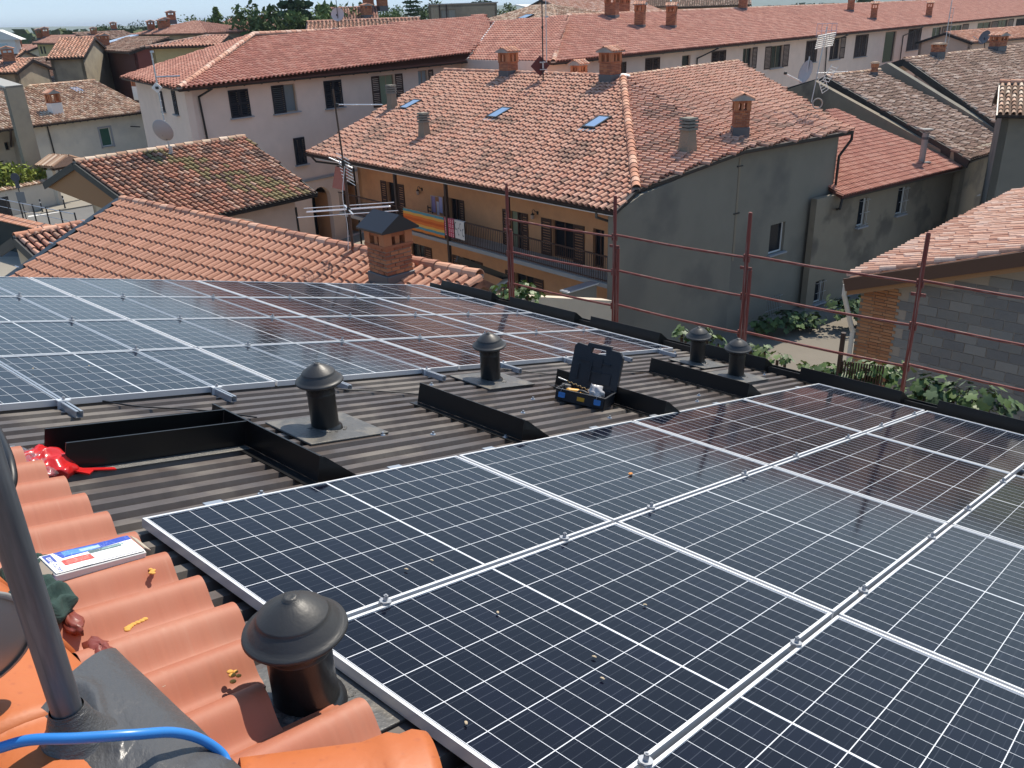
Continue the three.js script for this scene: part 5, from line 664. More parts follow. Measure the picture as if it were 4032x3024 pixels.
// ================================================================= G and H: the long red roofed range
{ const t = thing('long_pink_house', 'long pale pink three storey range with a red tiled hip roof', 'house'), Y = 10.05, P = at(705, 349, Y), Q = at(1844, 238, Y), pl = slopePlane(P, Q, 17), apex = on(997, 137, pl), vt = on(1953, 88, pl), rt = on(1905, 74, pl); rt.y = apex.y;
  const Lf = at(480, 303, Y), e = Q.clone().sub(P).normalize(), inn = V3(pl.in.x, 0, pl.in.z), fH = [Lf, P, apex];
  // middle roof turns towards the right wing
  const Q2 = at(2178, 246, Y), plM = slopePlane(Q, Q2, 17), mt1 = on(1953, 88, plM), mt2 = on(2234, 66, plM);
  const E2 = at(4300, 34, Y), plR = slopePlane(Q2, E2, 17), r1 = on(2234, 64, plR), eR = E2.clone().sub(Q2).normalize(), innR = V3(plR.in.x, 0, plR.in.z); const runR = r1.clone().sub(Q2).dot(innR), r2 = E2.clone().addScaledVector(innR, runR).setY(r1.y);
  const f1 = [P, Q, mt1, rt, apex], f2 = [Q, Q2, mt2, mt1], f3 = [Q2, E2, r2, r1];
  const roof = mesh('roof', merge([slab(f1, .14), slab(fH, .14), slab(f2, .14), slab(f3, .14)]), tileMat([.15, .055, .035]), t);
  tileRoof(roof, [{ pts: f1, fall: inn.clone().negate() }, { pts: fH, fall: e.clone().negate() }, { pts: f2, fall: V3(-plM.in.x, 0, -plM.in.z) }, { pts: f3, fall: innR.clone().negate() }], { kind: 'roman', pitch: .30, len: .42, pal: 'red', seed: 51, jitter: .15, seg: 5 });
  ridge(roof, P, apex, .15, .45, 'pink', .03); ridge(roof, apex, rt, .15, .45, 'pink', .03); ridge(roof, Q2, r1, .17, .45, 'pink', .03); ridge(roof, r1, r2, .15, .45, 'pink', .03); mesh('valley_gutter', beam(Q.clone().add(V3(0, .06, 0)), mt1.clone().add(V3(0, .06, 0)), .28, .05), M.white, t);
  ridge(roof, mt1, mt2, .12, .45, 'red', .0); ridge(roof, rt, mt1, .12, .45, 'red', .02);
  for (const [a, b, n, i] of [[P, Q, 20, inn], [Q2, E2, 60, innR]]) { gutter(t, a.clone().add(V3(0, -.07, 0)), b.clone().add(V3(0, -.07, 0)), .09); rafters(t, a, b, i, pl, n, .7); } gutter(t, Lf.clone().add(V3(0, -.07, 0)), P.clone().add(V3(0, -.07, 0)), .08); gutter(t, Q.clone().add(V3(0, -.07, 0)), Q2.clone().add(V3(0, -.07, 0)), .08);
  const ov = .75, iL = e.clone(), a = P.clone().addScaledVector(inn, ov).addScaledVector(e, ov).setY(0), b = Q.clone().addScaledVector(inn, ov).setY(0), yw = Y + .06;
  const wF = makeWall(a, b, 0, yw), z = (x, y) => [500 + x * .4219, 200 + y * .4219], rc = (w, x0, y0, x1, y1) => w.rect(...z(x0, y0), ...z(x1, y1));
  addWindow(t, wF, rc(wF, 937, 372, 1160, 606), { ...shutDark, shut: 'closed' }); addWindow(t, wF, rc(wF, 1830, 284, 2020, 518), { ...shutDark, shut: 'closed' });
  { const r = rc(wF, 1340, 328, 1600, 560); addWindow(t, wF, r, { ...shutDark, shut: 'half', pane: std([.16, .19, .20], .4) }); }
  addWindow(t, wF, wF.rect(1492, 298, 1562, 412), { mat: M.shutterBrown, shut: 'open', curtain: .9 }); addWindow(t, wF, wF.rect(1645, 279, 1690, 372), { mat: M.shutterBrown, shut: 'right', pane: std([.25, .29, .31], .4) });
  addWindow(t, wF, rc(wF, 1548, 818, 1680, 1050), { ...shutDark, shut: 'closed' }); const lo = rc(wF, 1548, 818, 1680, 1050), up = rc(wF, 937, 372, 1160, 606); addWindow(t, wF, [up[0], lo[1], up[2] - .1, lo[3]], { ...shutDark, shut: 'closed' });
  { const a1 = wF.loc(1222, 745), a2 = wF.loc(1300, 745), w0 = a2[0] - a1[0]; for (let k = 0; k < 4; k++) { const s = a1[0] + k * (w0 + 1.0); if (s + w0 > wF.len - 1) break; wF.holes.push([s, .02, s + w0, Math.max(3.2, a1[1]), 1]); mesh('shop_front', put(wF, merge([box(w0, 4, .05, s + w0 / 2, 2, -1.6)])), M.pane, t); mesh('arch_soffit', put(wF, merge([box(.05, 3, 1.5, s - .03, 1.5, -.85), box(.05, 3, 1.5, s + w0 + .03, 1.5, -.85)])), M.wallI, t); }
    mesh('string_course', put(wF, box(wF.len, .14, .06, wF.len / 2, Math.max(3.2, a1[1]) + .55, .032)), M.sill, t); }
  finishWall(t, wF, M.wallG, null, .35, 'front_wall');
  const lf = Lf.clone().addScaledVector(e, ov).addScaledVector(inn, -ov * .2).setY(0), wL = makeWall(lf, a, 0, yw); wins(t, wL, [[631, 358, 653, 440], [675, 355, 706, 452]], { ...shutDark, shut: 'closed' }); finishWall(t, wL, M.wallG, null, .35, 'side_wall');
  const b1 = Q2.clone().addScaledVector(innR, ov).setY(0), wM = makeWall(b, b1, 0, yw); addWindow(t, wM, [1.0, 6.9, 2.2, 8.4], { ...shutDark, shut: 'closed' }); addWindow(t, wM, [4.0, 6.9, 5.2, 8.4], { ...shutDark, shut: 'closed' }); finishWall(t, wM, M.wallG, null, .35, 'front_wall');
  const b2 = E2.clone().addScaledVector(innR, ov).setY(0), wR = makeWall(b1, b2, 0, yw), zr = (x0, y0, x1, y1) => wR.rect(2600 + x0 * .6474, y0 * .6474, 2600 + x1 * .6474, y1 * .6474);
  const W = (q, o) => addWindow(t, wR, zr(...q), { mat: M.shutterBrown, ...o }), yT = zr(640, 285, 785, 412);
  addWindow(t, wR, wR.rect(2248, 262, 2308, 345), { mat: M.shutterBrown, shut: 'closed' }); addWindow(t, wR, wR.rect(2433, 246, 2463, 330), { mat: M.shutterBrown, shut: 'closed' }); addWindow(t, wR, wR.rect(2541, 230, 2595, 310), { mat: M.shutterBrown, shut: 'closed' });
  W([133, 338, 178, 470], { one: true }); W([313, 312, 390, 450], { shut: 'closed' }); W([505, 295, 552, 418], { shut: 'right' }); W([678, 280, 738, 408], { shut: 'open' }); W([890, 250, 945, 375], { shut: 'closed' }); W([1040, 232, 1085, 358], { shut: 'right' }); W([1190, 215, 1250, 340], { shut: 'closed', frame: M.white }); W([1372, 195, 1414, 372], { one: true, sill: false }); W([1512, 178, 1572, 298], { shut: 'closed', frame: M.white }); W([1658, 168, 1700, 268], { shut: 'right', frame: M.white }); W([1770, 156, 1822, 266], { shut: 'open', frame: M.white }); W([1932, 140, 1996, 248], { shut: 'right' }); W([2055, 124, 2098, 235], { shut: 'right' }); W([2168, 116, 2212, 222], { shut: 'closed' });
  finishWall(t, wR, M.wallG, null, .35, 'front_wall');
  for (const q of [[[305, 300], [225, 355], [222, 430]], [[1100, 215], [1015, 265], [1000, 470]], [[1560, 168], [1478, 218], [1460, 352]]]) { const p = q.map(([x, y]) => on(2600 + x * .6474, y * .6474, { n: wR.n, k: wR.n.dot(wR.a) + .1 })); p[0] = p[0].clone().addScaledVector(wR.n, ov); p[0].y = Y - .15; downpipe(t, [...p, p[2].clone().setY(0)], .055); }
  { const p = [[715, 352], [670, 430], [752, 832]].map(([x, y]) => on(...z(x, y), { n: wF.n, k: wF.n.dot(wF.a) + .1 })); p[0].addScaledVector(wF.n, ov).setY(Y - .15); downpipe(t, [...p, p[2].clone().setY(0)], .055); }
  // backs and hidden slopes
  const bk = p => p.clone(); const n1 = apex.clone().addScaledVector(inn, 7).setY(Y), n2 = rt.clone().addScaledVector(inn, 7).setY(Y), n3 = r1.clone().addScaledVector(innR, runR).setY(Y), n4 = r2.clone().addScaledVector(innR, runR).setY(Y);
  mesh('rear_roof', merge([slab([apex, rt, n2, n1], .12), slab([apex, n1, Lf], .12), slab([rt, mt1, mt2, n3, n2].map(bk).map((p, i) => i > 2 ? p : p), .12), slab([r1, r2, n4, n3], .12)]), tileMat(PAL.red[2]), t); finishWall(t, makeWall(n4.clone().setY(0), n3.clone().setY(0), 0, Y - .1), M.wallG); finishWall(t, makeWall(n3.clone().setY(0), n1.clone().setY(0), 0, Y - .1), M.wallG); finishWall(t, makeWall(n1.clone().setY(0), lf.clone(), 0, Y - .1), M.wallG); finishWall(t, makeWall(b2, n4.clone().setY(0), 0, Y - .1), M.wallG); void bk;
  const rot = Math.atan2(-eR.z, eR.x); [[2409, 72, .9], [2519, 110, .75], [2642, 112, .75], [2924, 42, .8], [3348, 48, .75], [3438, 80, .7], [3655, 70, .72]].forEach(([x, y, w], i) => chimney(t, on(x, y - 2, plR).add(V3(0, -.15, 0)), { w: i === 0 ? 1.25 : w, d: w, h: i === 0 ? .9 : 1.0, base: .35, lantern: .45, rot: rot + .35 }));
  chimney(t, on(2530, 45, plR).add(V3(0, -.3, 0)).addScaledVector(innR, 2), { w: .8, h: .7, base: .3, rot });
  settle(t, a.clone());
  const dm = apex.clone().lerp(rt, .305), dd = thing('satellite_dish', 'pale satellite dish on the ridge of the red tiled range', 'satellite dish', dm.clone().add(V3(0, .1, 0))); const D = mesh('dish', lathe([[0, -.1], [.25, -.07], [.42, -.02], [.46, 0], [.46, -.01]], 28), std([.50, .47, .46], .5), dd); D.position.set(0, .95, 0); D.quaternion.setFromUnitVectors(V3(0, 1, 0), V3(-.1, .3, .95).normalize()); mesh('mast', bar(V3(0, -.2, 0), V3(0, 3.6, 0), .025), M.steelDark, dd); mesh('feed', rbox(.1, .14, .1, 0, .9, .25, .02), M.steelDark, dd); }

// ================================================================= E: white house with tan roof; F: dark roof behind
{ const A = at(-120, 528, 5.4), B = at(602, 437, 5.4), ref = slopePlane(A, B, 18), ap = on(250, 328, ref), g = gable({ name: 'white_house', label: 'off-white house with a tan clay roof, skylight and two chimneys', A, B, slope: 18, run: ap.clone().sub(A).dot(ref.in), pal: 'tan', seed: 61, pitch: .30, len: .42, over: .7 });
  rafters(g.t, g.A, g.B, g.inn, g.pl, 24, .7); const zz = (x0, y0, x1, y1) => g.wF.rect(x0 * .3616, 300 + y0 * .3616, x1 * .3616, 300 + y1 * .3616); addWindow(g.t, g.wF, zz(1078, 572, 1235, 750), { one: true, frame: M.white, pane: std([.03, .10, .07], .15), curtain: .0, surround: true });
  const p = [[515, 545], [665, 1110]].map(([x, y]) => on(x * .3616, 300 + y * .3616, { n: g.wF.n, k: g.wF.n.dot(g.wF.a) + .1 })); downpipe(g.t, [p[0], p[1], p[1].clone().setY(0)], .06);
  skylight(g.t, g.pl, on(303, 355, g.pl), .95, 1.3, .12); chimney(g.t, on(222, 446, g.pl).add(V3(0, -.1, 0)), { w: .95, d: .75, h: .04, base: 1.0, lantern: .75, roofH: .3, baseMat: M.white, rot: Math.atan2(-g.e.z, g.e.x) }); chimney(g.t, on(552, 376, g.pl).add(V3(0, -.1, 0)), { w: .95, d: .75, h: .04, base: 1.0, lantern: .9, cap: 'flat', baseMat: M.white, rot: Math.atan2(-g.e.z, g.e.x) });
  mesh('street_lamp_arm', merge([bar(g.wF.a.clone().addScaledVector(g.wF.e, g.wF.len - 2).setY(4.2), g.wF.a.clone().addScaledVector(g.wF.e, g.wF.len - 2).setY(4.2).addScaledVector(g.out, 1.4), .05)]), M.steelDark, g.t);
  { // the left part of the front is set back under the eave, with struts, windows and arched doors
    const cut = g.wF.loc(122, 520)[0], a = g.wF.a.clone(), w2 = makeWall(a.clone().addScaledVector(g.inn, 3), a.clone().addScaledVector(g.inn, 3).addScaledVector(g.e, cut), 0, g.yw + .9), rt = makeWall(a.clone().addScaledVector(g.inn, 3).addScaledVector(g.e, cut), a.clone().addScaledVector(g.e, cut), 0, g.yw);
    const L = w2.len; for (const [x, y, v, u] of [[15, 560, 42, 590], [62, 555, 78, 600], [88, 545, 112, 605]]) { const r = w2.rect(x, y, u > v ? v : v, u); if (r[0] > .1 && r[2] < L - .1 && r[3] < g.yw) addWindow(g.t, w2, r, { ...shutDark, one: true, sill: false }); }
    for (const [f0, arch] of [[.5, 0], [.70, 1], [.9, 0]]) { w2.holes.push([L * f0 - .55, .02, L * f0 + .55, 2.5, arch]); mesh('door', put(w2, box(1.1, 2.5, .06, L * f0, 1.25, -.2)), M.shutter, g.t); }
    finishWall(g.t, w2, M.wallE, null, .3, 'recessed_wall'); void rt; const dv = g.wF.loc(122, 520)[0]; mesh('return_wall', slab([a.clone().addScaledVector(g.e, dv), a.clone().addScaledVector(g.e, dv).addScaledVector(g.inn, 3), a.clone().addScaledVector(g.e, dv).addScaledVector(g.inn, 3).setY(g.yw + .8), a.clone().addScaledVector(g.e, dv).setY(g.yw)], .25), M.wallE, g.t);
    mesh('roof_strut', merge([.35, .68].map(q => beam(a.clone().addScaledVector(g.e, cut * q).setY(g.yw - .1), a.clone().addScaledVector(g.e, cut * q + 1.2).addScaledVector(g.inn, 2.9).setY(g.yw - 1.9), .16, .16))), M.wood, g.t);
    g.wF.a.addScaledVector(g.wF.e, cut); g.wF.len -= cut; g.wF.holes.forEach(q => { q[0] -= cut; q[2] -= cut; }); g.wF.mat.setPosition(g.wF.a); }
  g.done(M.wallE); }
{ const A = at(136, 338, 7.6), B = at(560, 292, 7.6), ref = slopePlane(A, B, 18), ap = on(300, 219, ref), g = gable({ name: 'dark_roofed_house', label: 'long house with a dark weathered clay roof behind the white house', A, B, slope: 18, run: ap.clone().sub(A).dot(ref.in), pal: 'dark', ridgePal: 'tan', seed: 67, pitch: .32, len: .45, over: .3, hipL: 0 }); mesh('roof_hatch', rbox(.9, .25, .6, 0, .15, 0, .08), M.concrete, g.t).position.copy(on(220, 252, g.pl)); g.done(M.wallTan, M.wallGrey); }
// ================================================================= J, K, L: annex with red roof and the two brown roofs behind
{ const Y = 5.1, A = at(3318, 775, Y), B = at(3800, 657, Y), pl = slopePlane(A, B, 16), e = B.clone().sub(A).normalize(), out = V3(-pl.in.x, 0, -pl.in.z), t = thing('red_roofed_annex', 'low grey annex with a clean red tiled roof and barred windows', 'annex');
  const tl = on(3235, 450, pl), tr = on(3480, 520, pl), l0 = on(3262, 735, pl), f = [A, B, tr, on(3290, 432, pl), tl, l0], roof = mesh('roof', slab(f, .14), tileMat([.15, .05, .035]), t);
  tileRoof(roof, [{ pts: f, fall: out }], { kind: 'roman', pitch: .20, len: .36, pal: 'red', seed: 71, jitter: .12, seg: 5 }); gutter(t, A.clone().add(V3(0, -.06, 0)), B.clone().add(V3(0, -.06, 0)), .08);
  const a = A.clone().addScaledVector(out, -.45).addScaledVector(e, -1.2).setY(0), b = B.clone().addScaledVector(out, -.45).addScaledVector(e, 7).setY(0), w = makeWall(a, b, 0, Y + .0), zz = (x0, y0, x1, y1) => w.rect(3100 + x0 * .4821, 300 + y0 * .4821, 3100 + x1 * .4821, 300 + y1 * .4821);
  addWindow(t, w, zz(592, 1005, 628, 1215), { one: true, bars: .14, frame: M.white }); addWindow(t, w, zz(912, 915, 948, 1118), { one: true, bars: .14, frame: M.white }); addWindow(t, w, w.rect(3212, 1110, 3236, 1185), { one: true, bars: .1, frame: M.white }); addWindow(t, w, w.rect(3330, 1112, 3350, 1150), { one: true, bars: .1, frame: M.white });
  addWindow(t, w, zz(1490, 750, 1545, 962), { frame: std([.13, .045, .02], .6), pane: std([.30, .33, .35], .3) }); finishWall(t, w, M.wallOld, [[w.len, Y + .75], [w.len - 7.2, Y + .7], [w.len - 7.25, Y], [0, Y]]);
  const cw = makeWall(tr.clone().setY(0), B.clone().addScaledVector(out, -.45).setY(0), 0, 6); void cw;
  // stove pipe
  const sp = on(3628, 640, pl), c = mesh('stove_pipe', new THREE.CylinderGeometry(.15, .15, 1.5, 20).translate(0, .7, 0), M.concrete, t); c.position.copy(sp); mesh('pipe_collar', merge([new THREE.CylinderGeometry(.17, .17, .12, 20).translate(0, 1.2, 0), rbox(.5, .05, .4, .1, .03, .1, .01)]), M.lead, c); mesh('pipe_cap', merge([box(.52, .05, .52, 0, 1.62, 0), bar(V3(.12, 1.42, .12), V3(.12, 1.62, .12), .02), bar(V3(-.12, 1.42, -.12), V3(-.12, 1.62, -.12), .02)]), M.concrete, c);
  downpipe(t, [A.clone().add(V3(0, -.1, 0)), A.clone().add(V3(0, -.5, 0)).addScaledVector(e, -.1), at(3255, 838, 3.6), at(3240, 850, 3.3)], .06);
  settle(t, a.clone().lerp(b, .4)); }
function longRoof(o) { // one long slope seen from above: eave A-B, top corners by pixel
  const t = thing(o.name, o.label, 'house'), pl = slopePlane(o.A, o.B, o.slope ?? 17), P = o.top.map(q => on(q[0], q[1], pl)), f = [o.A, o.B, ...P], e = o.B.clone().sub(o.A).normalize(), out = V3(-pl.in.x, 0, -pl.in.z);
  const roof = mesh('roof', slab(f, .14), tileMat([.05, .032, .024]), t); tileRoof(roof, [{ pts: f, fall: out }], { pitch: .27, len: .40, pal: o.pal, seed: o.seed, tone: o.tone, jitter: 1.2 });
  const rl = P[P.length - 1], rrt = P[o.rr ?? 0], L = rl.clone().sub(o.A).setY(0).dot(pl.in); ridge(roof, rl, rrt.clone().setY(rl.y), .14, .42, 'tan', .02);
  mesh('verge_board', beam(o.A.clone().add(V3(0, -.16, 0)).addScaledVector(e, -.03), rl.clone().add(V3(0, -.16, 0)).addScaledVector(e, -.03), .06, .42), std([.022, .022, .022], .7), t); gutter(t, o.A.clone().add(V3(0, -.06, 0)), o.B.clone().add(V3(0, -.06, 0)), .07);
  const a = o.A.clone().addScaledVector(out, -.4).addScaledVector(e, .25).setY(0), far = rl.clone().addScaledVector(e, .25).setY(0), wS = makeWall(far.clone().addScaledVector(pl.in, L * .35), a, 0, 6); const len = wS.len, rs = L * .35;
  finishWall(t, wS, o.mat ?? M.wallOld, [[len, o.A.y - .12], [rs, rl.y - .13], [0, rl.y - 1.2]]); const b = o.B.clone().addScaledVector(out, -.4).setY(0); finishWall(t, makeWall(a, b, 0, o.A.y - .1), o.mat ?? M.wallOld);
  const back = V3(pl.in.x, 0, pl.in.z), q = [rl, rrt.clone().setY(rl.y)], bk = q.map(p => p.clone().addScaledVector(back, L * .38).add(V3(0, -L * .38 * .3, 0))); mesh('rear_roof', slab([q[0], q[1], bk[1], bk[0]], .12), tileMat(PAL.brown[1]), t); mesh('verge_board', beam(bk[0].clone().add(V3(0, -.16, 0)), rl.clone().add(V3(0, -.16, 0)), .06, .42), std([.022, .022, .022], .7), t);
  return { t, pl, e, out, rl, done(b) { settle(t, b ?? a); } }; }
{ const k = longRoof({ name: 'brown_roofed_house', label: 'house with a weathered brown clay roof above the red annex roof', A: at(3817, 633, 5.5), B: at(4012, 572, 5.5), top: [[3462, 285], [3250, 304]], rr: 0, pal: 'brown', seed: 81 });
  chimney(k.t, on(3440, 300, k.pl).add(V3(0, -.1, 0)), { w: .32, d: .32, h: .3, base: .35, lantern: .2, cap: 'flat' }); k.done(); }
{ const k = longRoof({ name: 'brown_roofed_house', label: 'larger brown clay roof at the upper right with skylight and two chimneys', A: at(3966, 520, 6.2), B: at(4250, 455, 6.2), top: [[4250, 150], [3560, 235]], rr: 0, pal: 'brown', seed: 83, mat: M.wallGrey, tone: (p, ci, r) => r() < .25 ? 0 : ci });
  const z = (x, y) => [3500 + x * .42, 80 + y * .42]; skylight(k.t, k.pl, on(...z(1020, 735), k.pl), .8, 1.2, .05); chimney(k.t, on(...z(450, 355), k.pl).add(V3(0, -.1, 0)), { w: .7, d: .6, h: .35, base: .5, lantern: .12, cap: 'flat', rot: .4 }); chimney(k.t, on(...z(1010, 290), k.pl).add(V3(0, -.1, 0)), { w: .95, d: .8, h: .35, base: .45, lantern: .35, rot: .5 });
  const m = on(...z(505, 350), k.pl); k.done(); const t = thing('lattice_mast', 'slim ladder-like mast beside the flat capped chimney at upper right', 'antenna mast', m); mesh('mast', merge([bar(V3(0, 0, 0), V3(0, 6, 0), .03), bar(V3(.22, 0, 0), V3(.22, 3.2, 0), .014)]), M.zinc, t); const r = []; for (let i = 0; i < 11; i++) r.push(bar(V3(0, .3 + i * .28, 0), V3(.22, .3 + i * .28, 0), .012, 6)); mesh('rung', merge(r), M.steelDark, t);
  const d = thing('satellite_dish', 'dark satellite dish left of the tiled chimney at upper right', 'satellite dish', on(...z(880, 240), k.pl).add(V3(0, .6, 0))); const D = mesh('dish', lathe([[0, -.1], [.3, -.07], [.5, -.01], [.52, 0], [.5, -.02]], 28), std([.10, .10, .11], .5), d); D.quaternion.setFromUnitVectors(V3(0, 1, 0), V3(-.85, .35, .2).normalize()); mesh('feed_arm', bar(V3(-.1, -.4, 0), V3(-.85, .1, 0), .025), M.zinc, d); mesh('foot', bar(V3(0, 0, 0), V3(.2, -.9, 0), .03), M.steelDark, d); }
{ // far right: clay roof peeking in behind, and the near house corner
  const A = at(3830, 168, 8.6), B = at(4150, 140, 8.6), g = gable({ name: 'bright_roofed_house', label: 'bright orange tiled roof corner behind the tiled chimney at upper right', A, B, slope: 17, run: 3.2, pal: 'orange', seed: 87, pitch: .3, over: .3 }); g.done(M.wallPink);
  const C = at(3925, 452, 8.2), D = at(4300, 458, 8.2); const q = gable({ name: 'corner_house', label: 'grey house corner with large clay tiles cut by the right edge', A: C, B: D, slope: 20, run: 3.0, pal: 'tan', seed: 89, pitch: .26, over: .45, ridgePal: 'orange' }); q.done(M.wallGrey); }

// ================================================================= M: concrete block house at the right
{ const t = thing('block_wall_house', 'unplastered grey concrete block house with a pinkish clay roof at the right', 'house'), Y = 7.75, E1 = at(3332, 1098, Y), E2 = at(4100, 705, Y), pl = slopePlane(E1, E2, 19, -1), R1 = on(4330, 862, pl), e = E2.clone().sub(E1).normalize(), up = V3(pl.in.x, 0, pl.in.z), run = R1.clone().sub(E1).dot(up), RA = E1.clone().addScaledVector(up, run).setY(Y + run * Math.tan(19 * Math.PI / 180)), E3 = E1.clone().addScaledVector(e, 11), RB = RA.clone().addScaledVector(e, 11), f = [E1, E3, RB, RA];
  const roof = mesh('roof', slab(f, .12), tileMat(PAL.pink[2].map(v => v * .6)), t); tileRoof(roof, [{ pts: f, fall: up.clone().negate() }], { pitch: .21, len: .36, pal: 'pink', seed: 91, jitter: 1.4, seg: 6 });
  mesh('bargeboard', beam(E1.clone().addScaledVector(e, -.04).add(V3(0, -.12, 0)), RA.clone().addScaledVector(e, -.04).add(V3(0, -.12, 0)), .05, .26), std([.075, .035, .022], .6), t); mesh('rafter', beam(E1.clone().addScaledVector(e, .06).add(V3(0, -.30, 0)), RA.clone().addScaledVector(e, .06).add(V3(0, -.30, 0)), .12, .12), M.woodLight, t);
  gutter(t, E1.clone().add(V3(0, -.06, 0)), E3.clone().add(V3(0, -.06, 0)), .07, std([.40, .36, .30], .6));
  const pc = on(3545, 1110, { n: e, k: e.dot(E1) + .35 }), s0 = pc.clone().sub(E1).dot(up), base = E1.clone().addScaledVector(e, .35).setY(0), p0 = base.clone().addScaledVector(up, s0 - .75), p1 = base.clone().addScaledVector(up, s0), p2 = base.clone().addScaledVector(up, run + 1);
  const tg = Math.tan(19 * Math.PI / 180), topY = s => Y + s * tg - .36, core = makeWall(p0, p2, 0, 6); finishWall(t, { ...core, mat: core.mat.clone().multiply(new THREE.Matrix4().makeTranslation(0, 0, -.012)) }, M.mortar, [[core.len, topY(run + 1)], [0, topY(s0 - .75)]], .2, 'wall_core');
  // single blocks and bricks
  const w = makeWall(p1, p2, 0, 6), bm = [[.20, .20, .195], [.165, .165, .165], [.225, .22, .21], [.18, .178, .172], [.15, .15, .152]].map(c => std(c, .95, { bumpMap: GRIT, bumpScale: .006 })), bg = [.384, .25, .16].map(l => box(l, .186, .04)), r = rng(97); let nB = 0; const rest = [[], [], [], [], []];
  for (let k = 0; k < 44; k++) { const y = .1 + k * .20; for (let x = (k % 2) * .2 + .2; x < w.len; x += .4) { if (y + .1 > topY(s0 + x - .2)) continue; const p = V3(x, y, -.022 + .006 * r()).applyMatrix4(w.mat), px = pix(p), m = Math.floor(r() * 5), vis = px[0] > 3300 && px[0] < 4080 && px[1] < 1750 && px[1] > 0; if (vis && nB++ < 280) { const b = mesh('concrete_block', bg[0], bm[m], t); b.position.copy(p); b.quaternion.setFromRotationMatrix(new THREE.Matrix4().extractRotation(w.mat)); } else rest[m].push(box(.384, .186, .04).applyMatrix4(new THREE.Matrix4().extractRotation(w.mat)).translate(p.x, p.y, p.z)); } }
  rest.forEach((l, i) => { if (l.length) mesh('concrete_blocks', merge(l), bm[i], t).userData.kind = 'stuff'; });
  const wp = makeWall(p0, p1, 0, 6), km = [[.36, .165, .075], [.40, .20, .10], [.32, .14, .065]].map(c => std(c, .92, { bumpMap: GRIT, bumpScale: .004 })), kg = box(.238, .055, .05), restK = [[], [], []]; let nK = 0; for (let k = 0; k < 112; k++) { const y = .04 + k * .068; if (y > topY(s0 - .2)) break; for (let x = .125 + (k % 2 ? -.0 : .06); x < .74; x += .25) { const p = V3(x, y, -.018 + .006 * r()).applyMatrix4(wp.mat), px = pix(p), m = Math.floor(r() * 3); if (px[1] < 1650 && nK++ < 290) { const b = mesh('brick', kg, km[m], t); b.position.copy(p); b.quaternion.setFromRotationMatrix(new THREE.Matrix4().extractRotation(wp.mat)); } else restK[m].push(kg.clone().applyMatrix4(new THREE.Matrix4().extractRotation(wp.mat)).translate(p.x, p.y, p.z)); } } restK.forEach((l, i) => { if (l.length) mesh('bricks', merge(l), km[i], t).userData.kind = 'stuff'; });
  const side = makeWall(p0.clone().addScaledVector(e, 9.8), p0, 0, topY(s0 - .75)); finishWall(t, side, M.wallGrey);
  const d0 = E1.clone().add(V3(0, -.12, 0)), wp1 = p0.clone().addScaledVector(e, -.06).addScaledVector(up, -.05), wpm = std([.55, .52, .46], .6); downpipe(t, [d0, d0.clone().add(V3(0, -.22, 0)), wp1.clone().setY(6.55), wp1.clone().setY(0)], .05, wpm);
  const far = makeWall(p2.clone().addScaledVector(e, 9.8), p0.clone().addScaledVector(e, 9.8), 0, 7.4); void far; settle(t, p1); }

// ================================================================= background houses, nearest first
function levelB(b, A, D) { const v = ray(b[0], b[1]), h = Math.hypot(v.x, v.z), t = (A.y - H) / v.y * h, d = t > D * .75 && t < D * 1.35 ? t : D; return V3(v.x / h * d, A.y, v.z / h * d); }
function farHouse(label, a, b, r0, D, pal, o = {}) {       // eave pixels a, b; one ridge pixel; distance of the eave
  const A = atD(a[0], a[1], D), B = levelB(b, A, D), ref = slopePlane(A, B, o.slope ?? 17), r = on(r0[0], r0[1], ref), rq = r.clone().sub(A).dot(ref.in), run = rq > 2.5 && rq < 12 ? rq : 6;
  const g = gable({ label, A, B, slope: o.slope ?? 17, run, pal, pitch: o.pitch ?? .34, len: .45, single: 0, seg: 4, seed: Math.round(a[0] + a[1]), over: .5, hipL: o.hipL, hipR: o.hipR, kind: o.kind, ridgePal: o.ridgePal });
  for (const c of o.chim ?? []) chimney(g.t, on(c[0], c[1], g.pl).add(V3(0, -.1, 0)), { w: c[2] ?? .8, d: c[2] ?? .8, h: .7, base: .3, lantern: .35, cap: c[3], rot: .5 });
  for (const q of o.wins ?? []) addWindow(g.t, g.wF, g.wF.rect(...q), { mat: M.shutter, shut: 'closed', sill: false });
  for (const q of o.winsR ?? []) addWindow(g.t, g.wR, g.wR.rect(...q), { mat: M.shutter, shut: 'closed', sill: false });
  if (o.extra) o.extra(g); g.done(o.m ?? M.wallCream, o.mL, o.mR ?? o.m ?? M.wallCream); return g;
}
{ farHouse('yellow house with pink gable end far off at the left', [128, 171], [226, 172], [296, 141], 150, 'far', { m: M.wallYellow, mR: M.wallPink, mL: M.wallPink, wins: [[158, 183, 170, 212], [171, 183, 183, 212], [208, 190, 214, 218], [222, 190, 227, 218]], slope: 18, chim: [[160, 156, .9], [184, 150, .9]] }); }
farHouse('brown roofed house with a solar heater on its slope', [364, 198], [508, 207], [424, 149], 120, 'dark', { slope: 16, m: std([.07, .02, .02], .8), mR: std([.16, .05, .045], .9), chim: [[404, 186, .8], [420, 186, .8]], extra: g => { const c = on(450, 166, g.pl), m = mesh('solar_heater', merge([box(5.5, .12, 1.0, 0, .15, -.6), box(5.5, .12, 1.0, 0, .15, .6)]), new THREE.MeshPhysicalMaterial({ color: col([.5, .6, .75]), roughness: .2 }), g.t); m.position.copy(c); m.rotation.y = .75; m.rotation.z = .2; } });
farHouse('clean red hipped roof right behind the long range', [574, 188], [860, 179], [725, 146], 92, 'far', { hipL: 5, kind: 'roman', ridgePal: 'pink', m: M.wallYellow });
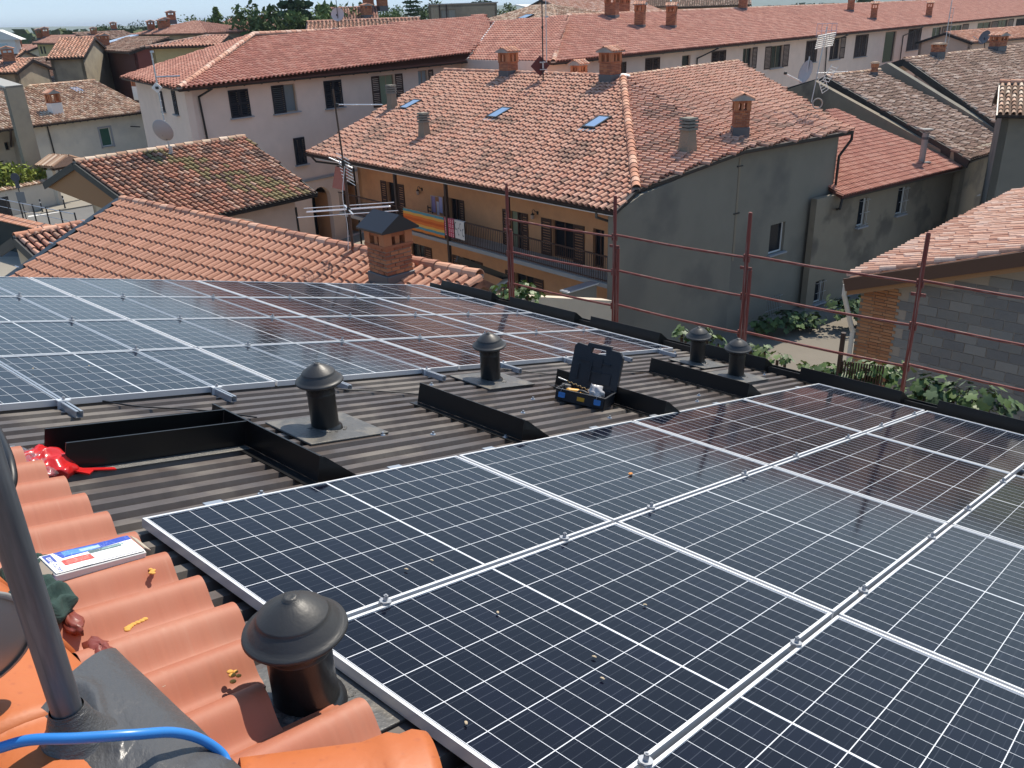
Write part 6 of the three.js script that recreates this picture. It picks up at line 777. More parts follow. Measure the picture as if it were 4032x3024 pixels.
farHouse('dull red hipped roof with three chimneys in the middle distance', [512, 139], [812, 132], [677, 90], 150, 'far', { hipL: 9, hipR: 9, chim: [[598, 122, 1], [640, 118, 1], [655, 112, 1.1], [677, 84, 1.2]], m: M.wallTan });
farHouse('wide flat red roof with dark gable left of the big trees', [851, 130], [1042, 125], [905, 88], 150, 'far', { slope: 15, m: M.wallGrey, chim: [[1030, 85, 1.6, 'flat'], [1085, 83, 1.8, 'flat']] });
farHouse('small red roof between the trees far behind', [805, 118], [890, 116], [830, 101], 190, 'far', { m: M.wallTan });
farHouse('reddish roof with two tall chimneys behind the range', [1302, 84], [1492, 72], [1432, 29], 115, 'far', { slope: 20, m: M.wallTan, chim: [[1445, 66, 1.1], [1452, 30, 1.1], [1506, 30, 1.1]] });
farHouse('narrow low roof just behind the ridge of the range', [1205, 122], [1660, 84], [1320, 84], 82, 'orangeDirty', { slope: 14, m: M.wallTan });
farHouse('tan hipped roof with a skylight behind the range', [1885, 90], [2190, 84], [2064, 26], 110, 'tan', { hipR: 8, hipL: 4, m: M.wallTan, extra: g => skylight(g.t, g.pl, on(2072, 74, g.pl), 1.6, 1.3, .3) });
farHouse('grey roof far behind at the top', [2170, 52], [2330, 42], [2240, 12], 170, 'brown', { m: M.wallTan });
farHouse('orange roof behind the brick chimneys of the range', [2270, 62], [2620, 48], [2420, 34], 105, 'pink', { m: M.wallCream });
farHouse('dark purple gabled roof at the top beyond the chimneys', [2490, 30], [2640, 18], [2540, -6], 160, 'dark', { m: M.wallPink });
farHouse('brown roof at the top right of the distant roofs', [2640, 30], [2960, 10], [2740, -10], 140, 'brown', { m: M.wallTan });
farHouse('far red roof at the left edge with small chimneys', [0, 205], [95, 206], [40, 178], 190, 'far', { chim: [[38, 188, 1], [66, 190, 1], [78, 190, 1]], m: M.wallCream });
farHouse('bright red roof low at the left edge', [-60, 290], [64, 286], [0, 238], 96, 'orangeDirty', { m: M.wallTan, chim: [[40, 250, 1]] });
farHouse('red roof with a white dormer at the left edge', [-60, 236], [58, 232], [0, 202], 130, 'orangeDirty', { m: M.wallCream, extra: g => { const p = on(24, 212, g.pl), d = mesh('dormer', merge([box(3.2, 1.6, 3, 0, .8, 0)]), M.white, g.t); d.position.copy(p); d.rotation.y = .3; mesh('dormer_roof', new THREE.ExtrudeGeometry(new THREE.Shape([[-2.4, 0], [2.4, 0], [0, 1.2]].map(q => new THREE.Vector2(...q))), { depth: 3.4, bevelEnabled: false }).translate(0, 1.6, -1.7), M.white, d); mesh('pane', box(1.4, .8, .05, 0, .8, 1.52), M.paneSky, d); } });
farHouse('weathered roof line behind the yellow house', [360, 160], [560, 150], [420, 125], 190, 'brown', { m: M.wallTan, chim: [[372, 140, 1.1], [450, 118, 1.1]] });
farHouse('small clay roof tucked behind the dark roofed house', [180, 232], [330, 226], [240, 212], 105, 'orangeDirty', { m: M.wallTan });
{ // corrugated shed and near left wall corner
  const A = atD(22, 345, 78), B = levelB([90, 338], A, 78), pl = slopePlane(A, B, 14), t = thing('corrugated_shed', 'whitish corrugated shed roof at the left edge', 'shed'), f = [A, B, ...[B, A].map(p => p.clone().add(V3(pl.in.x, .25, pl.in.z).multiplyScalar(7)))], g = []; for (let i = 0; i < 26; i++) { const k = i / 26, a = A.clone().lerp(B, k), b = f[3].clone().lerp(f[2], k); g.push(bar(a, b, .10, 6)); } mesh('roof_sheet', merge([slab(f, .06), ...g]), std([.42, .41, .38], .7), t); finishWall(t, makeWall(A.clone().setY(0), B.clone().setY(0), 0, A.y), M.wallGrey); settle(t, A.clone().setY(0));
  const C = at(-190, 385, 5.4), D = at(42, 356, 5.4), q = gable({ name: 'stepped_tile_house', label: 'grey house corner with brown tile edge at the far left', A: C, B: D, slope: 19, run: 2, pal: 'brown', seed: 113, pitch: .3, over: .3 }); q.done(M.wallGrey); }
{ // flat tan block
  const A = atD(1690, 80, 118), a = A.clone().setY(0), b = levelB([1958, 62], A, 118).setY(0), t = thing('flat_roofed_block', 'tan flat roofed block with dark stains behind the range', 'building'), top = atD(1672, 21, 118).y, w = makeWall(a, b, 0, top); w.holes.length = 0; const s = w.rect(1735, 38, 1795, 70); addWindow(t, w, s, { pane: std([.25, .25, .22], .5), frame: M.wallTan, sill: false }); finishWall(t, w, M.wallTan); const n = w.n.clone().multiplyScalar(-10), c = a.clone().add(n), d = b.clone().add(n); finishWall(t, makeWall(b, d, 0, top), M.wallTan); finishWall(t, makeWall(c, a, 0, top), M.wallTan); finishWall(t, makeWall(d, c, 0, top), M.wallTan); mesh('roof', slab([a, b, d, c].map(p => p.clone().setY(top - .1)), .2), M.concrete, t); mesh('coping', put(w, box(w.len + .3, .12, .4, w.len / 2, top + .06, -.1)), M.concrete, t); mesh('downpipe', put(w, merge([box(.16, top, .12, w.len * .16, top / 2, .07), box(.14, top, .1, w.len * .26, top / 2, .06)])), M.wood, t); settle(t, a); }
{ // white shed roof
  const A = atD(2236, 62, 150), B = levelB([2385, 54], A, 150), pl = slopePlane(A, B, 12), f = [A, B, ...[[B, 1], [A, 0]].map(([p]) => p.clone().add(V3(pl.in.x, .22, pl.in.z).multiplyScalar(9)))], t = thing('white_shed', 'shed with a white metal roof beyond the range', 'shed'); mesh('roof_sheet', slab(f, .15), std([.55, .56, .55], .6), t);  finishWall(t, makeWall(A.clone().setY(0), B.clone().setY(0), 0, A.y), M.wallTan); settle(t, A.clone().setY(0)); }

// ================================================================= trees
const leafMats = [[.065, .11, .030], [.085, .14, .036], [.115, .165, .045], [.042, .078, .032], [.13, .165, .05]].map(c => new THREE.MeshStandardMaterial({ color: col(c), roughness: .85, side: THREE.DoubleSide }));
function foliage(n, lobes, size, seed, flat = 0) {
  const r = rng(seed), p = [], uv = [];
  for (let i = 0; i < n; i++) { const L = lobes[Math.floor(r() * lobes.length)]; let x, y, z, l; do { x = r() * 2 - 1; y = r() * 2 - 1; z = r() * 2 - 1; l = x * x + y * y + z * z; } while (l > 1 || l < .12); const k = .65 + .45 * r(); const c = V3(L[0] + x * L[3] * k, L[1] + y * L[4] * k, L[2] + z * L[3] * k), s = size * (.5 + r()), a = V3(r() - .5, (r() - .5) * (flat ? .3 : 1), r() - .5).normalize(), b = V3(r() - .5, (r() - .5) * (flat ? .3 : 1), r() - .5).cross(a).normalize();
    const P = [c.clone().addScaledVector(a, -s), c.clone().addScaledVector(b, -s * .45).addScaledVector(a, -s * .1), c.clone().addScaledVector(a, s), c.clone().addScaledVector(b, s * .45).addScaledVector(a, .1 * s)]; for (const t of [0, 1, 2, 0, 2, 3]) { p.push(P[t].x, P[t].y, P[t].z); uv.push(0, 0); } }
  const g = new THREE.BufferGeometry(); g.setAttribute('position', new THREE.Float32BufferAttribute(p, 3)); g.setAttribute('uv', new THREE.Float32BufferAttribute(uv, 2)); g.computeVertexNormals(); return g;
}
function tree(label, px, py, D, h, w, m, kind = 'broad', group = 'trees behind the roofs', nl = 1600) {      // px, py: pixel of the crown's top
  const top = atD(px, py, D), H0 = top.y, base = V3(top.x, 0, top.z), t = thing(kind === 'conifer' ? 'conifer_tree' : 'tree', label, 'tree', base, group), r = rng(px * 7 + py + D), hh = Math.min(h, H0), lob = [], y0 = H0 - hh;
  mesh('trunk', merge([bar(V3(0, 0, 0), V3(0, H0 - hh * .15, 0), Math.max(.18, hh * .03), 8, .06), ...[0, 1, 2, 3].map(i => bar(V3(0, y0 + hh * (.15 + .12 * i), 0), V3(Math.cos(i * 2.2) * w * .6, y0 + hh * (.35 + .12 * i), Math.sin(i * 2.2) * w * .6), .1, 6, .03))]), M.wood, t);
  if (kind === 'conifer') for (let i = 0; i < 13; i++) { const k = i / 12, rad = w * (1 - .75 * k) * (.8 + .4 * r()); for (let j = 0; j < 4; j++) { const a = r() * 6.28; lob.push([Math.cos(a) * rad * .6, y0 + hh * (.05 + .93 * k), Math.sin(a) * rad * .6, rad * .55 + .3, hh * .028]); } }
  else if (kind === 'poplar') for (let i = 0; i < 12; i++) { const k = i / 11, rad = w * Math.sin(Math.PI * (.15 + .8 * k)); lob.push([(r() - .5) * rad, y0 + hh * (.08 + .88 * k), (r() - .5) * rad, rad * (.6 + .3 * r()), hh * .07]); }
  else for (let i = 0; i < 24; i++) { const a = r() * 6.28, q = Math.sqrt(r()), yy = r(), rad = w * (.25 + .25 * r()); lob.push([Math.cos(a) * w * q * .8, y0 + hh * (.2 + .72 * Math.pow(yy, .75) * (1 - .25 * q * q)), Math.sin(a) * w * q * .8, rad, rad * .75]); }
  mesh('crown', foliage(nl, lob, Math.max(.22, hh * .034) * (kind === 'conifer' ? 1.1 : 1), px + py * 3 + 1, kind === 'conifer'), leafMats[m], t); return t;
}
tree('huge dark cedar standing behind the red roofs', 1160, -70, 132, 16, 5.6, 3, 'conifer', 'big trees above the red roofs', 4200);
tree('broad leafy tree left of the dark cedar', 1055, -14, 138, 13, 6.2, 0, 'broad', undefined, 3000);
tree('lighter green tree just right of the cedar', 1240, -35, 130, 13, 5.2, 1, 'broad', undefined, 3000);
tree('small grey-green tree between the dish and the red roof', 1352, 2, 118, 9, 4.6, 1, 'broad', undefined, 2000);
tree('slender light green poplar left of the cedar', 852, 34, 165, 10, 3.6, 2, 'poplar', undefined, 1800);
tree('rounded mid-green tree beside the light poplar', 790, 58, 175, 8, 5, 0); tree('dark round bush-like tree right of the light poplar', 905, 66, 172, 8, 6, 0); tree('green tree left in the distance above the brown roof', 428, 82, 260, 9, 5, 0); tree('flat topped pine above the hipped roof', 538, 82, 260, 6, 4.5, 3); tree('dark tree left of the hipped roof', 620, 76, 230, 6, 3, 3); tree('narrow tree behind the chimney of the hipped roof', 652, 72, 230, 6, 2.2, 1, 'poplar'); tree('yellow-green bushy tree right of the hipped roof', 735, 74, 160, 7, 3.5, 4); tree('small dark tree by the wide flat red roof', 985, 58, 200, 6, 2.8, 3); tree('low tree beyond the house with tall chimneys', 1420, 14, 150, 5, 2, 2, 'poplar'); tree('greyish tree at the top right of the cedar group', 1520, 12, 170, 6, 4, 1);
for (const [x, y, w, m, k, l] of [[1625, -12, 6, 3, 'conifer', 'tall dark conifer behind the flat tan block'], [1700, -6, 5, 0, 'broad', 'dark tree rising above the flat tan block'], [1765, 0, 5, 1, 'broad', 'mid-green tree above the flat tan block'], [1900, -10, 6, 3, 'conifer', 'dark conifer right above the flat tan block'], [2010, 2, 5, 4, 'broad', 'light green tree beyond the tan hipped roof'], [2075, -4, 5, 0, 'broad', 'dark green tree beyond the skylight roof'], [2135, 8, 4, 2, 'broad', 'bright green bush beside the skylight roof'], [2210, -14, 7, 3, 'broad', 'dark tree behind the grey far roof'], [2330, -12, 7, 0, 'broad', 'tree behind the white shed'], [2420, -18, 6, 1, 'broad', 'tree above the orange roof at top'], [2600, -30, 6, 0, 'broad', 'tree at the top edge over the purple roof'], [1560, 20, 4, 2, 'broad', 'light tree left of the flat tan block']]) tree(l, x, y, 175, 9, w * .7, m, k, undefined, 1400);
{ // far woods and hedges on the plain, too many to count
  const r = rng(881), one = mergeGeometries([foliage(60, [[0, 3, 0, 3.2, 2.6], [3, 2.2, 1, 2.4, 2], [-3, 2.4, -1, 2.6, 2]], 1.3, 5)], false), n = 1500, im = new THREE.InstancedMesh(one, new THREE.MeshStandardMaterial({ color: 0xffffff, roughness: .9, side: THREE.DoubleSide }), n), m = new THREE.Matrix4(), q = new THREE.Quaternion();
  for (let i = 0; i < n; i++) { const az = -.62 + 1.2 * r(), band = r(), D = 240 + 2600 * Math.pow(band, 1.7), s = .8 + r() * 1.2; q.setFromAxisAngle(V3(0, 1, 0), r() * 6); m.compose(V3(Math.sin(az) * D, -.3, -Math.cos(az) * D), q, V3(s * 1.5, s * (.6 + .8 * r()), s * 1.5)); im.setMatrixAt(i, m); const c = mix([.035, .06, .022], [.085, .11, .04], r()); im.setColorAt(i, col(c)); }
  im.name = 'far_wood'; scene.add(im); tag(im, 'distant woods and hedges spread over the plain to the horizon', 'woods', null, 'stuff');
  const rh = rng(883), hg = merge([box(9, 5, 8, 0, 2.5, 0)]), roofG = new THREE.ExtrudeGeometry(new THREE.Shape([[-5, 0], [5, 0], [0, 2]].map(p => new THREE.Vector2(...p))), { depth: 9.4, bevelEnabled: false }).translate(0, 5, -4.7), hm = new THREE.InstancedMesh(hg, std([.42, .37, .30], .9), 160), rm = new THREE.InstancedMesh(roofG, std([.33, .15, .10], .9), 160);
  for (let i = 0; i < 160; i++) { const az = -.62 + 1.15 * rh(), D = 260 + 1500 * rh() * rh(); q.setFromAxisAngle(V3(0, 1, 0), rh() * 3); m.compose(V3(Math.sin(az) * D, 0, -Math.cos(az) * D), q, V3(.8 + .8 * rh(), .7 + .5 * rh(), .8 + 1.2 * rh())); hm.setMatrixAt(i, m); rm.setMatrixAt(i, m); }
  const ft = thing('far_houses', 'far-off houses of the town scattered over the plain', 'houses'); ft.userData.kind = 'stuff'; hm.name = 'walls'; rm.name = 'roofs'; ft.add(hm, rm);
  const hr = rng(887), hp = [], rp2 = []; const prof = a => 18 + 26 * Math.max(0, Math.sin(a * 5 + 1)) + 14 * Math.sin(a * 13 + 2) + 40 * Math.max(0, a + .25); const gq = (a, b, c, d) => { for (const p of [a, b, c, a, c, d]) { hp.push(p.x, p.y, p.z); rp2.push(p.x / 400, p.y / 400); } }; const pt = (a, y, D) => V3(Math.sin(a) * D, y, -Math.cos(a) * D); void hr;
  for (let i = 0; i < 120; i++) { const a = -.75 + 1.5 * i / 120, b = -.75 + 1.5 * (i + 1) / 120; gq(pt(a, 0, 5600), pt(b, 0, 5600), pt(b, prof(b), 6200), pt(a, prof(a), 6200)); gq(pt(a, prof(a), 6200), pt(b, prof(b), 6200), pt(b, 0, 6800), pt(a, 0, 6800)); } const g = new THREE.BufferGeometry(); g.setAttribute('position', new THREE.Float32BufferAttribute(hp, 3)); g.setAttribute('uv', new THREE.Float32BufferAttribute(rp2, 2)); g.computeVertexNormals(); struct('hills', g, std([.10, .13, .07], 1)); }

// ================================================================= street at the left
{ const px = [[330, 905], [-40, 905], [-40, 830], [205, 872], [300, 815], [420, 790]].map(q => at(q[0], q[1], .02)); void px;
  const s = [[420, 1010], [-200, 1010], [-200, 870], [60, 842], [160, 838], [300, 818], [420, 795]].map(q => at(q[0], q[1], .012)); struct('road', flat(s.map(p => [p.x, p.z]), .012), M.asphalt);
  const k = [at(160, 838, .12), at(300, 816, .12), at(430, 793, .12), at(430, 770, .12), at(300, 796, .12), at(170, 812, .12)]; struct('pavement', slab(k, .13), M.pavement);
  const ln = [at(110, 850, .016), at(235, 830, .016), at(238, 834, .016), at(112, 855, .016)]; struct('road_marking', flat(ln.map(p => [p.x, p.z]), .016), M.white);
  // garden wall with tile coping
  const t = thing('garden_wall', 'plastered garden wall with a clay tile coping beside the street', 'wall'), a = at(-60, 875, 0), b = at(225, 810, 0), w = makeWall(a, b, 0, 2.3), tp = w.loc(180, 735)[1]; w.y1 = Math.min(3.2, Math.max(1.9, tp)); finishWall(t, w, M.wallE, null, .35);
  const pal = PAL.tan, nt = Math.round(w.len / .26); for (let i = 0; i < nt; i++) { const m = mesh('coping_tile', halfRound(.13, .10, .55, 6), tileMat(pal[i % 5]), t); const q = new THREE.Quaternion().setFromRotationMatrix(new THREE.Matrix4().extractRotation(w.mat)); m.quaternion.copy(q); m.rotateX(.35); m.position.copy(V3(i * .26 + .13, w.y1 + .02, .16).applyMatrix4(w.mat)); }
  mesh('gate_opening', put(w, box(1.6, 1.5, .02, w.len * .24, .75, .012)), M.steelDark, t);
  const pil = mesh('gate_pier', rbox(.5, w.y1 + .9, .5, 0, (w.y1 + .9) / 2, 0, .02), M.wallE, t); pil.position.copy(V3(w.len + .25, 0, -.1).applyMatrix4(w.mat)); settle(t, a);
  const gp = V3(w.len + 1.4, 0, -.2).applyMatrix4(w.mat), gt = thing('gate_canopy', 'little tiled gate canopy over the end of the garden wall', 'canopy', gp); { const q = Math.atan2(-w.e.z, w.e.x); gt.rotation.y = q; const sh = new THREE.Shape([[-1.5, 0], [1.5, 0], [1.5, .1], [0, .75], [-1.5, .1]].map(p => new THREE.Vector2(...p))); mesh('roof', new THREE.ExtrudeGeometry(sh, { depth: 2.2, bevelEnabled: false }).translate(0, w.y1 + 1.1, -1.1), tileMat(PAL.brown[1]), gt); for (const s2 of [-1, 1]) for (let i = 0; i < 8; i++) { const m = mesh('roof_tile', halfRound(.14, .11, 1.6, 6), tileMat(PAL.tan[i % 5]), gt); m.rotation.set(0, s2 * Math.PI / 2, 0, 'YXZ'); m.rotation.x = .41; m.position.set(s2 * 1.55, w.y1 + 1.2, -1.0 + i * .28); } for (const x of [-1.1, 1.1]) mesh('pier', box(.3, w.y1 + 1.1, .3, x, (w.y1 + 1.1) / 2, 0), M.wallE, gt); mesh('beam', merge([box(2.4, .2, .2, 0, w.y1 + .95, .5), box(2.4, .2, .2, 0, w.y1 + .95, -.5)]), M.wood, gt); }
  const bp = V3(w.len * .42, 0, -1.3).applyMatrix4(w.mat), bush = thing('bush', 'bright yellow-green bush growing over the garden wall', 'bush', bp); mesh('foliage', foliage(3800, [[0, 2.3, 0, 1.5, 1.2], [2, 2.5, 0, 1.3, 1.1], [-2, 2.4, 0, 1.5, 1.1], [3.4, 2.2, 0, 1, .9], [-3.6, 2.2, .2, 1.2, 1], [.8, 3.1, 0, 1, .7]].map(l => [l[0], l[1], l[2], l[3], l[4]]), .17, 91), new THREE.MeshStandardMaterial({ color: col([.22, .26, .035]), roughness: .8, side: THREE.DoubleSide }), bush); mesh('stem', merge([bar(V3(0, 0, 0), V3(.2, 2.2, 0), .08), bar(V3(1.6, 0, 0), V3(2, 2.2, 0), .07), bar(V3(-2, 0, 0), V3(-2.2, 2.2, 0), .07)]), M.wood, bush); bush.rotation.y = Math.atan2(-w.e.z, w.e.x);
  const bol = (x, y, l) => { const p = at(x, y, .12), o = thing('bollard', l, 'bollard', p, 'bollards along the street'); mesh('post', lathe([[.07, 0], [.07, .05], [.055, .07], [.05, .85], [.062, .87], [.062, .93], [.04, .98], [0, 1.0]], 14), M.steelDark, o); mesh('band', new THREE.CylinderGeometry(.056, .056, .10, 14).translate(0, .74, 0), M.white, o); };
  bol(257, 820, 'dark street bollard at the middle of the street by the orange roof'); bol(168, 834, 'street bollard left, in front of the garden wall');
  const sp = at(106, 870, 0), sg = thing('road_sign', 'round road sign seen from behind with a plate below it', 'road sign', sp); mesh('post', new THREE.CylinderGeometry(.035, .035, 3.3, 10).translate(0, 1.65, 0), M.steelDark, sg); const dsk = mesh('disc', new THREE.CylinderGeometry(.33, .33, .02, 28).rotateX(Math.PI / 2).translate(0, 3.2, .05), std([.05, .055, .07], .6), sg); void dsk; mesh('plate', rbox(.32, .45, .02, .02, 2.65, .05, .005), std([.06, .065, .08], .6), sg); mesh('mirror_plate', rbox(.62, .8, .03, .05, 1.75, .05, .005), std([.20, .20, .20], .6), sg);
  // green retaining wall with its tile strip and rail
  const g = thing('green_retaining_wall', 'dark green garden wall topped with a strip of clay tiles', 'wall'), ga = at(38, 905, 1.9), gb = at(205, 915, 1.9); const g0 = at(35, 868, 2.0), g1 = at(215, 915, 2.0), wg = makeWall(at(-60, 960, 0), g1.clone().setY(0), 0, 2.0); void ga; void gb; void g0; finishWall(g, wg, std([.012, .020, .018], .8)); const nn = Math.round(wg.len / .22); for (let i = 0; i < nn; i++) { const m = mesh('coping_tile', halfRound(.11, .09, .7, 6), tileMat(PAL.orange[i % 5]), g); m.quaternion.setFromRotationMatrix(new THREE.Matrix4().extractRotation(wg.mat)); m.rotateX(.25); m.position.copy(V3(i * .22 + .1, 2.0, .25).applyMatrix4(wg.mat)); }
  settle(g, V3(g1.x, 0, g1.z));
  const f = thing('street_railing', 'thin grey railing with dark posts along the top of the green wall', 'railing'); const fa = V3(0, 2.1, -.7).applyMatrix4(wg.mat), fb = V3(wg.len + 1.5, 2.1, -.7).applyMatrix4(wg.mat); for (let i = 0; i <= 7; i++) { const p = fa.clone().lerp(fb, i / 7); mesh('post', bar(p, p.clone().add(V3(0, 1.1, 0)), .045, 8), M.steelDark, f); } mesh('rail', merge([bar(fa.clone().add(V3(0, 1.0, 0)), fb.clone().add(V3(0, 1.0, 0)), .03), bar(fa.clone().add(V3(0, .5, 0)), fb.clone().add(V3(0, .5, 0)), .02)]), M.zinc, f); settle(f, fa); }

// ================================================================= antennas on the clay roof
function yagi(t, y, len, n, el, rot, tilt = 0) { const g = [bar(V3(-len / 2, 0, 0), V3(len / 2, 0, 0), .012, 6)]; for (let i = 0; i < n; i++) { const x = -len / 2 + len * (i + .3) / n; g.push(bar(V3(x, 0, -el * (1 - .35 * i / n) / 2), V3(x, 0, el * (1 - .35 * i / n) / 2), .006, 5)); } const m = mesh('aerial', merge(g), M.aluminium, t); m.position.y = y; m.rotation.set(tilt, rot, 0); return m; }
{ const b = on(1392, 1000, plB), t = thing('aerial_mast', 'rusty mast with television aerials left of the brick chimney', 'antenna mast', b); mesh('mast', merge([bar(V3(0, -.1, 0), V3(0, 1.9, 0), .028, 10), bar(V3(0, 1.8, 0), V3(-.05, 3.25, 0), .018, 8)]), std([.09, .055, .04], .7, { metalness: .3 }), t);
  yagi(t, 2.95, .95, 3, .10, -.35).position.x = .45; const vh = mesh('aerial', merge([bar(V3(-.1, 0, -.35), V3(.1, 0, .35), .016, 8), ...[[-.32, 1.85], [-.08, 1.7], [-.02, 1.7], [.30, 2.0]].map(([z, l]) => bar(V3(-l / 2, 0, z), V3(l / 2, 0, z), .009, 6)), new THREE.TorusGeometry(.03, .009, 6, 10, Math.PI).rotateX(Math.PI / 2).rotateY(-Math.PI / 2).translate(.85, 0, -.05)]), M.aluminium, t); vh.position.y = .92; vh.rotation.set(.08, .12, 0);
  const uh = mesh('aerial', merge([bar(V3(-.25, .12, 0), V3(.2, -.1, 0), .014, 6), ...[0, 1, 2, 3, 4, 5, 6, 7].map(i => bar(V3(-.15 + i * .01, .16 - i * .07, -.3), V3(.2 + i * .01, .10 - i * .07, .3), .006, 5))]), M.aluminium, t); uh.position.set(-.03, 1.85, 0); mesh('clamp', merge([rbox(.07, .1, .07, 0, .92, 0, .01), rbox(.07, .1, .07, 0, 1.85, 0, .01), rbox(.06, .08, .06, 0, 2.95, 0, .01)]), M.steelDark, t); mesh('downlead', tube([V3(.02, 1.8, .03), V3(-.08, 1.2, .05), V3(-.05, .6, .06), V3(-.1, 0, .05)], .008, 24, 5), M.white, t); mesh('mast_foot', new THREE.ConeGeometry(.09, .35, 8).translate(0, .1, 0), std([.25, .07, .03], .8), t); }
{ const q = (x, y) => [2900 + x * .63, y * .63], p = atD(...q(468, 640), 43), t = thing('aerial_cluster', 'cluster of television aerials and a thin dish above the annex wall', 'antenna mast', p); const top = atD(...q(495, 170), 43).y - p.y; mesh('mast', merge([bar(V3(0, 0, 0), V3(.35, top, 0), .025, 8), bar(V3(-.35, top * .28, 0), V3(-.3, top * .62, 0), .03, 8)]), M.zinc, t);
  const g = []; for (let i = 0; i < 7; i++) g.push(box(.85, .045, .03, 0, i * .1, 0)); g.push(box(.04, .7, .03, 0, .3, .03)); const m = mesh('grid_aerial', merge(g), M.white, t); m.position.set(.3, top * .74, 0); m.rotation.set(.5, .2, .05); const l = []; for (let i = 0; i < 6; i++) l.push(bar(V3(0, i * .13, 0), V3(.3, i * .13 + .05, 0), .014, 5)); l.push(bar(V3(0, 0, 0), V3(0, .75, 0), .016, 5), bar(V3(.3, .05, 0), V3(.3, .8, 0), .016, 5)); const m2 = mesh('panel_aerial', merge(l), M.white, t); m2.position.set(.4, top * .30, 0); m2.rotation.z = -.5; const m3 = mesh('panel_aerial', merge(l), M.white, t); m3.position.set(.45, top * .12, 0); m3.rotation.z = .4; yagi(t, top * .40, 1.5, 8, .3, .1).position.x = .8; const bx = []; for (let i = 0; i < 5; i++) bx.push(bar(V3(-.45 + i * .22, 0, 0), V3(-.45 + i * .22, .55, 0), .010, 5)); bx.push(bar(V3(-.45, .55, 0), V3(.43, .55, 0), .01, 5), bar(V3(-.45, .25, 0), V3(.43, .25, 0), .01, 5)); mesh('frame_aerial', merge(bx), std([.35, .32, .42], .6), t).position.set(.35, top * .87, 0);
  const D = mesh('dish', lathe([[0, -.07], [.3, -.05], [.5, -.01], [.52, 0], [.5, -.015]], 24), std([.33, .33, .33], .5), t); D.position.set(-.42, top * .42, 0); D.quaternion.setFromUnitVectors(V3(0, 1, 0), V3(-.93, .3, .2).normalize()); mesh('feed_arm', bar(V3(-.5, top * .28, 0), V3(-1.3, top * .40, 0), .03), M.white, t); mesh('lnb', rbox(.14, .12, .1, -1.32, top * .41, 0, .02), M.steelDark, t); mesh('cable_ring', new THREE.TorusGeometry(.22, .03, 6, 20).translate(.25, -.05, .1), M.concrete, t); }

// ================================================================= plants by the eave and in the courtyard
function figLeaf() { const s = new THREE.Shape(); const n = 26; for (let i = 0; i <= n; i++) { const a = -Math.PI * .86 + i / n * Math.PI * 1.72, r = .5 * (.62 + .38 * Math.pow(Math.abs(Math.cos(a * 2.5 / 1.0)), .9)) * (1 - .12 * Math.abs(a) / Math.PI); const x = Math.sin(a) * r, y = Math.cos(a) * r; i ? s.lineTo(x, y) : s.moveTo(x, y); } s.lineTo(0, -.22); s.closePath(); const g = new THREE.ShapeGeometry(s).rotateX(-Math.PI / 2).translate(0, 0, -.3), p = g.attributes.position; for (let i = 0; i < p.count; i++) p.setY(i, .10 * Math.abs(p.getX(i)) - .12 * p.getZ(i) * p.getZ(i)); g.computeVertexNormals(); return g; }
const FIG = figLeaf(), figMats = [[.085, .15, .022], [.062, .115, .02], [.11, .18, .03]].map(c => new THREE.MeshPhysicalMaterial({ color: col(c), roughness: .55, transmission: .25, thickness: 0, side: THREE.DoubleSide }));
function plant(name, label, cat, pts, size, n, spread, mats = figMats, base = 0, group) { // stems up to the given tips, with leaves round each tip
  const c = pts.reduce((a, p) => a.add(p), V3(0, 0, 0)).multiplyScalar(1 / pts.length), b = V3(c.x, base, c.z), t = thing(name, label, cat, b, group), r = rng(Math.round(c.x * 31 + c.z * 17 + 900)), st = [];
  for (const p of pts) { const q = p.clone().sub(b); st.push(tube([V3(q.x * .3, 0, q.z * .3), V3(q.x * .7, q.y * .5, q.z * .7), q], .02, 12, 5));
    for (let i = 0; i < n; i++) { const m = mesh('leaf', FIG, mats[Math.floor(r() * mats.length)], t), a = r() * 6.28, k = r(); m.position.set(q.x + Math.cos(a) * spread * k, q.y - spread * .9 * r() + .1, q.z + Math.sin(a) * spread * k); m.rotation.set(-.2 - .7 * r(), -a - Math.PI / 2 + (r() - .5), (r() - .5) * .8, 'YXZ'); m.scale.setScalar(size * (.6 + .7 * r())); } }
  mesh('stem', merge(st), M.wood, t); return t; }
const ePl = (x, y, u) => { const v = ray(x, y), o = V3(0, H, 0), A = rp(u, 0, 0), n = U.clone().setY(0).normalize(); return o.addScaledVector(v, n.dot(A.clone().sub(o)) / n.dot(v)); };
plant('leafy_shrub', 'bright green leafy shrub beside the first scaffold post', 'shrub', [[1985, 1140], [2050, 1130], [2075, 1160], [1960, 1165], [2020, 1160], [2060, 1190]].map(q => ePl(q[0], q[1], 9.0)), .13, 34, .26);
plant('leafy_shrub', 'small leafy shoots behind the left of the paired vents', 'shrub', [[2685, 1310], [2700, 1330], [2785, 1320], [2800, 1345], [2830, 1355]].map(q => ePl(q[0], q[1], 8.5)), .10, 12, .12);
plant('leafy_shrub', 'sparse leafy shoots right of the paired vents', 'shrub', [[2955, 1375], [3010, 1385], [3060, 1420], [3090, 1430], [3160, 1450], [2985, 1400]].map(q => ePl(q[0], q[1], 8.5)), .09, 9, .10);
plant('fig_tree', 'fig tree with broad lobed leaves in front of the brick pillar', 'fig tree', [[3270, 1460], [3310, 1470], [3350, 1465], [3380, 1480], [3420, 1450], [3460, 1445], [3500, 1460], [3330, 1500], [3400, 1500], [3290, 1490]].map(q => ePl(q[0], q[1], 8.8)), .135, 26, .24);
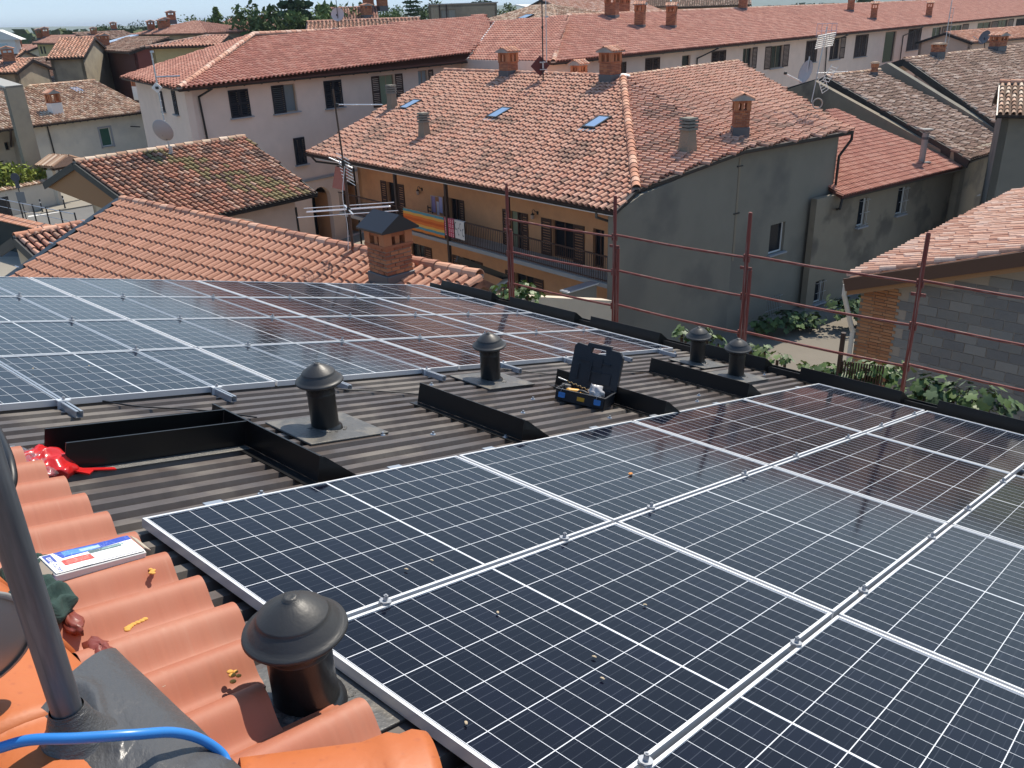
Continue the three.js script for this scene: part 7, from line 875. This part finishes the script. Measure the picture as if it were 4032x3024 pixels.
plant('fig_tree', 'fig tree growing against the concrete block wall', 'fig tree', [[3620, 1520], [3650, 1500], [3700, 1550], [3640, 1560], [3760, 1545], [3820, 1530], [3880, 1550], [3900, 1580], [3800, 1580], [3720, 1590]].map(q => ePl(q[0], q[1], 9.6)), .15, 30, .34, [figMats[1], leafMats[3], leafMats[3], leafMats[0], figMats[0]]);
plant('potted_plant', 'leafy potted plant at the foot of the grey wall, nearest the roof', 'plant', [at(3000, 1265, .6), at(3030, 1255, .8)], .28, 60, .5, [leafMats[3], leafMats[0]], 0); plant('potted_plant', 'arching dark potted plant in the middle of the courtyard wall', 'plant', [at(3100, 1240, .9), at(3130, 1235, .8)], .30, 70, .6, [leafMats[3], leafMats[0]], 0); plant('potted_plant', 'white flowering potted plant by the courtyard wall', 'plant', [at(3210, 1240, .8), at(3180, 1260, .5)], .24, 60, .5, [leafMats[3], leafMats[0]], 0); plant('oleander_shrub', 'dark oleander with white flowers beside the barred window', 'shrub', [at(3320, 1180, 1.3), at(3380, 1175, 1.4), at(3440, 1190, 1.2), at(3500, 1180, 1.2)], .28, 90, .8, [leafMats[3], leafMats[0]], 0);
{ const r = rng(993); [[3210, 1255], [3225, 1262], [3195, 1248], [3440, 1160], [3470, 1178], [3500, 1190], [3420, 1145], [3380, 1150]].forEach(([x, y]) => { void r; void x; void y; }); }
{ const t = thing('courtyard_fence', 'thin rusty fence bars standing between the fig tree and the pillar', 'fence'), a = ePl(3310, 1420, 8.6), b = ePl(3480, 1440, 8.6); for (let i = 0; i <= 16; i++) { const p = a.clone().lerp(b, i / 16); mesh('bar', bar(p.clone().add(V3(0, -2.2, 0)), p, .010, 6), M.wood, t); } mesh('rail', merge([bar(a.clone().add(V3(0, -.3, 0)), b.clone().add(V3(0, -.3, 0)), .014, 6)]), M.wood, t); mesh('post', bar(ePl(3300, 1480, 8.6).setY(0), ePl(3322, 1310, 8.6), .03, 8), M.wood, t); settle(t, a.clone().setY(0)); }
{ const w = balc.w, fl = balc.fl, t = thing('parapet_wall', 'short grey parapet wall with a metal coping beside the balcony', 'wall'), p = at(2300, 1120, 4.2); void p; const e = w.e, n = w.n, b = w.a.clone().addScaledVector(e, w.len - .2).setY(0), wl = makeWall(b.clone().addScaledVector(n, 3.2), b.clone().addScaledVector(n, 1.2), 0, fl + .95); void wl; const g = box(.28, fl + .1, 1.5, 0, (fl + .1) / 2, 0); const m = mesh('wall', g, M.wallGrey, t); const pos = b.clone().addScaledVector(n, 2.6).addScaledVector(e, -.3); t.position.copy(pos); t.quaternion.setFromRotationMatrix(new THREE.Matrix4().extractRotation(w.mat)); void m; mesh('coping', rbox(.42, .06, 1.6, 0, fl + .13, 0, .01), M.zinc, t); }
// ================================================================= air
scene.fog = new THREE.FogExp2(new THREE.Color().setRGB(.70, .80, .92), .00011);
renderer.render(scene, camera);
